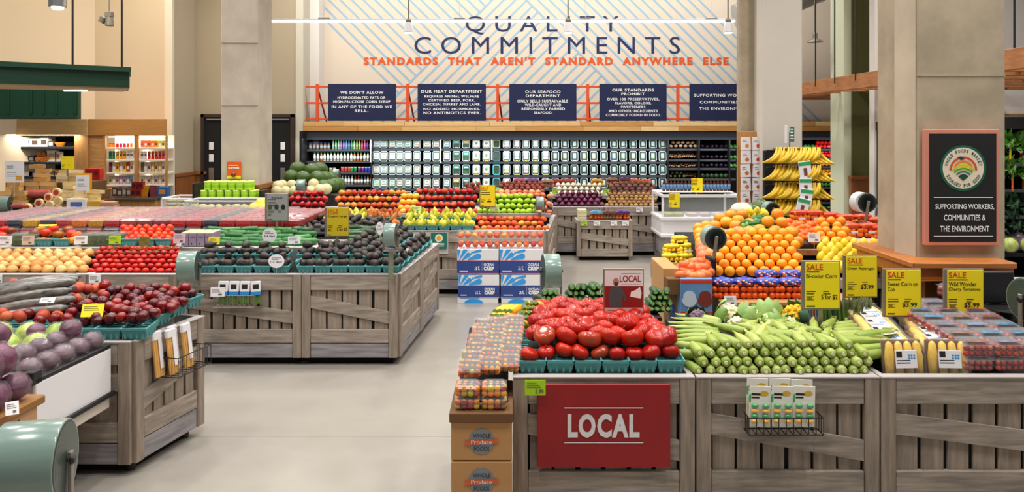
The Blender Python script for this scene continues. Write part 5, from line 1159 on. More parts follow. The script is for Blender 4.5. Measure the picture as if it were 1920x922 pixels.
for r in range(4):
    for k in range(3): place(lk, (U(35, 4.95)+R.uniform(-.03, .03)-k*.05, 4.98+k*.09+r*.02, .9+r*.05), (0, -.14, .12), f'leek sleeve in silvery wrap under the orange basket, {nth(r)} layer up, {("front", "middle", "back")[k]}', 'wrapped leeks')
riser(g1, ((-3.75, 4.94, .87), (-2.85, 4.94, .9)), ((-3.75, 5.3, .87), (-2.85, 5.3, .9)), .02, name='leek_tray')
price_tag('white and green packet label on the wrapped leeks', 74, 100, 556, 568, 4.9, M_paper, .1, .8, post=.03)
# breadstick rack on the aisle face
q = Vector((A_[0], A_[1], 0))+d*.38; n_ = Vector((d.y, -d.x, 0))
t = thing('wire_rack', 'black wire rack of breadstick bags on the aisle side of the plum crate', 'rack', (q.x+n_.x*.03, q.y+n_.y*.03, .52), math.atan2(d.y, d.x)); wire_rack(t, .34, .13, .12, 9)
bs = thing('breadstick_bag', 'x', 'bag'); m = MB()
for i in range(4): m.tube([(-.03+i*.02, 0, .002), (-.03+i*.02, 0, .24)], .0105, 8)
m.build('breadstick', mat('breadstick', (222, 168, 88), rough=.6, noise=.2, nscale=20), bs); MB().bbox(-.042, .042, -.013, .013, .225, .28, .006).build('bag_top', mat('white_wrap', (226, 224, 226), rough=.4), bs); m = MB(); m.rect(.0, .035, .05, .24, -.0125); m.build('printed_strip', M_paper, bs)
RZ = math.atan2(d.y, d.x)
for k in range(4):
    p = q+n_*(.055+.045*(k % 2))+d*(-.2+.075*k); place(bs, (p.x, p.y, .53), (-.12, 0, RZ), f'bag of breadsticks in the wire rack, {nth(k)} from the crate corner', 'breadstick bags')
# white refrigerated case with wrapped lettuce and cabbages
wa, wb = Vector((-2.41, 4.05, 0)), Vector((-2.365, 4.72, 0)); dd = (wb-wa).normalized(); rz = math.atan2(dd.y, dd.x); L_ = (wb-wa).length
t = thing('white_case', 'white enamel produce case with black bumper beside the plum crate', 'display case', wa, rz)
MB().bbox(0, L_, 0, .02, .5, .765, .004).build('side_panel', M_white, t); MB().tube([(0, -.008, .5), (L_+.01, -.008, .5)], .015, 8).build('bumper', M_black, t); MB().bbox(0, L_, .0, .03, .765, .79, .004).build('top_rail', M_black, t)
MB().bbox(0, L_, .01, .04, .415, .49, .004).build('lower_panel', mat('ivory_enamel', (206, 198, 186), rough=.4), t); MB().bbox(0, L_, .05, 1.2, .4, .76, .004).build('case_body', M_white, t); MB().bbox(.02, L_-.02, .2, 1.0, 0, .4, .004).build('base', M_blackm, t)
MB().bbox(-.02, .05, .0, .05, .76, .83, .004).build('corner_cap', M_black, t)
def wrapped(nm, r, mcol, cols, cat):
    t = thing(nm, 'x', cat); o = MB().ell((0, 0, 0), (r*.93, r*.93, r*.86), 14, 10, lambda d: d*(1+.05*math.sin(6*math.atan2(d.y, d.x)+3*d.z))).build('head', mat(nm+'_leaf', mcol, rough=.4, noise=.5, nscale=22, cols=cols), t, smooth=True)
    rr = random.Random(3); MB().ell((0, 0, 0), (r*1.02, r*1.02, r*.95), 12, 9, lambda d: d*(1+rr.uniform(-.04, .1))).build('clear_wrap', mat('clear_wrap', (236, 232, 240), rough=.15, alpha=.07, spec=.6), t); return t
cab = wrapped('red_cabbage', .085, (116, 8, 72), [(124, 10, 78), (92, 4, 56)], 'cabbage'); let = wrapped('green_lettuce', .08, (170, 196, 40), [(180, 204, 44), (150, 184, 40), (200, 214, 90)], 'lettuce')
rad_ = wrapped('radicchio', .06, (104, 70, 82), [(96, 56, 76), (120, 92, 98)], 'radicchio')
i = 0
for r in range(3):
    for k in range(4): place(let, (-3.2+k*.17+r*.03, 4.3+r*.17, .83+r*.02), (0, 0, i), f'wrapped green lettuce in the white case, {("front", "middle", "back")[r]} line, {nth(k)} from the store wall', 'wrapped lettuces', R.uniform(.9, 1.05)); i += 1
for k in range(5):
    for r in range(2): place(rad_, (-2.49-r*.13+k*.012, 4.13+k*.13, .82+r*.035), (0, 0, i), f'wrapped greyish radicchio along the case edge, {"inner" if r else "outer"} line, {nth(k)} from the corner cap', 'wrapped radicchios', R.uniform(.95, 1.1)); i += 1
place(cab, (-2.55, 4.62, .9), (.4, 0, 1), 'single wrapped red cabbage at the plum end of the white case', None, .75); place(cab, (-2.75, 4.62, .88), (.4, .3, 2), 'wrapped red cabbage behind the radicchios next to the lettuces', None, .7)
# brown cartons with red cabbages nearest the camera
bx = thing('cabbage_carton', 'brown printed carton with hand holes carrying the red cabbages', 'carton', (-2.285, 3.36, 0), 1.51)
K2 = mat('printed_kraft', (196, 152, 112), rough=.85, noise=.08, nscale=8)
for k, (z0, z1) in enumerate(((.0, .24), (.25, .5), (.51, .745))):
    MB().bbox(-.5, .45, 0, .5, z0, z1, .006).build('carton_layer', K2, bx); m = MB()
    for x in (-.1, .22): m.bbox(x, x+.1, -.004, .004, z1-.06, z1-.025, .002)
    m.build('hand_hole', M_blackm, bx); m = MB()
    for x in (-.28, .06): m.tube([(x, -.003, z0+.04), (x+.26, -.003, z0+.04), (x+.26, -.003, z0+.13), (x, -.003, z0+.13), (x, -.003, z0+.04)], .004, 4)
    m.build('printed_box_outline', M_black, bx)
MB().bbox(-.52, .48, -.02, .52, .745, .785, .006).build('carton_rim', mat('brown_rim', (142, 96, 46), rough=.7), bx)
i = 0
for (x, y, z, s) in ((-2.33, 3.74, .85, .85), (-2.34, 3.6, .85, .9), (-2.41, 3.46, .86, 1), (-2.47, 3.74, .87, 1.05), (-2.5, 3.56, .87, 1.1), (-2.37, 3.7, .99, .95), (-2.5, 3.68, 1.02, 1.1), (-2.36, 3.58, .99, .9), (-2.62, 3.75, .9, 1.1), (-2.44, 3.78, 1.08, .8), (-2.36, 3.2, .85, .9)):
    place(cab, (x, y, z), (i*.7, i*.4, i), f'wrapped red cabbage piled on the brown carton, {nth(i)} of the pile from the carton corner', 'wrapped red cabbages on the carton', s); i += 1
price_tag('folded white price slip hanging over the carton rim', 12, 34, 752, 778, 3.53, M_paper, .6, .6)
bag_roll('large green bag roll on a brass arm closest to the camera', P(64, 866, 2.75), .138, .2, .2)
# ================================================================ apple and pear island
YE = 10.0
e1, _ = crate('grey slatted crate of brown pears half hidden by the avocado corner', (U(640, YE), YE), (U(754, YE), YE), nsl=6, seed=21)
e2, _ = crate('grey slatted crate under the yellow pears, blue apple cartons before it', (U(755, YE), YE), (U(1024, YE), YE), nsl=8, seed=22)
e3, _ = crate('grey slatted side crate of the apple island facing the onion crates', (U(1024, YE), YE+.01), (.62, 11.9), nsl=7, seed=23, brace=-1, depth=.9)
isl3 = thing('stepped_shelf', 'grey stepped shelf carrying the red and green apples', 'shelf', (-.8, 10.7, 0)); off = Matrix.Translation((.8, -10.7, 0))
ze = V(400, 10.7)
MB().bbox(-3.1, .5, 10.72, 12.2, .4, ze-.06, .004).build('riser_box', M_blackm, isl3, M=off)
MB().bbox(-1.5, .52, 10.68, 10.72, ze-.05, ze, .004).build('shelf_edge', M_shelfw, isl3, M=off)
MB().bbox(-3.1, .5, 10.72, 12.2, ze-.05, ze-.035, .004).build('shelf_board', M_shelfw, isl3, M=off)
def app(nm, cols, noise=.2): return fruit('apple', mat(nm, cols[0], rough=.25, spec=.35, noise=noise, nscale=16, cols=cols), .042, .038, .16, 'apple', 12, 9)
a_dark = app('dark_red_apple', [(176, 16, 30), (150, 12, 28), (206, 40, 30)]); a_mix = app('mixed_apple', [(214, 50, 28), (236, 170, 60), (226, 96, 40), (198, 30, 26)]); a_red = app('red_apple_skin', [(204, 20, 30), (190, 16, 28), (224, 90, 50), (208, 30, 34)])
a_grn = app('green_apple_skin', [(150, 190, 30), (166, 204, 40), (140, 180, 30)], .05); a_pk = app('pink_apple', [(226, 110, 80), (236, 160, 100), (214, 80, 64)]); a_frt = app('red_yellow_apple', [(214, 26, 24), (236, 110, 40), (200, 16, 22), (240, 180, 60)])
def appheap(pr, u0, u1, v0, v1, Y0, Y1, rows, nm, end, inset=4, dx=.083, par=isl3):
    f, b = Ln(u0, u1, v0, Y0), Ln(u0+inset, u1-inset, v1, Y1); o = heap(pr, f, b, rows, dx, nm, end, rj=.7, group=nm+'s', sc=(1.04, 1.17)); riser(par, f, b, .035); return o
appheap(a_dark, 544, 612, 394, 362, 10.8, 11.3, 4, 'dark red apple behind the ripeness board', 'the melons')
appheap(a_pk, 545, 612, 411, 403, 10.3, 10.5, 2, 'peach toned apple over the loose avocados', 'the melons', 0)
appheap(a_mix, 632, 768, 396, 361, 10.8, 11.3, 4, 'mixed red yellow apple, middle heap', 'the dark apples')
appheap(a_red, 776, 892, 396, 358, 10.8, 11.4, 4, 'bright red apple above the pears', 'the mangoes')
appheap(a_grn, 898, 1004, 396, 368, 10.8, 11.2, 4, 'green apple beside the corner roll', 'the sale card')
appheap(a_pk, 908, 1018, 366, 360, 11.35, 11.5, 2, 'pink apple behind the green apples', 'the sale card')
appheap(a_pk, 1010, 1030, 398, 368, 10.8, 11.6, 5, 'pink apple at the apple shelf roll end', 'the roll', 0)
appheap(a_frt, 894, 1022, 428, 410, 10.15, 10.5, 3, 'red yellow apple above the blue cartons', 'the pears', 3, par=e2)
mg = fruit('mango', mat('mango_skin', (244, 176, 40), rough=.35, cols=[(246, 180, 44), (236, 150, 36)]), .045, .055, 0, 'mango')
for r in range(3):
    for k in range(3): place(mg, P(752+k*11+r*3, 390-r*11, 10.85+r*.14), (1.3, 0, k), f'golden mango between mixed and red apples, {nth(r)} row up, {nth(k)} from the mixed apples', 'golden mangoes')
pear = fruit('pear', mat('pear_skin', (206, 196, 50), rough=.4, noise=.12, nscale=20, cols=[(210, 200, 56), (190, 190, 44), (222, 206, 80)]), .04, .058, 0, 'pear', 12, 10, True, fn=pearf)
bosc = fruit('brown_pear', mat('bosc_skin', (196, 112, 40), rough=.6, noise=.2, nscale=20, cols=[(200, 118, 44), (180, 98, 34), (214, 134, 60)]), .04, .058, 0, 'pear', 12, 10, True, fn=pearf)
def bpears(pr, us, n, lb, grp):
    for row, (v, Y, z) in enumerate(((431, 10.1, .8), (414, 10.34, .87))):
        for k, u in enumerate(us):
            p = P(u+row*4, v, Y); p.z = z; place(bk, p, (.1, 0, 0), f'teal basket of {lb}, {"rear" if row else "front"} line, {nth(k)} from the avocados', f'{lb} baskets')
            on_basket(p, pr, 5, f'{lb[:-1]} in the {"rear" if row else "front"} teal baskets of the apple island', f'{lb} {row}', .045, .085, .25)
bpears(pear, [768+k*22 for k in range(6)], 5, 'yellow pears', ''); bpears(bosc, [694, 716, 738], 5, 'brown pears', ''); bpears(pear, [664, 678], 4, 'green pears', '')
for cr, (a, b_) in ((e1, (650, 752)), (e2, (757, 888))): riser(cr, (Vector((U(a, 10), 10.03, .795)), Vector((U(b_, 10), 10.03, .795))), (Vector((U(a, 10), 10.5, .9)), Vector((U(b_, 10), 10.5, .9))), .012)
# potatoes on the top tier
def lump(nm, cols, r=.036): return fruit(nm, mat(nm+'_'+str(cols[0][0])+str(cols[0][1]), cols[0], rough=.75, noise=.2, nscale=14, cols=cols), r*1.15, r, 0, nm, 10, 7)
p_red = lump('potato', [(134, 52, 34), (116, 42, 28), (150, 66, 44)]); p_brn = lump('potato', [(106, 60, 46), (90, 48, 38), (122, 74, 56)], .045); p_tan = lump('potato', [(160, 116, 62), (146, 104, 54), (176, 132, 76)], .036)
f, b = Ln(944, 1016, 359, 12.0), Ln(938, 1018, 344, 12.4); heap(p_red, f, b, 4, .076, 'small red potato above the pink apples', 'the sale card', group='small red potatoes'); riser(isl3, f, b, .03)
f, b = Ln(878, 896, 357, 12.0), Ln(874, 898, 346, 12.4); heap(p_red, f, b, 3, .076, 'small red potato beyond the sale card', 'the apples', group='small red potatoes beyond the card'); riser(isl3, f, b, .03)
sale_sign('yellow price card standing before the green apples', 898, 929, 347, 388, 10.6, (), '-', stem_v=404)
for u0, u1, v0, v1, Y, lb in ((919, 936, 385, 396, 10.7, 'pale green price slip among the green apples'), (770, 790, 386, 398, 10.7, 'pale green price slip between pears and red apples'), (930, 941, 353, 361, 11.9, 'lime price slip before the small red potatoes')): price_tag(lb, u0, u1, v0, v1, Y, mat('pale_lime', (204, 230, 140)) if Y < 11 else M_lime, 0, .2, post=.05)
bag_roll('silver green bag roll at the green apple corner', P(1012, 381, 10.55), .09, .1, .05, stand=.1)
# teal origin poster on the crate
t = thing('crate_poster', 'teal poster with a round emblem on the pear crate', 'poster', P(823, 466, 9.94)); w_, h_ = 30*9.94/F, 30*9.94/F
MB().bbox(-w_/2, w_/2, 0, .004, 0, h_, .001).build('poster_sheet', mat('teal_poster', (14, 110, 92), rough=.6), t)
m = MB(); m.disc(0, -.002, h_*.66, w_*.25, 20); m.build('emblem_disc', mat('cream_print', (238, 226, 196)), t); m = MB(); m.disc(0, -.003, h_*.66, w_*.15, 16); m.build('emblem_sun', mat('gold_print', (236, 170, 40)), t)
m = MB(); lines_print(m, -w_*.35, w_*.35, h_*.12, h_*.36, 3, -.002, R, .35, .1); m.build('print', M_letw, t)
t = thing('paper_sheet', 'plain pale sheet pinned behind the teal poster', 'sheet', P(800, 476, 9.955)); MB().bbox(-.2, .27, 0, .003, 0, .27, .001).build('sheet', mat('grey_sheet', (186, 180, 172)), t)
# blue and white apple cartons
YB = 9.45
M_bxw, M_bxb, M_bxl = mat('white_carton', (222, 220, 222), rough=.6), mat('carton_navy', (36, 64, 132), rough=.6), mat('carton_sky', (46, 150, 222), rough=.6)
def ocarton(lb, u0, u1, v0, v1, grp=None):
    w_ = (u1-u0)*YB/F; h_ = (v1-v0)*YB/F; t = thing('apple_carton', lb, 'carton', P((u0+u1)/2, v1, YB))
    MB().bbox(-w_/2, w_/2, 0, .42, 0, h_, .004).build('carton_body', M_bxw, t); y = -.002
    m = MB(); m.rect(-w_/2, w_/2, h_*.06, h_*.54, y); m.build('navy_band', M_bxb, t)
    m = MB(); m.rect(-w_/2, w_/2, h_*.04, h_*.06, y); m.rect(-w_/2, w_/2, h_*.54, h_*.56, y); m.build('red_line', M_red, t)
    m = MB(); zb = h_*.565; zh = h_*.425
    for (xa, za, xb, zc, wa, wb) in ((.0, .0, .03, 1, .002, .05), (.03, .0, .2, 1, .008, .055), (.11, .0, .27, .5, .02, .055), (.36, .72, .54, .95, .02, .05), (.24, .05, .51, .36, .02, .07), (.3, .5, .36, .72, .01, .02)):
        p, q = Vector((w_*(xa-.5)+.01, zb+zh*za)), Vector((w_*(xb-.5), zb+zh*zc)); d = (q-p).normalized(); nn = Vector((-d.y, d.x)); A, B = w_*wa, w_*wb
        ps = [p-nn*A, q-nn*B]+[q+(d*math.sin(t_)-nn*math.cos(t_))*B for t_ in [PI*j/8 for j in range(1, 8)]]+[q+nn*B, p+nn*A]
        m.add([(max(-w_/2, min(w_/2, v_.x)), y, max(zb, min(h_*.995, v_.y))) for v_ in ps], [tuple(range(len(ps)))])
    m.rect(-w_*.46, w_*.02, h_*.005, h_*.035, y)
    m.build('wave_print', M_bxl, t)
    m = MB(); m.text('OCEAN', w_*.14, w_*.39, h_*.33, h_*.45, y-.002, .02); m.text('CRISP', w_*.14, w_*.39, h_*.17, h_*.31, y-.002, .045); m.rect(w_*.1, w_*.103, h_*.14, h_*.48, y-.002); m.text('at', -w_*.08, w_*.05, h_*.18, h_*.34, y-.002, -.01); lines_print(m, -w_*.44, -w_*.2, h_*.1, h_*.18, 1, y-.002, R, .5); m.build('lettering', M_letw, t)
    return t
for c, (u0, u1) in enumerate(((857, 935), (937, 1019))):
    ocarton(f'blue and white OCEAN CRISP apple carton, upper layer, {"nearer the avocados" if c == 0 else "nearer the far roll"}', u0, u1, 467, 514.5)
    ocarton(f'blue and white OCEAN CRISP apple carton, middle layer, {"nearer the avocados" if c == 0 else "nearer the far roll"}', u0+2, u1+1, 515.5, 559)
    t = thing('carton_tray', f'low white tray with blue curve under the cartons, {"avocado" if c == 0 else "roll"} side', 'tray', P((u0+u1)/2, 559, YB)); t.location.z = 0; hz = V(559.5, YB)
    MB().bbox(-.24, .24, 0, .42, 0, hz, .003).build('tray_body', M_bxw, t); m = MB(); m.add([(math.cos(a)*.11-.05, -.002, hz*.15+math.sin(a)*hz*.8) for a in [PI*i/12 for i in range(13)]], [tuple(range(13))]); m.build('blue_curve', M_bxl, t)
for k in range(6):
    for r in range(2):
        t = thing('apple_clamshell', f'clear box of red apples on the blue cartons, {"upper" if r else "lower"} layer, {nth(k)} from the avocados', 'fruit box', P(870+k*27.5, 467-r*17, YB), 0, 'clear apple boxes')
        m = MB(); m.bbox(-.085, .085, 0, .24, .0, .105, .014); m.build('clear_box', M_plastic, t)
        for i in range(4): o = dup(a_frt, (-.042+.084*(i % 2), .055+.09*(i//2)*1.3, .05), (R.uniform(-1, 1), R.uniform(-1, 1), k), None, None, t, .9); [o.__delitem__(q) for q in ('label', 'category', 'group') if q in o.keys()]
# ================================================================ melons, rolls
mz = thing('melon_stand', 'low dark stand piled with honeydews and watermelons', 'stand', (U(575, 12.4), 12.4, 0)); MB().bbox(-.44, .6, -.3, .7, 0, V(364, 12.2), .01).build('stand_body', M_black, mz)
hd = fruit('honeydew', mat('honeydew_skin', (216, 206, 158), rough=.5, noise=.08, nscale=8), .085, .085, .02, 'melon'); wm = fruit('watermelon', mat('watermelon_skin', (78, 108, 44), rough=.35, noise=.45, nscale=6, stretch=(7, 7, 1)), .115, .14, .02, 'watermelon', 16, 10)
for k, (u, v, Y) in enumerate(((521, 349, 12.0), (529, 347, 12.25), (547, 347, 12.3), (588, 345, 12.15), (519, 358, 11.95), (535, 359, 12.0), (553, 358, 12.0), (600, 355, 12.0), (612, 354, 12.1), (582, 358, 12.02))): place(hd, P(u, v, Y), (.3, .2, k), f'pale honeydew on the dark stand, {nth(k)} counted from the concrete column', 'pale honeydews', 1)
for k, (u, v, Y) in enumerate(((559, 316, 12.75), (586, 319, 12.7), (600, 317, 12.85), (547, 331, 12.6), (570, 333, 12.6), (596, 333, 12.5), (609, 334, 12.7), (619, 335, 12.85), (608, 350, 12.4), (620, 349, 12.5), (629, 347, 12.65), (634, 346, 12.75))): place(wm, P(u, v, Y), (1.35, R.uniform(-.2, .2), -.7+R.uniform(-.2, .2)), f'green watermelon on the dark stand, {nth(k)} counted from the top of the pile', 'green watermelons', 1)
bag_roll('silver green bag roll standing in front of the honeydews', P(565, 347, 11.7), .085, .12, .1, stand=.15); bag_roll('small bag roll behind the watermelons', P(630, 325, 13.2), .075, .1, .1, stand=.6)
# ================================================================ far onion and potato crates
YF = 13.1
f1, _ = crate('far grey crate of red onions behind the small sack crate', (U(1037, YF), YF), (U(1132, YF), YF), nsl=6, seed=31); f2, _ = crate('far grey crate of tan potatoes beside the freezer', (U(1133, YF), YF), (U(1234, YF), YF), nsl=6, seed=32)
f3, _ = crate('small low grey crate of sacks standing before the red onions', (U(1081, 12.6), 12.6), (U(1186, 12.6), 12.6), ztop=.63, depth=.42, nsl=6, kick=False, seed=33)
isl4 = thing('stepped_shelf', 'grey raised shelf of white onions and brown potatoes at the far crates', 'shelf', (1.6, 13.8, 0)); off = Matrix.Translation((-1.6, -13.8, 0)); zf = V(366, 13.75)
MB().bbox(.7, 2.5, 13.78, 14.9, .4, zf-.05, .004).build('riser_box', M_blackm, isl4, M=off); MB().bbox(.7, 1.55, 13.74, 13.78, zf-.06, zf, .004).build('shelf_edge', M_shelfw, isl4, M=off); MB().bbox(1.56, 2.5, 13.74, 13.78, zf-.06, zf, .004).build('shelf_edge', M_shelfw, isl4, M=off); MB().bbox(.7, 2.5, 13.78, 14.9, zf-.05, zf-.03, .004).build('shelf_board', M_shelfw, isl4, M=off)
ron = fruit('red_onion', mat('red_onion_skin', (96, 20, 60), rough=.25, spec=.35, noise=.3, nscale=14, stretch=(5, 5, 1), cols=[(104, 22, 64), (80, 14, 50), (122, 36, 80)]), .048, .043, 0, 'onion', 12, 9, fn=onionf); won = fruit('white_onion', mat('white_onion_skin', (226, 214, 192), rough=.4, noise=.1, nscale=14, cols=[(230, 220, 200), (216, 200, 172)]), .043, .04, 0, 'onion', 12, 9, fn=onionf)
for pr, a, b_, v0, v1, y0, y1, rows, dx, nm, end, par in ((ron, 1042, 1128, 384, 363, 13.2, 13.65, 4, .095, 'red onion', 'the apple island', f1), (p_tan, 1138, 1230, 385, 364, 13.2, 13.65, 5, .076, 'tan potato', 'the red onions', f2), (won, 1040, 1130, 362, 347, 13.85, 14.2, 3, .088, 'white onion', 'the apple island', isl4), (p_brn, 1142, 1230, 361, 344, 13.85, 14.25, 4, .1, 'dark brown potato', 'the white onions', isl4)):
    f, b = Ln(a, b_, v0, y0), Ln(a+6, b_-6, v1, y1); heap(pr, f, b, rows, dx, nm, end, group=nm+'s'); riser(par, f, b, .04)
def sackbag(nm, lb, u, v, Y, w_, h_, col, net=None, sph=None, grp=None, rz=0):
    """filled net sack: bulging fruit shapes plus a tied top"""
    t = thing(nm, lb, 'bag', P(u, v, Y), rz, grp); m = MB(); rr = random.Random(int(u*3+v))
    n = 4; r = w_/n*.62
    for j in range(max(2, int(h_*.8/r/1.6))):
        for i in range(n):
            for q in range(2): m.ell((-w_/2+(i+.5)*w_/n+rr.uniform(-.01, .01), .03+q*r*1.5, r*.9+j*r*1.5), (r, r, r*.95), 8, 6)
    m.build('contents', mat('c_%d_%d_%d' % col, col, rough=.35), t, smooth=True)
    if net:
        zt_ = r*.9+r*1.5*max(2, int(h_*.8/r/1.6))-r*.6; m = MB()
        m.prism([(-w_*.52, zt_-.3*r), (w_*.52, zt_-.3*r), (w_*.5, zt_+.5*r), (w_*.28, zt_+1.1*r), (w_*.1, zt_+.8*r), (-w_*.2, zt_+1.2*r), (-w_*.48, zt_+.5*r)], -r*.75, r*2.4); m.build('printed_top', mat('n_%d_%d_%d' % net, net, rough=.4, noise=.35, nscale=30), t)
    return t
for k, (u, v, c, nt, lb) in enumerate(((1048, 346, (150, 40, 46), (196, 60, 70), 'red sack on the far onion shelf'), (1068, 345, (150, 150, 90), (200, 90, 90), 'pale green sack on the far onion shelf'), (1120, 345, (226, 160, 40), (236, 180, 70), 'orange sack between white onions and brown sacks'), (1148, 343, (160, 110, 80), (176, 126, 92), 'brown sack with purple tie behind the dark potatoes'), (1172, 343, (220, 150, 40), (120, 70, 120), 'yellow sack next to the orange nets'), (1190, 345, (226, 90, 50), (236, 120, 80), 'orange red net sack behind the dark potatoes'), (1212, 346, (226, 84, 46), (236, 110, 70), 'orange red net sack nearest the freezer'), (1026, 348, (170, 120, 90), (196, 150, 120), 'tan sack by the small red potatoes'), (998, 346, (110, 60, 110), (150, 110, 160), 'violet sack behind the small red potatoes'), (975, 346, (180, 80, 110), (206, 120, 140), 'pink sack behind the small red potatoes'))):
    sackbag('produce_sack', lb, u, v+4, 14.45 if u > 1030 else 12.6, .2, .12, c, nt)
for u, c, nt, lb in ((1119, (220, 100, 30), (90, 170, 210), 'orange sack with blue top in the small crate'), (1143, (150, 110, 76), (120, 70, 60), 'brown potato sack in the small crate'), (1168, (226, 110, 40), (84, 40, 140), 'orange sack with violet band in the small crate')): sackbag('produce_sack', lb, u, 412, 12.72, .21, .16, c, nt)
for k in range(3): box_thing('slim_carton', f'beige slim carton at the end of the small crate, {("lowest", "middle", "top")[k]}', 'carton', 1092, 412-k*6.5, 12.7, .14, .05, .2, (214, 206, 160))
MB().bbox(.03, .85, .02, .4, .5, .612, .004).build('bin_top', M_blackm, f3)
for u0, u1, v0, v1, Y, mt, lb in ((1089, 1101, 414, 423, 12.55, M_lime, 'lime price tag on the small sack crate'), (1113, 1125, 415, 423, 12.55, M_paper, 'white price tag below the orange sack'), (1145, 1157, 415, 423, 12.55, M_paper, 'white price tag below the brown sack'), (1167, 1179, 415, 423, 12.55, M_paper, 'white price tag below the violet banded sack'), (1193, 1205, 389, 398, 13.05, M_paper, 'white price tag on the tan potato crate'), (1035, 1047, 354, 362, 13.7, M_lime, 'lime price tag at the white onions'), (1130, 1142, 354, 362, 13.7, M_lime, 'lime price tag between white onions and dark potatoes')): price_tag(lb, u0, u1, v0, v1, Y, mt, 0, 0, post=.03 if Y > 13.5 else 0)
# ---------------------------------------------------------------- white freezer
YZ = 12.2; t = thing('chest_freezer', 'white glass sided chest freezer before the vegetable case', 'freezer', (U(1315, YZ), YZ, 0)); ox = t.location.x; a = U(1241, YZ)-ox; b_ = U(1390, YZ)-ox; z0, z1 = V(411, YZ), V(366, YZ); d_ = .9; r = .035
MB().bbox(a-.01, b_+.01, -.02, d_, .45, z0, .02).build('chest_body', M_white, t); MB().bbox(a-.02, b_+.02, -.04, d_, z0-.02, z0+.03, .008).build('sill', M_white, t); MB().bbox(a+.06, b_-.06, .05, d_-.05, .1, .46, .01).build('chest_base', mat('grey_enamel', (170, 166, 164), rough=.4), t); MB().bbox(a-.02, b_+.02, -.04, d_, .42, .47, .006).build('bumper', M_white, t)
for x in (a+.1, b_-.15): MB().lathe([(.04, 0), (.04, .1)], 10).build('foot', M_black, t, loc=(x, .12, 0))
for x in (a, b_-r): MB().bbox(x, x+r, 0, r, z0+.03, z1, .005).build('frame_post', M_white, t); MB().bbox(x, x+r, d_-r, d_, z0+.03, z1, .005).build('frame_post', M_white, t)
m = MB(); m.bbox(a, b_, -.01, r, z1-r, z1+.01, .006); m.bbox(a, b_, d_-r, d_, z1-r, z1+.01, .006); m.bbox(a, a+r, r, d_-r, z1-r, z1+.01, .004); m.bbox(b_-r, b_, r, d_-r, z1-r, z1+.01, .004); m.build('top_frame', M_white, t); MB().box(a+r, b_-r, .012, .018, z0+.03, z1-r).build('glass_pane', M_glass, t)
for q, c in (((-.48, .1), (170, 176, 110)), ((-.32, .1), (166, 170, 104)), ((-.1, .12), (200, 176, 180)), ((.1, .12), (190, 170, 176)), ((.3, .14), (186, 180, 190))): o = box_thing('frozen_pack', f'flat frozen pack seen through the freezer glass, {nth(int((q[0]+.5)*10))} decimetre from its potato end', 'pack', 0, 0, 10, .15, .04, .2, c, 'frozen packs'); o.location = (ox+q[0], YZ+q[1], z0+.035)
bt = bottle('sauce_bottle', 'x', .19, .026, .012, mat('brown_cap', (70, 50, 30)), mat('brown_sauce', (84, 40, 20), rough=.2), mat('blue_wrap', (90, 130, 170), rough=.5))
zb_ = z1+.01; MB().bbox(a, b_, .45, d_, z1+.01, z1+.02, .003).build('lid_board', M_white, t)
for k in range(19): place(bt, (U(1246+k*6.8, YZ+.55), YZ+.6, zb_+.012), (0, 0, 0), f'brown sauce bottle with blue label on the freezer, {nth(k)} from the potatoes', 'brown sauce bottles on the freezer')
avx = fruit('sweet_potato', mat('sweet_potato_skin', (124, 84, 50), rough=.7, cols=[(130, 88, 54), (84, 84, 44), (110, 70, 44)]), .05, .06, 0, 'sweet potato', 10, 7)
for k in range(13): place(avx, (U(1250+k*9.5, YC-.1), YC-.12, V(360, YC-.16)+.05+.03*(k % 2)), (1.3, 0, k), f'brown sweet potato low in the back case behind the freezer, {nth(k)} from the salad boxes', 'sweet potatoes in the back case')
MB().bbox(U(1252, YC-.2), U(1380, YC-.2), YC-.2, WB-.15, V(362, YC-.16), V(360, YC-.16), .003).build('shelf', M_blackm, case, M=Matrix.Translation((0, -YC, 0)))
sale_sign('yellow price card hung on the front edge of the freezer', 1252, 1275, 361, 390, YZ-.05, (), '-', frame=False); sale_sign('yellow price card standing among the brown sauce bottles', 1294, 1318, 333, 363, YZ+.5, (), '-', frame=False, stem_v=366)
# ================================================================ front row: tomatoes, corn, packed corn
YA = 4.1
fa, _ = crate('pale grey crate of large tomatoes behind the red LOCAL board', (U(962, YA), YA), (U(1301, YA), YA), depth=.95, nsl=6, seed=41)
fb, _ = crate('grey slatted crate of corn ears with a wire rack of corn holders', (U(1304, YA), YA), (U(1645, YA), YA), depth=.95, nsl=6, seed=42)
fc, _ = crate('grey slatted crate of packed sweet corn and cherry tomatoes at the column', (U(1648, YA), YA), (U(2090, YA), YA), depth=.95, nsl=8, seed=43)
MB().bbox(.34, .5, -.034, -.02, .765, .79, .002).build('tag_holder', M_blackm, fb); MB().bbox(.345, .35, -.034, -.02, .66, .77, .001).build('black_gap', M_blackm, fb); MB().bbox(.49, .495, -.034, -.02, .66, .77, .001).build('black_gap', M_blackm, fb)
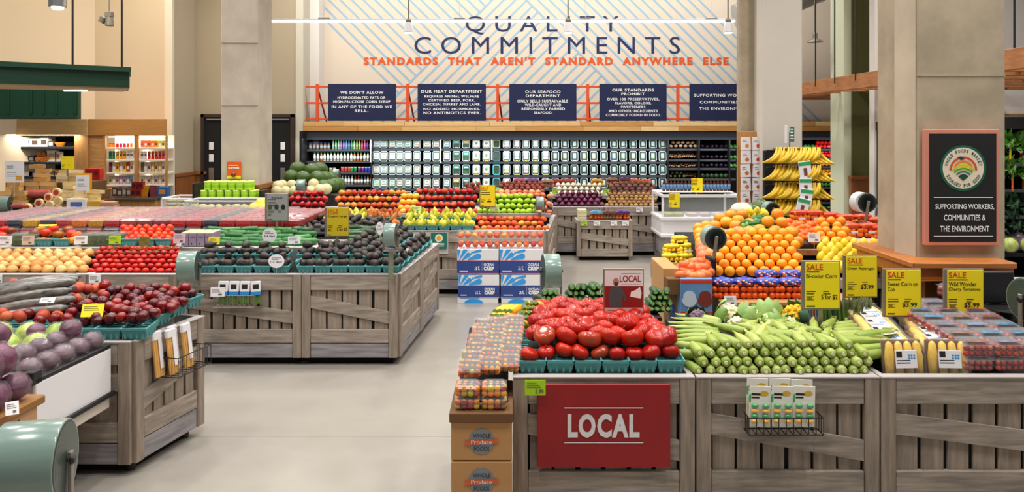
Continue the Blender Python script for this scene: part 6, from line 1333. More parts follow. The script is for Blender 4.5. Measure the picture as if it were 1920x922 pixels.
# red LOCAL board
Y = 4.05; t = thing('local_board', 'large red board reading LOCAL on the front of the tomato crate', 'sign', P(1132, 876, Y)); w_ = 250*Y/F; h_ = 156*Y/F; off = Matrix.Translation(-t.location)
MB().bbox(-w_/2, w_/2, 0, .012, 0, h_, .003).build('board', mat('red_board', (152, 10, 18), rough=.5, noise=.12, nscale=3), t)
m = MB(); m.text('LOCAL', U(1064, Y)-t.location.x, U(1199, Y)-t.location.x, V(820, Y)-t.location.z, V(775, Y)-t.location.z, -.003, .045, space=1.15)
m.build('lettering', mat('chalk_white', (232, 226, 226), rough=.8, noise=.15, nscale=30), t)
m = MB()
for v in (764, 829): m.rect(U(1058, Y)-t.location.x, U(1206, Y)-t.location.x, V(v+1, Y)-t.location.z, V(v-1, Y)-t.location.z, -.003)
m.build('rule_line', mat('chalk_white', (232, 226, 226)), t)
price_tag('lime price card at the corner of the red LOCAL board', 984, 1023, 712, 741, 4.03, M_lime, 0, 0, txt='5.99')
# tomatoes
tb = basket(.142, .15, .07); tag(tb, 'x', 'basket')
for k in range(6): place(tb, (U(998+k*51.2, 4.2), 4.21, .793), (.05, 0, 0), f'teal basket at the front of the large tomatoes, {nth(k)} from the carton stand', 'front tomato baskets')
for k in range(5): place(tb, (.1+.01*k, 4.37+k*.15, .81), (.05, 0, 0), f'teal basket along the carton side of the tomatoes, {nth(k)} from the front', 'side tomato baskets'); place(tb, (.86-.012*k, 4.37+k*.15, .81), (.05, 0, 0), f'teal basket along the corn side of the tomatoes, {nth(k)} from the front', 'corn side tomato baskets')
bt_ = fruit('beefsteak_tomato', mat('beefsteak_skin', (160, 14, 8), rough=.27, spec=.33, noise=.15, nscale=9, cols=[(178, 26, 10), (158, 16, 7), (192, 40, 14), (170, 22, 9)]), .06, .05, .16, 'tomato', 18, 12, lobes=6)
bt2 = fruit('ripe_tomato', mat('ripe_tomato_skin', (160, 12, 8), rough=.27, spec=.33, cols=[(176, 24, 10), (158, 15, 7), (190, 36, 14)]), .052, .046, .12, 'tomato', 16, 11, True)
pt = fruit('heirloom_tomato', mat('pinkish_tomato_skin', (186, 76, 44), rough=.18, spec=.5, noise=.5, nscale=7, cols=[(190, 84, 46), (180, 60, 34)]), .062, .047, .17, 'tomato', 18, 12, lobes=7)
n = 0
for r in range(9):
    y = 4.22 if r == 0 else 4.27+(r-1)*.103; z = .872 if r == 0 else .938+.002*r
    xl = U(982, 4.2) if r == 0 else .075+.012*r; xr = U(1272, 4.2) if r == 0 else .885-.012*r
    k_ = 9 if r == 0 else 7
    for k in range(k_):
        x = xl+(xr-xl)*(k+.25+.5*(r % 2)*(k < k_-1))/(k_-.3); pr = pt if (r, k) in ((1, 0), (1, 2), (0, 4)) else (bt_ if R.random() < .6 else bt2)
        p = (x+R.uniform(-.008, .008), y+R.uniform(-.015, .015), z+R.uniform(-.008, .02))
        place(pr, p, (R.uniform(-.6, .6), R.uniform(-.6, .6), R.uniform(0, 6)), f'{"blotched pinkish" if pr is pt else "large red"} tomato above the LOCAL board, {nth(r)} row back, {nth(k)} from the carton stand', 'large red tomatoes' if pr is not pt else 'blotched pinkish tomatoes', R.uniform(.8, .92) if r == 0 else R.uniform(.94, 1.08))
riser(fa, ((.08, 4.3, .9), (.88, 4.3, .9)), ((.14, 5.04, .91), (.84, 5.04, .91)), .03)
# small framed LOCAL poster with a grower
Y = 4.7; t = thing('local_poster', 'small framed red poster reading LOCAL among the tomatoes', 'sign', P(1169, 593, Y)); w_ = 76*Y/F; h_ = 90*Y/F
MB().bbox(-w_/2, w_/2, -.006, .008, 0, h_, .003).build('sign_frame', M_steel, t); MB().bbox(-w_*.47, w_*.47, -.009, -.004, h_*.03, h_*.97, .001).build('poster_sheet', mat('dark_red_poster', (138, 20, 22), rough=.5), t)
m = MB(); m.rect(-w_*.47, w_*.47, h_*.64, h_*.97, -.0102); m.build('white_band', M_paper, t); m = MB(); m.text('LOCAL', -w_*.1, w_*.42, h_*.72, h_*.86, -.0108, .02); m.rect(-w_*.06, w_*.42, h_*.9, h_*.905, -.0108); m.rect(-w_*.06, w_*.42, h_*.675, h_*.68, -.0108); m.build('lettering', mat('dark_red_print', (140, 22, 24)), t); m = MB(); m.rect(-w_*.47, w_*.47, h_*.03, h_*.19, -.0105); m.build('pale_panel', mat('pale_pink_panel', (214, 180, 180)), t)
m = MB(); lines_print(m, -w_*.4, w_*.2, h_*.06, h_*.16, 2, -.0112, R, .3); m.build('small_print', mat('grey_print', (96, 92, 84)), t)
m = MB(); m.add([(w_*q[0], -.0105, h_*q[1]) for q in ((.16, .42), (.42, .38), (.44, .5), (.4, .62), (.3, .56), (.18, .52))], [tuple(range(6))]); m.build('map_shape', M_letw, t)
m = MB(); m.add([(w_*q[0], -.011, h_*q[1]) for q in ((-.36, .19), (-.38, .45), (-.34, .58), (-.24, .64), (-.14, .64), (-.04, .6), (.02, .5), (.06, .34), (.02, .32), (-.03, .44), (-.03, .19))], [tuple(range(11))]); m.build('printed_shirt', mat('print_shirt', (70, 80, 82)), t)
m = MB(); m.disc(-w_*.19, -.0112, h_*.73, w_*.095, 16, .8); m.add([(w_*q[0], -.0113, h_*q[1]) for q in ((-.22, .63), (-.15, .63), (-.15, .7), (-.22, .7))], [(0, 1, 2, 3)]); m.build('printed_face', mat('print_skin', (184, 130, 104)), t); m = MB(); m.disc(-w_*.19, -.0114, h_*.685, w_*.055, 12, .9); m.build('printed_beard', mat('print_beard', (70, 50, 40)), t)
MB().bbox(-.012, .012, -.004, .008, -.1, 0, .002).build('post', M_steel, t)
# courgettes and yellow squash, stem ends outwards
def squash(nm, col, cols):
    t = thing(nm, 'x', 'squash'); MB().tube([(0, .19, 0), (0, .17, 0), (0, .1, .004), (0, .02, 0), (0, .0, 0)], [.012, .024, .026, .02, .014], 10).build('squash_body', mat(nm+'_skin', col, rough=.35, noise=.15, nscale=20, cols=cols), t, smooth=True); MB().tube([(0, .005, 0), (0, -.012, .0), (0, -.025, .004)], [.014, .011, .013], 6).build('stem_end', mat(nm+'_stem', (86, 120, 40), rough=.6), t); return t
gz = squash('courgette', (64, 104, 34), [(70, 110, 38), (50, 88, 30), (90, 128, 48)]); ys = squash('yellow_squash', (240, 190, 24), [(244, 196, 28), (236, 178, 20)])
i = 0
for (u0, v0, n1, n2, Yz) in ((1010, 590, 4, 3, 5.12), (1062, 580, 4, 3, 5.2), (1103, 580, 4, 3, 5.2), (1220, 588, 4, 3, 5.2), (1150, 583, 3, 2, 5.2)):
    for r in range(n2+(1 if n1 == 4 else 0)):
        for k in range(n1-r//2): place(gz, P(u0+k*11+r*4, v0-8-r*9.5, Yz)+Vector((0, r*.02, 0)), (-.15+R.uniform(-.1, .1), 0, R.uniform(-.25, .25)), f'green courgette, stem end out, behind the tomatoes, {nth(i)} counted from the squash', 'green courgettes, stem ends out'); i += 1
tt = riser(fa, ((.06, 5.12, .85), (.96, 5.12, .85)), ((.06, 5.4, .85), (.96, 5.4, .85)), .0, name='courgette_tray')
i = 0
for (u0, v0, n1, n2, Yz, rz, pit) in ((912, 610, 4, 4, 4.72, -.35, -.1), (958, 614, 3, 6, 4.66, -.3, -.42)):
    for r in range(n2):
        for k in range(n1): place(ys, P(u0+k*9+r*6.2, v0-r*9, Yz+r*.045), (pit, 0, rz+R.uniform(-.2, .2)), f'yellow squash with green stem beside the tomatoes, {nth(i)} counted from the cherry tomato boxes', 'yellow squashes'); i += 1
# carton stand with clear cherry tomato boxes
Y = 3.85; ct = thing('produce_carton', 'brown produce carton with round emblem, upper of two at the aisle', 'carton', P(903, 863, Y)); M_emb = mat('emblem_grey', (120, 128, 134))
def pcarton(t, w_, h_, top):
    MB().bbox(-w_/2, w_/2, 0, .5, 0, h_, .004).build('carton_body', M_kraft, t); c = h_*.5; r = .062
    m = MB(); m.disc(0, -.002, c, r, 28); m.build('emblem_disc', M_emb, t); m = MB(); m.text('WHOLE', -r*.7, r*.7, c+r*.3, c+r*.62, -.0035, .02); m.text('FOODS', -r*.6, r*.6, c-r*.72, c-r*.4, -.0035, .02); m.build('emblem_lettering', mat('emblem_dark', (60, 56, 52)), t)
    m = MB(); m.add([(-r*1.3, -.004, c-r*.3), (r*1.3, -.004, c-r*.14), (r*1.3, -.004, c+r*.22), (-r*1.3, -.004, c+r*.06)], [(0, 1, 2, 3)]); m.build('banner', mat('banner_orange', (206, 92, 44)), t); m = MB(); m.text('Produce', -r*.8, r*.8, c-r*.2, c+r*.14, -.0055); m.build('banner_lettering', M_letw, t)
w_ = 115*Y/F; pcarton(ct, w_, V(791, Y)-V(863, Y), 1)
c2_ = thing('produce_carton', 'brown produce carton with round emblem, lower of two at the aisle', 'carton', (ct.location.x, Y, V(938, Y))); pcarton(c2_, w_, V(865, Y)-V(938, Y), 0)
c3_ = thing('produce_carton', 'plain brown carton at the foot of the aisle stack', 'carton', (ct.location.x, Y, 0)); MB().bbox(-w_/2, w_/2, 0, .5, 0, V(939, Y), .004).build('carton_body', M_kraft, c3_); MB().bbox(-w_*.1, w_*.1, -.002, .01, .06, .09, .002).build('hand_hole', M_blackm, c3_)
tr = thing('display_tray', 'dark brown tray on the cartons carrying clear tomato boxes', 'tray', (ct.location.x, Y, V(791, Y))); zt_ = V(773, Y)-V(791, Y); MB().bbox(-w_/2-.008, w_/2+.004, -.012, .5, 0, zt_, .004).build('tray_rim', M_kraftd, tr)
riser(tr, ((U(850, Y), Y+.15, .8), (-.02, Y+.15, .8)), ((U(850, Y)+.02, 4.95, .93), (-.02, 4.95, .93)), .1, name='tray_ramp', ground=.69)
cc = fruit('cherry', mat('cherry_mix', (220, 60, 30), rough=.25, cols=[(196, 20, 14), (236, 160, 20), (224, 80, 16), (186, 180, 30), (130, 14, 30), (230, 120, 20)]), .0165, .016, 0, 'tomato', 8, 6)
def cbox(nm, wd, d_, h_, fr, nx, ny, nz, lidm=M_plastic2, band=None, cat='tomato box'):
    t = thing(nm, 'x', cat); m = MB(); m.bbox(-wd/2, wd/2, 0, d_, 0, h_*.82, .012); m.build('clear_tub', M_plastic, t); m = MB(); m.bbox(-wd/2-.004, wd/2+.004, -.004, d_+.004, h_*.8, h_*.84, .002); m.bbox(-wd/2+.008, wd/2-.008, .008, d_-.008, h_*.84, h_, .008); m.build('clear_lid', lidm, t)
    if band: MB().bbox(-wd*.36, wd*.36, .012, d_*.4, h_, h_+.002, .0005).build('lid_label', band, t)
    for a in range(nx):
        for b in range(ny):
            for c in range(nz):
                if 0 < b < ny-1 and c < nz-1: continue
                o = dup(fr, (-wd/2+(a+.5)*wd/nx+R.uniform(-.002, .002), (b+.5)*d_/ny, .014+c*h_*.75/nz), (0, 0, 0), None, None, t, R.uniform(.9, 1.15)); [o.__delitem__(q) for q in ('label', 'category', 'group') if q in o.keys()]
    return t
cb = cbox('cherry_tomato_box', .118, .105, .062, cc, 4, 3, 2)
for k in range(2):
    for r in range(2): place(cb, (U(877+k*50, 3.92), 3.87, V(773, Y)+.002+r*.064), (0, 0, R.uniform(-.05, .05)), f'clear box of mixed cherry tomatoes at the carton front, {"upper" if r else "lower"} layer, {"crate" if k else "aisle"} side', 'clear cherry tomato boxes')
for c in range(3):
    for k in range(6):
        y = 4.02+k*.1; place(cb, (-.215+c*.098+.012*k*(.6 if c else 1), y+c*.05, .8+k*.0175), (.5, 0, R.uniform(-.06, .06)), f'clear box of mixed cherry tomatoes leaning on the ramp, {("aisle", "middle", "crate")[c]} line, {nth(k)} from the front', 'leaning cherry tomato boxes', .93)
# ---------------------------------------------------------------- corn
def corn(nm):
    t = thing(nm, 'x', 'corn'); m = MB(); n = 10; rr = random.Random(5)
    vs = []; fs = []
    for i, (yy, r) in enumerate(((0, .011), (.003, .019), (.012, .0245), (.06, .0265), (.13, .024), (.2, .014), (.25, .007))):
        for k in range(n):
            a = 2*PI*k/n+.25*i; q = r*(1+.07*(k % 2)); vs.append((q*math.cos(a), yy, q*math.sin(a)))
    for i in range(6):
        for k in range(n): fs.append((i*n+k, i*n+(k+1) % n, (i+1)*n+(k+1) % n, (i+1)*n+k))
    m.add(vs, fs); m.build('husk', mat('corn_husk', (150, 176, 70), rough=.5, noise=.25, nscale=9, stretch=(5, .6, 5), cols=[(160, 178, 76), (138, 160, 60), (184, 196, 104)]), t, smooth=True)
    MB().tube([(0, .006, 0), (0, -.004, 0)], [.0115, .009], 8).build('cut_stem', mat('cut_stem', (214, 214, 160), rough=.7), t)
    m = MB(); m.add([(0, .16, .014), (.02, .2, .02), (.012, .27, .012), (-.006, .3, .002)], [(0, 1, 2, 3)]); m.tube([(0, .24, 0), (.006, .27, .006), (0, .29, -.004)], [.008, .005, .001], 6); m.build('husk_tip', mat('corn_tip', (186, 186, 110), rough=.7), t); return t
cn = corn('corn_ear')
for r in range(4):
    n_ = 16 if r < 3 else 13
    for k in range(n_):
        u = 1312+k*20.6+(r % 2)*9+(r == 3)*22; Yk = 4.12+r*.02
        place(cn, P(u+R.uniform(-2, 2), 696-r*16.6, Yk)+Vector((0, R.uniform(-.012, .012), 0)), (R.uniform(-.08, .06), R.uniform(0, 6), R.uniform(-.16, .16)), f'corn ear with its cut stem end out, {("bottom", "second", "third", "top")[r]} row, {nth(k)} from the tomatoes', 'corn ears, cut ends out', R.uniform(.94, 1.08))
i = 0
for (u, v, Yk, rz, px) in [(1350, 640-k*6, 4.35+k*.09, 1.5-.12*k, .0) for k in range(7)]+[(1565, 640-k*5.5, 4.3+k*.09, -1.5+.08*k, 0) for k in range(8)]+[(1605, 668-k*12, 4.2+k*.06, -1.25, .1) for k in range(4)]+[(1330, 668-k*12, 4.25+k*.06, 1.25, .1) for k in range(3)]:
    place(cn, P(u, v, Yk), (px, R.uniform(0, 6), rz), f'corn ear lying sideways over the stacked ends, {nth(i)} counted from the tomato side', 'corn ears lying sideways', R.uniform(1, 1.15)); i += 1
for r in range(3):
    for k in range(9): place(cn, P(1400+k*18+R.uniform(-4, 4), 632-r*9, 4.36+r*.13), (R.uniform(-.1, .15), R.uniform(0, 6), R.uniform(-.9, .9)), 'corn ear in the loose middle of the heap below the cauliflowers', 'loose corn ears', R.uniform(.9, 1.05))
riser(fb, ((U(1312, 4.1), 4.34, .88), (U(1640, 4.1), 4.34, .88)), ((U(1312, 4.1), 5.02, .9), (U(1640, 4.1), 5.02, .9)), .03)
# cauliflowers
def cauli(nm, fl, lf, leaves=8):
    t = thing(nm, 'x', 'cauliflower'); rr = random.Random(9); m = MB(); m.ell((0, 0, .012), (.062, .062, .055), 12, 8)
    for i in range(46):
        a = rr.uniform(0, 6.28); e = rr.uniform(-.1, 1.5); r = .06; m.ell((r*math.cos(a)*math.cos(e), r*math.sin(a)*math.cos(e), .012+r*.9*math.sin(e)), rr.uniform(.011, .018), 6, 5)
    m.build('curd', fl, t, smooth=True)
    for i in range(leaves):
        a = 2*PI*i/leaves+.2; m = MB(); M = Matrix.Rotation(a, 4, 'Z'); pts = []
        for j in range(5):
            s = j/4; w2 = .038*math.sin(PI*(.18+.74*s)); ro = .045+.04*math.sin(s*PI*.6); z = -.055+.115*s
            pts += [(ro-.008, -w2, z), (ro+.006, 0, z), (ro-.008, w2, z)]
        m.add([M @ Vector(p) for p in pts], [(j*3+q, j*3+q+1, j*3+q+4, j*3+q+3) for j in range(4) for q in range(2)]); m.build('leaf', lf, t, smooth=True)
    return t
L1 = mat('cauli_leaf', (140, 174, 88), rough=.5, noise=.25, nscale=15, cols=[(150, 182, 96), (120, 158, 76)]); L2 = mat('blue_leaf', (96, 136, 104), rough=.5, noise=.3, nscale=15)
for k, (u, v, Yk, fl, lf, lb, s) in enumerate(((1306, 598, 5.0, (120, 100, 120), L2, 'purplish cauliflower in blue green leaves beside the tomatoes', .85), (1363, 594, 5.0, (228, 214, 176), L1, 'bare cream cauliflower, second from the tomatoes', 1.1), (1402, 598, 4.95, (236, 230, 206), L1, 'white cauliflower in pale leaves, third from the tomatoes', 1.05), (1440, 590, 5.05, (224, 228, 190), L1, 'leafy pale cauliflower behind the middle of the row', 1.1), (1449, 608, 4.85, (206, 218, 150), L1, 'greenish cauliflower lowest in the row above the corn', .95), (1492, 594, 5.0, (244, 180, 30), L2, 'orange cauliflower under the bi-color corn card', 1.1), (1380, 612, 4.85, (232, 226, 196), L1, 'small white cauliflower tucked in front of the bare cream one', .85), (1478, 612, 4.86, (214, 220, 160), L1, 'small leafy cauliflower in front of the orange one', .8))):
    t = cauli('cauliflower', mat('curd_%d_%d' % (fl[0], fl[1]), fl, rough=.8), lf, 5 if 'bare' in lb else 9); t['label'] = lb; t.location = P(u, v, Yk); t.rotation_euler = (.9, 0, k); t.scale = (s,)*3
# asparagus and dark herbs
ab = thing('asparagus_bundle', 'x', 'asparagus'); rr = random.Random(4); m = MB(); m2 = MB()
for i in range(16):
    x, y = rr.uniform(-.035, .035), rr.uniform(-.02, .02); m.tube([(x, y, 0), (x*1.1, y, .15)], .0055, 6); m2.tube([(x*1.1, y, .15), (x*1.2, y, .17), (x*1.2, y, .19), (x*1.2, y, .215)], [.006, .0085, .007, .001], 6)
m.build('spear', mat('asparagus_green', (86, 120, 50)), ab); m2.build('spear_tip', mat('asparagus_tip', (120, 126, 84), rough=.8, noise=.4, nscale=60), ab); MB().lathe([(.045, .05), (.046, .052), (.046, .062), (.045, .064)], 14, Matrix.Diagonal((1, .7, 1, 1))).build('violet_band', mat('violet_band', (84, 60, 130)), ab)
for k in range(6): place(ab, P(1548+k*14, 622-(k % 2)*4, 4.85+(k % 2)*.07), (-.12, 0, k), f'upright asparagus bundle behind the corn, {nth(k)} from the sale card post', 'asparagus bundles', .95)
hb_ = MB(); rr = random.Random(8)
for i in range(70): a = Vector((rr.uniform(-.06, .06), rr.uniform(-.04, .04), rr.uniform(0, .11))); b2 = Vector((rr.uniform(-.02, .02), rr.uniform(-.02, .02), rr.uniform(-.02, .02))); c2_ = Vector((b2.y, -b2.x, rr.uniform(-.015, .015))); hb_.quad(a, a+b2, a+b2+c2_, a+c2_)
hp = tag(hb_.build('herb_bunch', mat('dark_herb', (62, 72, 44), rough=.8, noise=.4, nscale=30)), 'x', 'herbs')
for k, u in enumerate((1590, 1608, 1735, 1748, 1762, 1622)): place(hp, P(u, 600, 5.05), (0, 0, k), f'dark leafy herb bunch behind the packed corn, {nth(k)} from the asparagus', 'dark herb bunches', 1.1)
MB().bbox(.02, 1.2, .78, 1.1, .75, .84, .004).build('herb_tray', M_blackm, fc); MB().bbox(.6, .93, .7, .95, .7, .79, .004).build('bundle_tray', M_blackm, fb)
# packed corn trays
def ctray():
    t = thing('corn_tray', 'x', 'corn tray'); MB().bbox(-.105, .105, .03, .045, 0, .185, .004).build('tray_board', M_kraftd, t)
    for i in range(4):
        x = -.078+i*.052; m = MB(); m.tube([(x, .02, .004), (x, .018, .02), (x*.98, .015, .1), (x*.95, .018, .165), (x*.95, .02, .178)], [.012, .023, .025, .018, .006], 10); m.build('cob', mat('corn_kernel', (236, 196, 74), rough=.4, noise=.18, nscale=70, cols=[(240, 204, 86), (228, 184, 60)]), t, smooth=True)
    m = MB(); m.bbox(-.112, .112, -.012, .05, -.004, .19, .012); m.build('clear_wrap', M_plastic, t)
    MB().bbox(-.06, .055, -.016, -.012, .045, .135, .001).build('label', M_paper, t); m = MB(); m.rect(-.055, -.025, .1, .13, -.0168); lines_print(m, -.055, .02, .065, .09, 2, -.0168, random.Random(2), .4); m.build('label_print', M_blk, t); m = MB()
    for i in range(6): m.disc(.012+.014*(i % 3), -.0168, .095+.014*(i//3), .006, 8)
    m.build('label_dot', mat('label_blue', (60, 150, 210)), t); return t
ctp = ctray()
for k, u in enumerate((1700, 1782)): place(ctp, P(u, 706, 4.16), (-.15, 0, .06*(1-2*k)), f'clear packed tray of yellow cobs standing at the crate edge, {"nearer the corn ears" if k == 0 else "nearer the cherry tomatoes"}', None)
for c in range(2):
    for r in range(5): place(ctp, P(1688+c*88-r*(13 if c == 0 else 10), 652-r*14.5, 4.3+r*.13), (-1.35, 0, R.uniform(-.06, .06)+.05), f'flat packed tray of yellow cobs, {nth(r)} step back, {"asparagus" if c == 0 else "cherry tomato"} side', 'flat corn trays')
riser(fc, ((1.98, 4.32, .87), (2.42, 4.32, .87)), ((1.98, 5.05, .93), (2.42, 5.05, .93)), .05, name='tray_ramp')
cr_ = fruit('cherry', mat('cherry_dark', (170, 30, 24), rough=.25, cols=[(190, 36, 24), (140, 20, 24), (206, 90, 30)]), .014, .014, 0, 'tomato', 8, 6)
cw = cbox('wild_cherry_box', .15, .13, .075, cr_, 5, 3, 2, band=mat('lid_blue_label', (120, 150, 170), rough=.5, noise=.6, nscale=30, cols=[(90, 170, 210), (150, 60, 40), (150, 120, 110), (90, 150, 190)]))
for c in range(3):
    for r in range(6):
        for q in range(2 if r < 1 else 1): place(cw, (2.42+c*.165-.005*r, 4.14+r*.135, (.8 if r == 0 and q == 0 else .876)+.012*r), (.08, 0, R.uniform(-.05, .05)), f'clear box of dark cherry tomatoes, {"lower, " if r == 0 and q == 0 else ""}{nth(r)} row back, {nth(c)} from the packed corn', 'clear boxes of dark cherry tomatoes', 1)
place(cw, (2.83, 5.02, .98), (.1, 0, .2), 'single clear cherry tomato box raised beside the black scale', None, 1.1)
riser(fc, ((2.38, 4.26, .86), (2.86, 4.26, .86)), ((2.38, 5.0, .93), (2.86, 5.0, .93)), .012, name='box_ramp')
# rack of corn holders
t = thing('wire_rack', 'black wire rack of corn holder packs on the corn crate', 'rack', P(1463, 803, 4.06)); wire_rack(t, .37, .09, .085, 11)
ch = thing('corn_holder_pack', 'x', 'packet'); MB().bbox(-.055, .055, 0, .004, 0, .2, .001).build('card', mat('cream_card', (226, 222, 208)), ch); m = MB(); m.rect(-.045, .01, .155, .165, -.0015); m.rect(-.045, -.005, .14, .147, -.0015); m.build('print', M_blk, ch); MB().bbox(-.055, -.047, -.001, .003, .12, .16, .0005).build('green_tab', mat('tab_green', (40, 160, 90)), ch)
m = MB(); m.add([(.02+math.cos(a)*.022, -.0018, .165+math.sin(a)*.012) for a in [2*PI*i/10 for i in range(10)]], [tuple(range(10))]); m.build('corn_picture', mat('picture_yellow', (206, 160, 30)), ch)
for j in range(2):
    for i in range(4): MB().ell((-.028+j*.056, -.008, .03+i*.025), (.02, .012, .011), 8, 6).build('corn_holder', mat('holder_green', (40, 160, 80), rough=.3) if i % 2 else mat('holder_yellow', (240, 180, 30), rough=.3), ch)
MB().bbox(-.05, .05, -.022, 0, .008, .125, .01).build('clear_blister', M_plastic, ch)
for k, (u, y, dz) in enumerate(((1424, 4.0, 0), (1466, 4.0, 0), (1507, 4.0, 0), (1419, 4.03, .03), (1461, 4.03, .03), (1502, 4.03, .025))): place(ch, (U(u, y), y, V(800, 4.0)+dz), (-.06, .05, .05), f'corn holder pack in the wire rack, {"back" if k > 2 else "front"} line, {nth(k % 3)} from the tomato crate', 'corn holder packs')
# sale cards
sale_sign('yellow sale card reading Bi-color Corn, 5 for 2', 1502, 1575, 488, 580, 4.75, ('Bi-color Corn',), '5 for $2', stem_v=622)
sale_sign('yellow sale card reading Green Asparagus', 1580, 1645, 478, 558, 5.1, ('Green Asparagus',), '$3.99', stem_v=595)
sale_sign('yellow sale card reading Sweet Corn on Cob', 1654, 1727, 503, 594, 4.72, ('Sweet Corn on', 'Cob'), '$3.99', stem_v=622)
sale_sign('yellow sale card reading Wild Wonder Cherry Tomatoes', 1768, 1844, 503, 595, 4.72, ('Wild Wonder', 'Cherry Tomatoes'), '$5.99', stem_v=630)
bag_roll('green bag roll on an olive post behind the tomato crate', P(1033, 508, 6.4), .138, .13, .12, stand=.55)
# ---------------------------------------------------------------- column ledge, pillar sign, scale
t = struct('ledge_1', MB().bbox(U(1712, 5.25), U(1908, 5.25), 5.25, 6.2, 1.14, 1.18, .006).bbox(U(1715, 5.27), U(1905, 5.27), 5.29, 6.15, 1.06, 1.14, .004), M_ledge)
m = MB(); a, b_ = Vector((U(1712, 5.25), 5.25, 0)), Vector((U(1660, 5.95), 5.95, 0)); c = Vector((3.2, 6.2, 0))
m.add([(q.x, q.y, z) for z in (1.06, 1.177) for q in (a, b_, c, Vector((3.2, 5.27, 0)))], [(0, 1, 5, 4), (1, 2, 6, 5), (4, 5, 6, 7), (3, 2, 1, 0)]); struct('ledge_2', m, M_ledge)
m = MB(); m.box(U(1735, 5.4), U(1885, 5.4), 5.4, 5.5, 0, 1.06); struct('wainscot_panel', m, M_wains)
Y = 5.45; t = thing('pillar_sign', 'black sign with round emblem in a pink frame on the concrete pillar', 'sign', P(1804.5, 460, Y)); ox, oz = t.location.x, t.location.z; X = lambda u: U(u, Y)-ox; Z = lambda v: V(v, Y)-oz
MB().bbox(X(1734), X(1874), 0, .04, 0, Z(242), .004).build('sign_frame', mat('pink_frame', (206, 134, 112), rough=.5), t); MB().bbox(X(1742), X(1868), -.004, .02, Z(453), Z(250), .002).build('board', mat('sign_black', (12, 12, 14), rough=.6), t)
cx, cz = X(1805), Z(315); k = Y/F
for i, (r, col, nm) in enumerate(((43, (10, 92, 66), 'emblem_ring'), (38.5, (226, 214, 190), 'emblem_cream'))): m = MB(); m.disc(cx, -.006-.001*i, cz, r*k, 40); m.build(nm, mat('c_%d_%d_%d' % col, col), t)
def arc(r0, r1, a0, a1, oy, y, sx=1): 
    m = MB(); n = 18; A = [a0+(a1-a0)*i/n for i in range(n+1)]; m.add([(cx+math.cos(a)*r*k*sx, y, cz+(oy+math.sin(a)*r)*k) for r in (r0, r1) for a in A], [(i, i+1, n+2+i, n+1+i) for i in range(n)]); return m
arc(22, 26, .0, PI, -4, -.009).build('emblem_arc', mat('c_206_80_40', (206, 80, 40)), t); arc(15, 19, 0, PI, -4, -.009).build('emblem_arc', mat('c_230_130_50', (230, 130, 50)), t); m = arc(0, 12, 0, PI, -3, -.009); m.build('emblem_sun', mat('c_240_200_40', (240, 200, 40)), t)
for i, c in enumerate(((196, 206, 40), (70, 160, 50), (20, 120, 70), (10, 70, 56))): arc(26-i*5.5 if i < 3 else 0, 29-i*5.5, PI*.22, PI*.78, -22-i*2.6+i*2, -.0092).build('emblem_field', mat('c_%d_%d_%d' % c, c), t)
m = MB(); m.add([(cx+q[0]*k, -.0095, cz+q[1]*k) for q in ((-12, 21), (-4, 22), (3, 17), (-5, 15))], [(0, 1, 2, 3)]); m.build('emblem_leaf', mat('c_20_60_60', (20, 60, 60)), t)
m = MB()
for s, up in (('WHOLE FOODS MARKET', 1), ('SOURCED FOR GOOD', 0)):
    n = len(s); span = 2.75 if up else 2.2
    for i, chh in enumerate(s):
        if chh == ' ': continue
        a = PI/2+span/2-span*i/(n-1) if up else -PI/2-span/2+span*i/(n-1); q = MB().text(chh, -1.9, 1.9, -3, 3, 0, .02); rot = a-PI/2 if up else a+PI/2
        m.add([(cx+(math.cos(a)*32.5+p[0]*math.cos(rot)-p[2]*math.sin(rot))*k, -.0098, cz+(math.sin(a)*32.5+p[0]*math.sin(rot)+p[2]*math.cos(rot))*k) for p in q.v], q.f)
m.build('emblem_lettering', mat('c_20_60_60', (20, 60, 60)), t)
m = MB(); m.rect(X(1750), X(1861), Z(370.5), Z(369.3), -.006); m.rect(X(1750), X(1861), Z(443), Z(441.8), -.006); m.build('rule_line', M_letw, t)
m = MB(); m.text('SUPPORTING WORKERS,', X(1753), X(1863), Z(393), Z(382), -.006, .012); m.text('COMMUNITIES &', X(1769), X(1847), Z(413), Z(402), -.006, .012); m.text('THE ENVIRONMENT', X(1762), X(1854), Z(434), Z(423), -.006, .012); m.build('lettering', M_letw, t)
t = thing('scale_stand', 'black weighing stand with round pan beside the concrete pillar', 'scale', (3.15, 5.15, 0)); MB().bbox(-.32, .3, -.05, .1, .0, .86, .01).build('stand_body', M_blackm, t); MB().bbox(-.33, .1, .02, .06, .93, 1.14, .01).build('screen', mat('screen_black', (22, 22, 26), rough=.25), t); MB().bbox(-.12, -.08, .03, .06, .85, .95, .004).build('screen_arm', M_black, t); MB().bbox(-.27, -.14, .012, .02, .955, .962, .001).build('screen_light_strip', M_chrome, t)
MB().lathe([(.05, .86), (.06, .9), (.13, .915), (.155, .925), (.14, .92), (.02, .915)], 24, Matrix.Translation((.0, -.1, 0))).build('pan', M_black, t, smooth=False)
bag_roll('green bag roll at the far end of the cherry tomato crate', P(1938, 560, 4.5), .12, .14, .2, stand=.1)
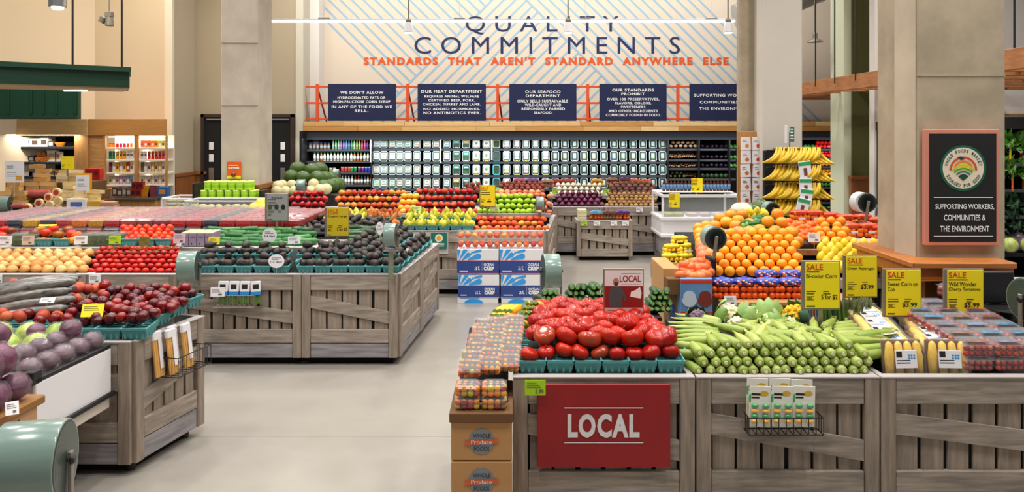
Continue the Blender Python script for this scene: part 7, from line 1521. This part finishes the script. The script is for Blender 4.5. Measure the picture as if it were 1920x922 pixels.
# ================================================================ citrus island
YO = 6.0
tbl = thing('citrus_table', 'stepped white edged table carrying the citrus display', 'table', (2.1, 6.3, 0)); off = Matrix.Translation((-2.1, -6.3, 0))
z1 = V(523, YO)
MB().bbox(U(1334, YO), 2.86, YO, 6.6, .86, z1, .004).build('front_shelf', M_shelfw, tbl, M=off); MB().bbox(U(1336, YO), 2.86, YO+.03, 6.6, 0, .86, .004).build('front_box', M_blackm, tbl, M=off)
z2_ = V(467, 6.62); MB().bbox(U(1400, 6.6), 2.85, 6.6, 6.64, z2_-.05, z2_, .003).build('rear_shelf_edge', M_cedar, tbl, M=off); MB().bbox(1.6, 2.85, 6.64, 7.9, .5, z2_-.02, .004).build('rear_box', M_blackm, tbl, M=off)
MB().bbox(2.6, 3.3, 7.0, 7.9, .4, z2_+.01, .004).build('rear_box', M_shelfw, tbl, M=off)
for k in range(6): 
    p0 = P(1337-k*5.5, 520-k*14, 6.02+k*.3); MB().bbox(-.004, .02, 0, .22, -.22, .03, .003).build('side_slat', M_whitep, tbl, M=Matrix.Translation(p0-tbl.location))
og = fruit('orange', MC['orange_peel'], .04, .0385, .05, 'orange', 16, 11)
f, b = Ln(1345, 1500, 508, 6.05), Ln(1352, 1488, 436, 6.5); heap(og, f, b, 7, .083, 'orange over the net bags', 'the disc roll', rj=1.5, jit=.004, group='oranges over the net bags', sc=(.97, 1.05)); riser(tbl, f, b, .04)
lem = fruit('lemon', mat('lemon_peel', (240, 208, 30), rough=.4, cols=[(244, 214, 36), (236, 198, 24), (246, 222, 70)]), .032, .042, 0, 'lemon', 12, 10, fn=lemonf)
f, b = Ln(1540, 1672, 500, 6.05), Ln(1538, 1666, 456, 6.5); heap(lem, f, b, 6, .072, 'yellow lemon', 'the oranges', rj=.3, jit=.004, group='yellow lemons'); riser(tbl, f, b, .035)
big = fruit('large_orange', mat('large_orange_peel', (242, 156, 24), rough=.4, bump=.1, nscale=100, cols=[(244, 160, 26), (238, 142, 18), (248, 176, 44)]), .055, .054, .05, 'orange', 16, 11)
for k, (u, v, Y) in enumerate(((1410, 448, 6.68), (1440, 450, 6.66), (1468, 450, 6.66), (1495, 450, 6.68), (1424, 428, 6.78), (1454, 430, 6.78), (1482, 432, 6.78), (1440, 412, 6.9), (1466, 414, 6.9), (1458, 398, 7.0))): place(big, P(u, v+3, Y), (0, 0, k), f'large orange heaped behind the lime price tag, {nth(k)} counted from the bottom', 'large oranges behind the tag', .97)
f, b = Ln(1525, 1592, 451, 6.7), Ln(1540, 1578, 414, 6.95); heap(og, f, b, 5, .075, 'small golden orange in the pyramid', 'the white tag', rj=1, group='small golden oranges'); riser(tbl, f, b, .04)
cl_ = fruit('clementine', mat('clementine_peel', (240, 112, 16), rough=.4, cols=[(242, 118, 20), (232, 96, 12)]), .034, .031, .08, 'clementine', 12, 8)
cluster(cl_, [P(1484, 448, 6.75), P(1540, 448, 6.75), P(1545, 418, 7.1), P(1470, 414, 7.1)], 6, 6, 'loose clementine between large oranges and net bags', 'loose clementines', .012, 1, .012)
gf = fruit('grapefruit', mat('grapefruit_peel', (240, 130, 76), rough=.4, noise=.15, nscale=8, cols=[(244, 140, 80), (236, 118, 70), (244, 160, 70)]), .062, .06, .05, 'grapefruit', 14, 10)
for k, (u, v, Y) in enumerate(((1376, 452, 6.6), (1398, 446, 6.65), (1362, 442, 6.75), (1385, 436, 6.8), (1405, 436, 6.75), (1392, 456, 6.58))): place(gf, P(u, v, Y), (0, 0, k), f'pinkish grapefruit beside the limes, {nth(k)} counted from the disc roll', 'pinkish grapefruits')
for k, (u, v, Y) in enumerate(((1340, 424, 7.2), (1362, 417, 7.2), (1384, 414, 7.2), (1350, 410, 7.4), (1370, 404, 7.5), (1392, 402, 7.5), (1330, 432, 7.0), (1405, 420, 7.15), (1380, 424, 7.1))): place(big, P(u, v, Y), (0, 0, k), f'large orange at the far corner of the citrus table, {nth(k)} counted from the freezer side', 'large oranges at the far corner', 1.05)
# aisle side of the table
for k in range(9):
    for r in range(2):
        u = 1322-k*1.5+r*14; v = 500-k*9-r*4; Y = 6.1+k*.14; place(gf if k in (2, 3, 4) else (big if k > 4 else og), P(u, v, Y), (k, r, 0), f'citrus fruit on the aisle side slope of the table, {"inner" if r else "outer"} line, {nth(k)} from the front', 'citrus of the aisle side slope', .95)
riser(tbl, (P(1316, 508, 6.05), P(1350, 500, 6.05)), (P(1312, 436, 7.3), P(1400, 430, 7.3)), .06, ground=.5)
# limes in a teal tray
lt = MB(); a, b_, c, d_ = [P(*q) for q in ((1446, 462, 6.62), (1392, 424, 7.0), (1440, 414, 7.5), (1486, 440, 7.0))]
t = thing('lime_tray', 'pale teal tray of limes wedged among the oranges', 'tray', a); m = MB(); dn = Vector((0, 0, -.06)); qs = [P(*q)-a for q in ((1430, 446, 6.7), (1389, 425, 7.05), (1430, 408, 7.5), (1484, 424, 7.1))]
m.add(qs+[q+dn for q in qs], [(0, 1, 2, 3), (4, 5, 6, 7), (0, 1, 5, 4), (1, 2, 6, 5), (2, 3, 7, 6), (3, 0, 4, 7)]); m.build('tray_body', mat('pale_teal', (150, 190, 196), rough=.5), t)
lime = fruit('lime', mat('lime_peel', (96, 150, 40), rough=.35, cols=[(110, 164, 46), (84, 136, 36)]), .026, .032, 0, 'lime', 10, 8, fn=lemonf); cu2 = longveg('small_cucumber', (50, 110, 44), .13, .022, 'cucumber', [(54, 116, 48), (40, 96, 38)])
for r in range(5):
    for k in range(4): place(lime, Vector((a.x, a.y, a.z))+qs[0].lerp(qs[1], (k+.5)/4)+(qs[3]-qs[0])*(r*.11)+Vector((0, 0, .02)), (1.2, 0, k), f'green lime in the teal tray, near end, {nth(r)} row, {nth(k)} from large oranges', 'green limes')
for r in range(5):
    for k in range(3): place(cu2, a+qs[1].lerp(qs[2], .1+.16*r).lerp(qs[0].lerp(qs[3], .3+.16*r), .12+.3*k)+Vector((0, 0, .035+.012*(k == 1))), (0, 0, .5), f'small dark cucumber in the teal tray, {nth(r)} line, {nth(k)} from the bananas', 'small cucumbers in the teal tray', .95)
for k, (u, v) in enumerate(((1400, 408), (1412, 404), (1424, 401), (1434, 400), (1408, 399), (1420, 396))): place(lem, P(u, v, 7.6), (.3, .5, k), f'yellow lemon behind the teal lime tray, {nth(k)} counted from the aisle', 'yellow lemons behind the tray', 1.1)
# netted bags
blue = mat('blue_printed_net', (40, 70, 190), rough=.35, noise=.5, nscale=35, cols=[(36, 66, 190), (60, 90, 210)])
def netbag(lb, u, v, Y, w_, h_, fr, cols, net, tie, grp=None, seed=1, n=4, red=None):
    t = thing('net_bag', lb, 'bag', P(u, v, Y), 0, grp); rr = random.Random(seed); r = w_/n*.56; m = MB(); ny = 2
    for j in range(3):
        for i in range(n-(j == 2)):
            for q in range(ny): m.ell((-w_/2+r+i*(w_-2*r)/(n-1)+rr.uniform(-.008, .008)+(j == 2)*r, .04+q*r*1.6, r+j*h_*.3), r, 9, 7)
    m.build('fruit_filling', fr, t, smooth=True)
    if net: m = MB(); m.ell((0, .04+r*.8, h_*.8), (w_*.54, r*2.1, h_*.22), 14, 8, lambda d: d*(1+.12*math.sin(9*d.x+4*d.y))); m.build('printed_net', net, t, smooth=True)
    if net is blue:
        for nm_, mm, q0 in (('white_patch', M_paper, 0), ('orange_patch', M_leto, 3)):
            m = MB()
            for i in range(9): a = -1.2+.3*i+q0*.05; m.ell((math.sin(a)*w_*.4, .04+r*.8-r*2.1*math.cos(a)*.93, h_*(.74+.035*((i*3+q0) % 5))), (.011, .005, .007), 6, 4)
            m.build(nm_, mm, t)
    if tie: MB().bbox(-.03, .03, -.03, -.026, h_*.35, h_*.5, .001).build('paper_tag', tie, t)
    return t
clm = MC['clementine_peel']
for k in range(5): netbag(f'blue topped net bag of clementines below the oranges, {nth(k)} from the printed box', 1358+k*43, 562, 5.72, .17, .15, mat('red_clementine', (226, 84, 12), rough=.35), 0, blue, None, 'blue topped clementine bags', k)
for k in range(3): netbag(f'blue topped net bag of clementines in the rear line, {nth(k)} from the printed box', 1440+k*46, 548, 5.88, .16, .16, mat('red_clementine', (226, 84, 12)), 0, blue, None, 'rear clementine bags', k+7)
redn = mat('red_net', (230, 70, 20), rough=.4, noise=.25, nscale=40, cols=[(234, 78, 20), (222, 54, 20)])
for k, (u, v, Y) in enumerate(((1600, 446, 7.2), (1632, 446, 7.2), (1658, 450, 7.15), (1590, 428, 7.5), (1622, 428, 7.5), (1650, 434, 7.45), (1560, 424, 7.6), (1530, 420, 7.6), (1502, 420, 7.6), (1672, 462, 7.0))): netbag(f'red orange net bag by the pillar, {nth(k)} counted from the front', u, v, Y, .17, .13, clm, 0, redn, M_paper, 'red orange net bags', k+20)
lmn = mat('yellow_net', (240, 206, 20), rough=.4, noise=.3, nscale=40)
yb = thing('kraft_carton', 'brown carton under the yellow lemon bags at the aisle', 'carton', P(1272, 499, 7.0)); zz = yb.location.z; yb.location.z = 0; MB().bbox(-.15, .2, 0, .5, 0, zz, .005).build('carton_body', M_kraft, yb); MB().bbox(-.151, -.1, -.002, .4, .25, zz-.1, .001).build('blue_print', mat('dim_blue_print', (90, 100, 150)), yb)
for k, (u, v) in enumerate(((1258, 498), (1290, 498), (1262, 480), (1292, 478), (1276, 464))): netbag(f'yellow net bag of lemons on the aisle carton, {nth(k)} counted from the bottom', u, v, 7.05+.07*(k//2), .15, .1, MC['lemon_peel'], 0, lmn, M_paper if k % 2 else M_blk, 'yellow lemon bags', k+40)
# boxes below
t = thing('printed_box', 'blue printed fruit box with bowl pictures at the citrus corner', 'box', P(1306, 618, 5.62)); w_ = 60*5.62/F; zb_ = t.location.z; t.location.z = 0; hh = V(522, 5.62)
MB().bbox(-w_/2, w_/2, 0, .4, 0, hh, .004).build('carton_body', mat('sky_print', (110, 156, 206), rough=.5, noise=.25, nscale=5), t)
for z in (hh-.02, hh-.24): m = MB(); m.rect(-w_/2, w_/2, z-.012, z+.008, -.002); m.build('red_line', M_red, t)
for z in (hh-.13, hh-.35):
    for x, c in ((-.05, (200, 210, 226)), (.06, (130, 50, 40))): m = MB(); m.disc(x, -.0022, z, .045, 16); m.add([(x+math.cos(a)*.055, -.003, z-.01+math.sin(a)*.06) for a in [PI+PI*i/12 for i in range(13)]], [tuple(range(13))]); m.build('bowl_picture', mat('c_%d_%d_%d' % c, c), t)
pm = fruit('persimmon', mat('persimmon_skin', (236, 112, 50), rough=.35, cols=[(240, 122, 54), (228, 92, 40)]), .046, .038, .12, 'persimmon')
MB().bbox(-.2, w_/2, .02, .7, hh-.12, hh-.005, .004).build('top_tray', M_kraftd, t)
cluster(pm, [P(1272, 518, 5.66), P(1334, 518, 5.66), P(1330, 497, 6.0), P(1275, 497, 6.0)], 5, 4, 'orange persimmon heaped on the blue printed box', 'orange persimmons', .012, .5, .012); cluster(pm, [P(1280, 502, 5.75), P(1328, 502, 5.75), P(1322, 490, 5.95), P(1285, 490, 5.95)], 4, 2, 'orange persimmon on top of the heap over the printed box', 'upper orange persimmons', .012, .5, .012)
t = thing('kraft_carton', 'brown and blue striped carton side at the aisle before the persimmons', 'carton', (U(1262, 5.75), 5.75, 0)); MB().bbox(-.07, .045, 0, .5, 0, V(503, 5.75), .004).build('carton_body', M_kraft, t); m = MB(); m.add([(.0, -.002, .2), (.04, -.002, .2), (.01, -.002, .8), (-.03, -.002, .8)], [(0, 1, 2, 3)]); m.build('blue_print', mat('dim_blue_print', (90, 100, 150)), t)
for k in range(3):
    t = thing('flat_carton', f'flat carton with blue slatted print under the clementine bags, {nth(k)} from the printed box', 'carton', P(1395+k*88, 610, 5.66)); zc = V(566, 5.66); t.location.z = 0; MB().bbox(-.16, .16, 0, .36, 0, zc, .004).build('carton_body', M_kraft, t); m = MB()
    for i in range(16): m.rect(-.155+i*.0195, -.143+i*.0195, zc-.14, zc-.05, -.002)
    m.build('slat_print', mat('slat_blue', (40, 90, 130)), t)
price_tag('white price tag before the clementine net bags', 1358, 1381, 555, 572, 5.6, M_paper, 0, .1); price_tag('lime price tag stuck among the large oranges', 1433, 1456, 436, 453, 6.55, M_lime, .1, .3, post=.05); price_tag('white price tag before the small orange pyramid', 1516, 1538, 436, 454, 6.6, M_paper, -.15, .3, post=.05)
hm2 = fruit('cream_melon', mat('cream_melon_skin', (226, 214, 178), rough=.5), .13, .1, .02, 'melon')
for k, (u, v, pr, lb) in enumerate(((1393, 394, hm2, 'long cream melon on the citrus table before the pouches'), (1373, 398, gf, 'single pale grapefruit next to the cream melon'), (1427, 391, wm, 'round green melon below the bananas'), (1412, 398, wm, 'small green melon next to the cream melon'))): place(pr, P(u, v, 8.3), (.2, .1, k), lb, None, (1, .8, .8) if k == 0 else .75)
MB().bbox(2.2, 3.2, 8.0, 8.7, .3, 1.1, .004).build('rear_box', M_blackm, tbl, M=off)
# end-on bag rolls with grooved black discs
def discroll(lb, u, v, Y, r, stem, pale=0):
    t = thing('bag_roll', lb, 'bag roll', P(u, v, Y), .06); RX = Matrix.Rotation(-PI/2, 4, 'X'); MB().lathe([(r, 0), (r, .12)], 28, RX).build('film_roll', M_film if not pale else mat('pale_film', (206, 210, 206), rough=.3), t, loc=(-.02*pale, 0, 0)); m = MB()
    for k in range(7): q = r*(.96-.12*k); m.lathe([(q, -.002), (q-.006, -.006)], 26, RX)
    m.build('end_disc', mat('dark_disc', (36, 48, 46), rough=.4), t); MB().bbox(-.012, .012, -.03, -.01, -stem, .02, .003).build('holder_arm', M_steel, t, M=Matrix.Rotation(.15, 4, 'Y')); MB().bbox(-.02, .02, -.03, .12, -stem-.3, -stem+.02, .003).build('holder_post', M_black, t, loc=(-stem*.15, 0, 0)); return t
discroll('dark disc end of a bag roll at the front citrus corner', 1342, 447, 5.95, .085, .16); discroll('dark disc end of a bag roll between melons and bananas', 1449, 393, 7.9, .075, .12); discroll('dark disc of a bag roll with pale film near the pillar', 1626, 380, 7.3, .092, .2, 1)
# ================================================================ bananas and fruit pouches at the column
rk = thing('banana_rack', 'black four tier rack of hanging bananas before the pale column', 'rack', (U(1470, 9.6), 9.6, 0)); ox = rk.location.x
MB().bbox(U(1432, 9.75)-ox, U(1536, 9.75)-ox, .12, .2, 0, V(282, 9.75), .006).build('back_board', M_blackm, rk); MB().bbox(-.4, .42, -.1, .3, 0, .5, .01).build('rack_base', M_black, rk)
zt4 = [V(v, 9.6) for v in (282, 314, 347, 379)]
for z in zt4: MB().tube([(U(1436, 9.6)-ox, -.02, z), (U(1540, 9.6)-ox, -.02, z)], .012, 8).build('hanging_bar', M_black, rk)
def bunch(n):
    t = thing('banana_bunch', 'x', 'bananas'); rr = random.Random(n)
    for i in range(n):
        x0 = i*.024; pts = []; rs = []
        x, z = x0+.03, .03
        for j in range(9):
            s = j/8; a = 1.25-1.15*s; pts.append((x, -.03-.05*math.sin(s*PI)-.014*(i % 2), z)); rs.append((.008, .012, .0165, .0185, .019, .0185, .017, .012, .005)[j]); x -= .028*math.cos(a); z -= .028*math.sin(a)
        MB().tube(pts, rs, 7).build('banana', mat('banana_peel', (234, 190, 30), rough=.45, noise=.12, nscale=12, cols=[(238, 196, 36), (228, 180, 26), (214, 186, 50)]), t, smooth=True)
    MB().tube([(.0, -.02, .015), (.024*n, -.02, .02)], .012, 6).build('stem_crown', mat('banana_stem', (96, 84, 30), rough=.8), t); return t
b6 = bunch(9)
for i, z in enumerate(zt4):
    for k in range(3): place(b6, (U(1446+k*20, 9.6), 9.55-.05*k, z+.0), (0, 0, R.uniform(-.15, .15)), f'bunch of yellow bananas on the {nth(i)} bar from the top, {nth(k)} from the pouches', 'banana bunches before the column', (1.15, 1.3, 1.25))
    place(b6, (U(1537, 9.55), 9.52, z-.02), (0, 0, PI-.5), f'bunch of yellow bananas turned to the pepper case, {nth(i)} bar from the top', None, 1.2)
hb3 = thing('banana_bag_pad', 'x', 'bags'); MB().bbox(-.07, .07, 0, .02, -.2, 0, .003).build('bag_sheet', M_paper, hb3); MB().bbox(-.072, .072, -.003, .0, -.05, -.01, .001).build('green_band', mat('tab_green', (40, 160, 90)), hb3); MB().bbox(-.02, .02, -.003, 0, -.17, -.08, .001).build('print', mat('c_120_60_50', (120, 60, 50)), hb3)
for k, (u, v) in enumerate(((1508, 302), (1511, 334), (1514, 354), (1509, 372))): place(hb3, P(u, v, 9.3-.01*k), (0, .12*(k-1), 0), f'white bag pad with green band hanging by the bananas, {nth(k)} from the top', 'white bag pads')
MB().tube([(U(1508, 9.32)-ox, -.26, V(300, 9.3)), (U(1508, 9.5)-ox, -.02, V(290, 9.5))], .006, 6).build('hook', M_black, rk)
t = thing('fruit_sign', 'small green sign with a pencil shape above the bananas', 'sign', P(1481, 278, 9.7)); MB().bbox(-.0, .055, 0, .008, .08, .26, .002).build('board', mat('muted_green', (60, 110, 90)), t); MB().bbox(-.06, -.03, 0, .012, .06, .28, .003).build('pencil_shape', M_paper, t); m = MB(); lines_print(m, .006, .05, .1, .25, 4, -.002, R, .4); m.build('print', M_letw, t); MB().bbox(-.01, .005, 0, .01, -.03, .2, .002).build('post', M_steel, t)
pr_k = thing('pouch_rack', 'pine backed rack of white fruit pouches on the column', 'rack', P(1405, 386, 10.15)); zz = V(246, 10.15)-V(386, 10.15); MB().bbox(-.135, .135, .05, .09, 0, zz, .004).build('back_board', M_pinev, pr_k)
MB().bbox(-.14, .14, -.1, .12, -pr_k.location.z, -.02, .006).build('base_cabinet', M_wains, pr_k)
po_ = thing('fruit_pouch', 'x', 'pouch'); MB().prism([(-.06, 0), (.06, 0), (.055, .16), (-.055, .16)], 0, .025).build('pouch_body', M_paper, po_); m = MB(); m.disc(.012, -.002, .05, .024, 12); m.build('fruit_picture', mat('pouch_fruit', (226, 120, 30), cols=[(230, 140, 30), (200, 40, 40), (214, 90, 50)]), po_); m = MB(); lines_print(m, -.04, .02, .09, .13, 2, -.002, R, .3); m.build('print', M_blk, po_); MB().tube([(0, 0, .15), (0, .05, .16)], .004, 5).build('hook', M_black, po_)
for r in range(5):
    for c in range(2): place(po_, (U(1399+c*21, 10.1), 10.1, V(281+r*25.5, 10.1)), (R.uniform(-.03, .03), R.uniform(-.06, .06), 0), f'white fruit pouch on the pine rack, {nth(r)} row down, {"banana" if c else "freezer"} side', 'white fruit pouches', 1.02)
# ================================================================ vegetable cases at the far side
def vcase(lb, X0, X1, Y, z1, nm='vegetable_case', rz=0):
    t = thing(nm, lb, 'refrigerated case', (X0, Y, 0), rz); w_ = X1-X0; MB().bbox(0, w_, .5, .6, 0, z1, .004).build('back_panel', M_blackm, t); MB().bbox(0, w_, -.05, .6, z1, z1+.14, .006).build('header', M_black, t); MB().bbox(0, w_, -.25, .5, 0, .45, .006).build('base', M_blackm, t)
    MB().bbox(-.02, w_, -.3, -.25, .44, .49, .004).build('white_rail', M_white, t); MB().bbox(-.03, 0, -.02, .6, 0, z1, .004).build('end_panel', M_blackm, t); return t
v1 = vcase('black vegetable case of leafy greens seen past the pillar sign', 5.12, 6.6, 8.75, 2.06); v2 = vcase('black case of bagged salads between green column and pillar', 5.66, 7.55, 12.35, 2.04, rz=-PI/2)
lv = MB(); rr = random.Random(2)
for i in range(60): a = Vector((rr.uniform(-.08, .08), rr.uniform(-.05, .05), rr.uniform(-.02, .16))); e = Vector((rr.uniform(-.045, .045), rr.uniform(-.02, .01), rr.uniform(-.03, .045))); g = Vector((rr.uniform(-.03, .03), -.015, rr.uniform(-.04, .04))); lv.quad(a-e, a+g, a+e, a-g)
kale = tag(lv.build('kale_bunch', mat('kale_leaf', (40, 78, 48), rough=.6, noise=.4, nscale=20, cols=[(36, 70, 46), (56, 96, 56)])), 'x', 'kale')
chd = thing('chard_bunch', 'x', 'chard'); o = dup(kale, (0, 0, .08), None, None, None, chd); [o.__delitem__(q) for q in ('label', 'category')]; o.name = 'chard_leaf'; o.data = o.data.copy(); o.data.materials[0] = mat('chard_leaf', (90, 150, 50), rough=.5, noise=.3, nscale=20); m = MB()
for i in range(6): m.tube([(-.05+i*.02, -.03, -.08), (-.04+i*.018, -.03, .1)], .008, 6)
m.build('chard_stem', mat('chard_stem', (220, 60, 40), cols=[(200, 30, 60), (236, 190, 40), (226, 90, 40)]), chd)
for i, (z, pr, nm, n) in enumerate(((1.78, chd, 'chard bunch with coloured stems', 7), (1.5, chd, 'chard bunch with coloured stems', 7), (1.22, kale, 'dark kale bunch', 8), (1.0, kale, 'dark kale bunch', 8))):
    MB().bbox(0, 1.45, -.08-.04*i, .5, z-.12, z-.1, .003).build('shelf', M_blackm, v1); MB().bbox(.02, 1.4, -.095-.04*i, -.08-.04*i, z-.12, z-.085, .002).build('price_channel', mat('grey_channel', (120, 122, 130)), v1)
    for k in range(4): place(pr, (5.2+k*.19, 8.72-.04*i, z-.02), (0, 0, k), f'{nm} in the case past the pillar, {nth(i)} shelf, {nth(k)} along', f'{nm}s past the pillar', 1.15)
MB().bbox(0, 1.45, -.22, .5, .7, .74, .003).build('shelf', M_blackm, v1)
for k in range(3): place(cab, (5.24+k*.2, 8.62, .85), (0, k, k), f'purple cabbage low in the greens case past the pillar, {nth(k)} along', 'purple cabbages past the pillar', 1.2); place(let, (5.3+k*.2, 8.52, .83), (0, k, k), f'pale lettuce in front of the purple cabbages, {nth(k)} along', 'pale lettuces past the pillar', 1.1)
dk = box_thing('salad_pack', 'x', 'packet', 0, 0, 10, .1, .2, .06, (92, 100, 112), face=1, facec=(60, 66, 84))
for i, z in enumerate((1.62, 1.3, 1.0, .72)):
    MB().bbox(0, 2, .05-.05*i, .5, z-.03, z-.01, .003).build('shelf', M_blackm, v2)
    for k in range(9): place(dk, (5.74-.05*i, 12.28-k*.115, z-.008), (-.1, 0, -PI/2), f'grey salad packet in the dark case by the green column, {nth(i)} shelf, {nth(k)} along', 'grey salad packets')
# pine band along the wall above the vegetable cases
struct('trim_7', MB().bbox(U(1650, 13.15), 11, 13.12, 13.19, 2.06, 2.32, .004), M_pine)
# prototypes that were only copied into packs
for o in list(bpy.data.objects):
    if o.parent is None and o.get('label') in ('x', 'cherry'): 
        for c in list(o.children): bpy.data.objects.remove(c)
        bpy.data.objects.remove(o)
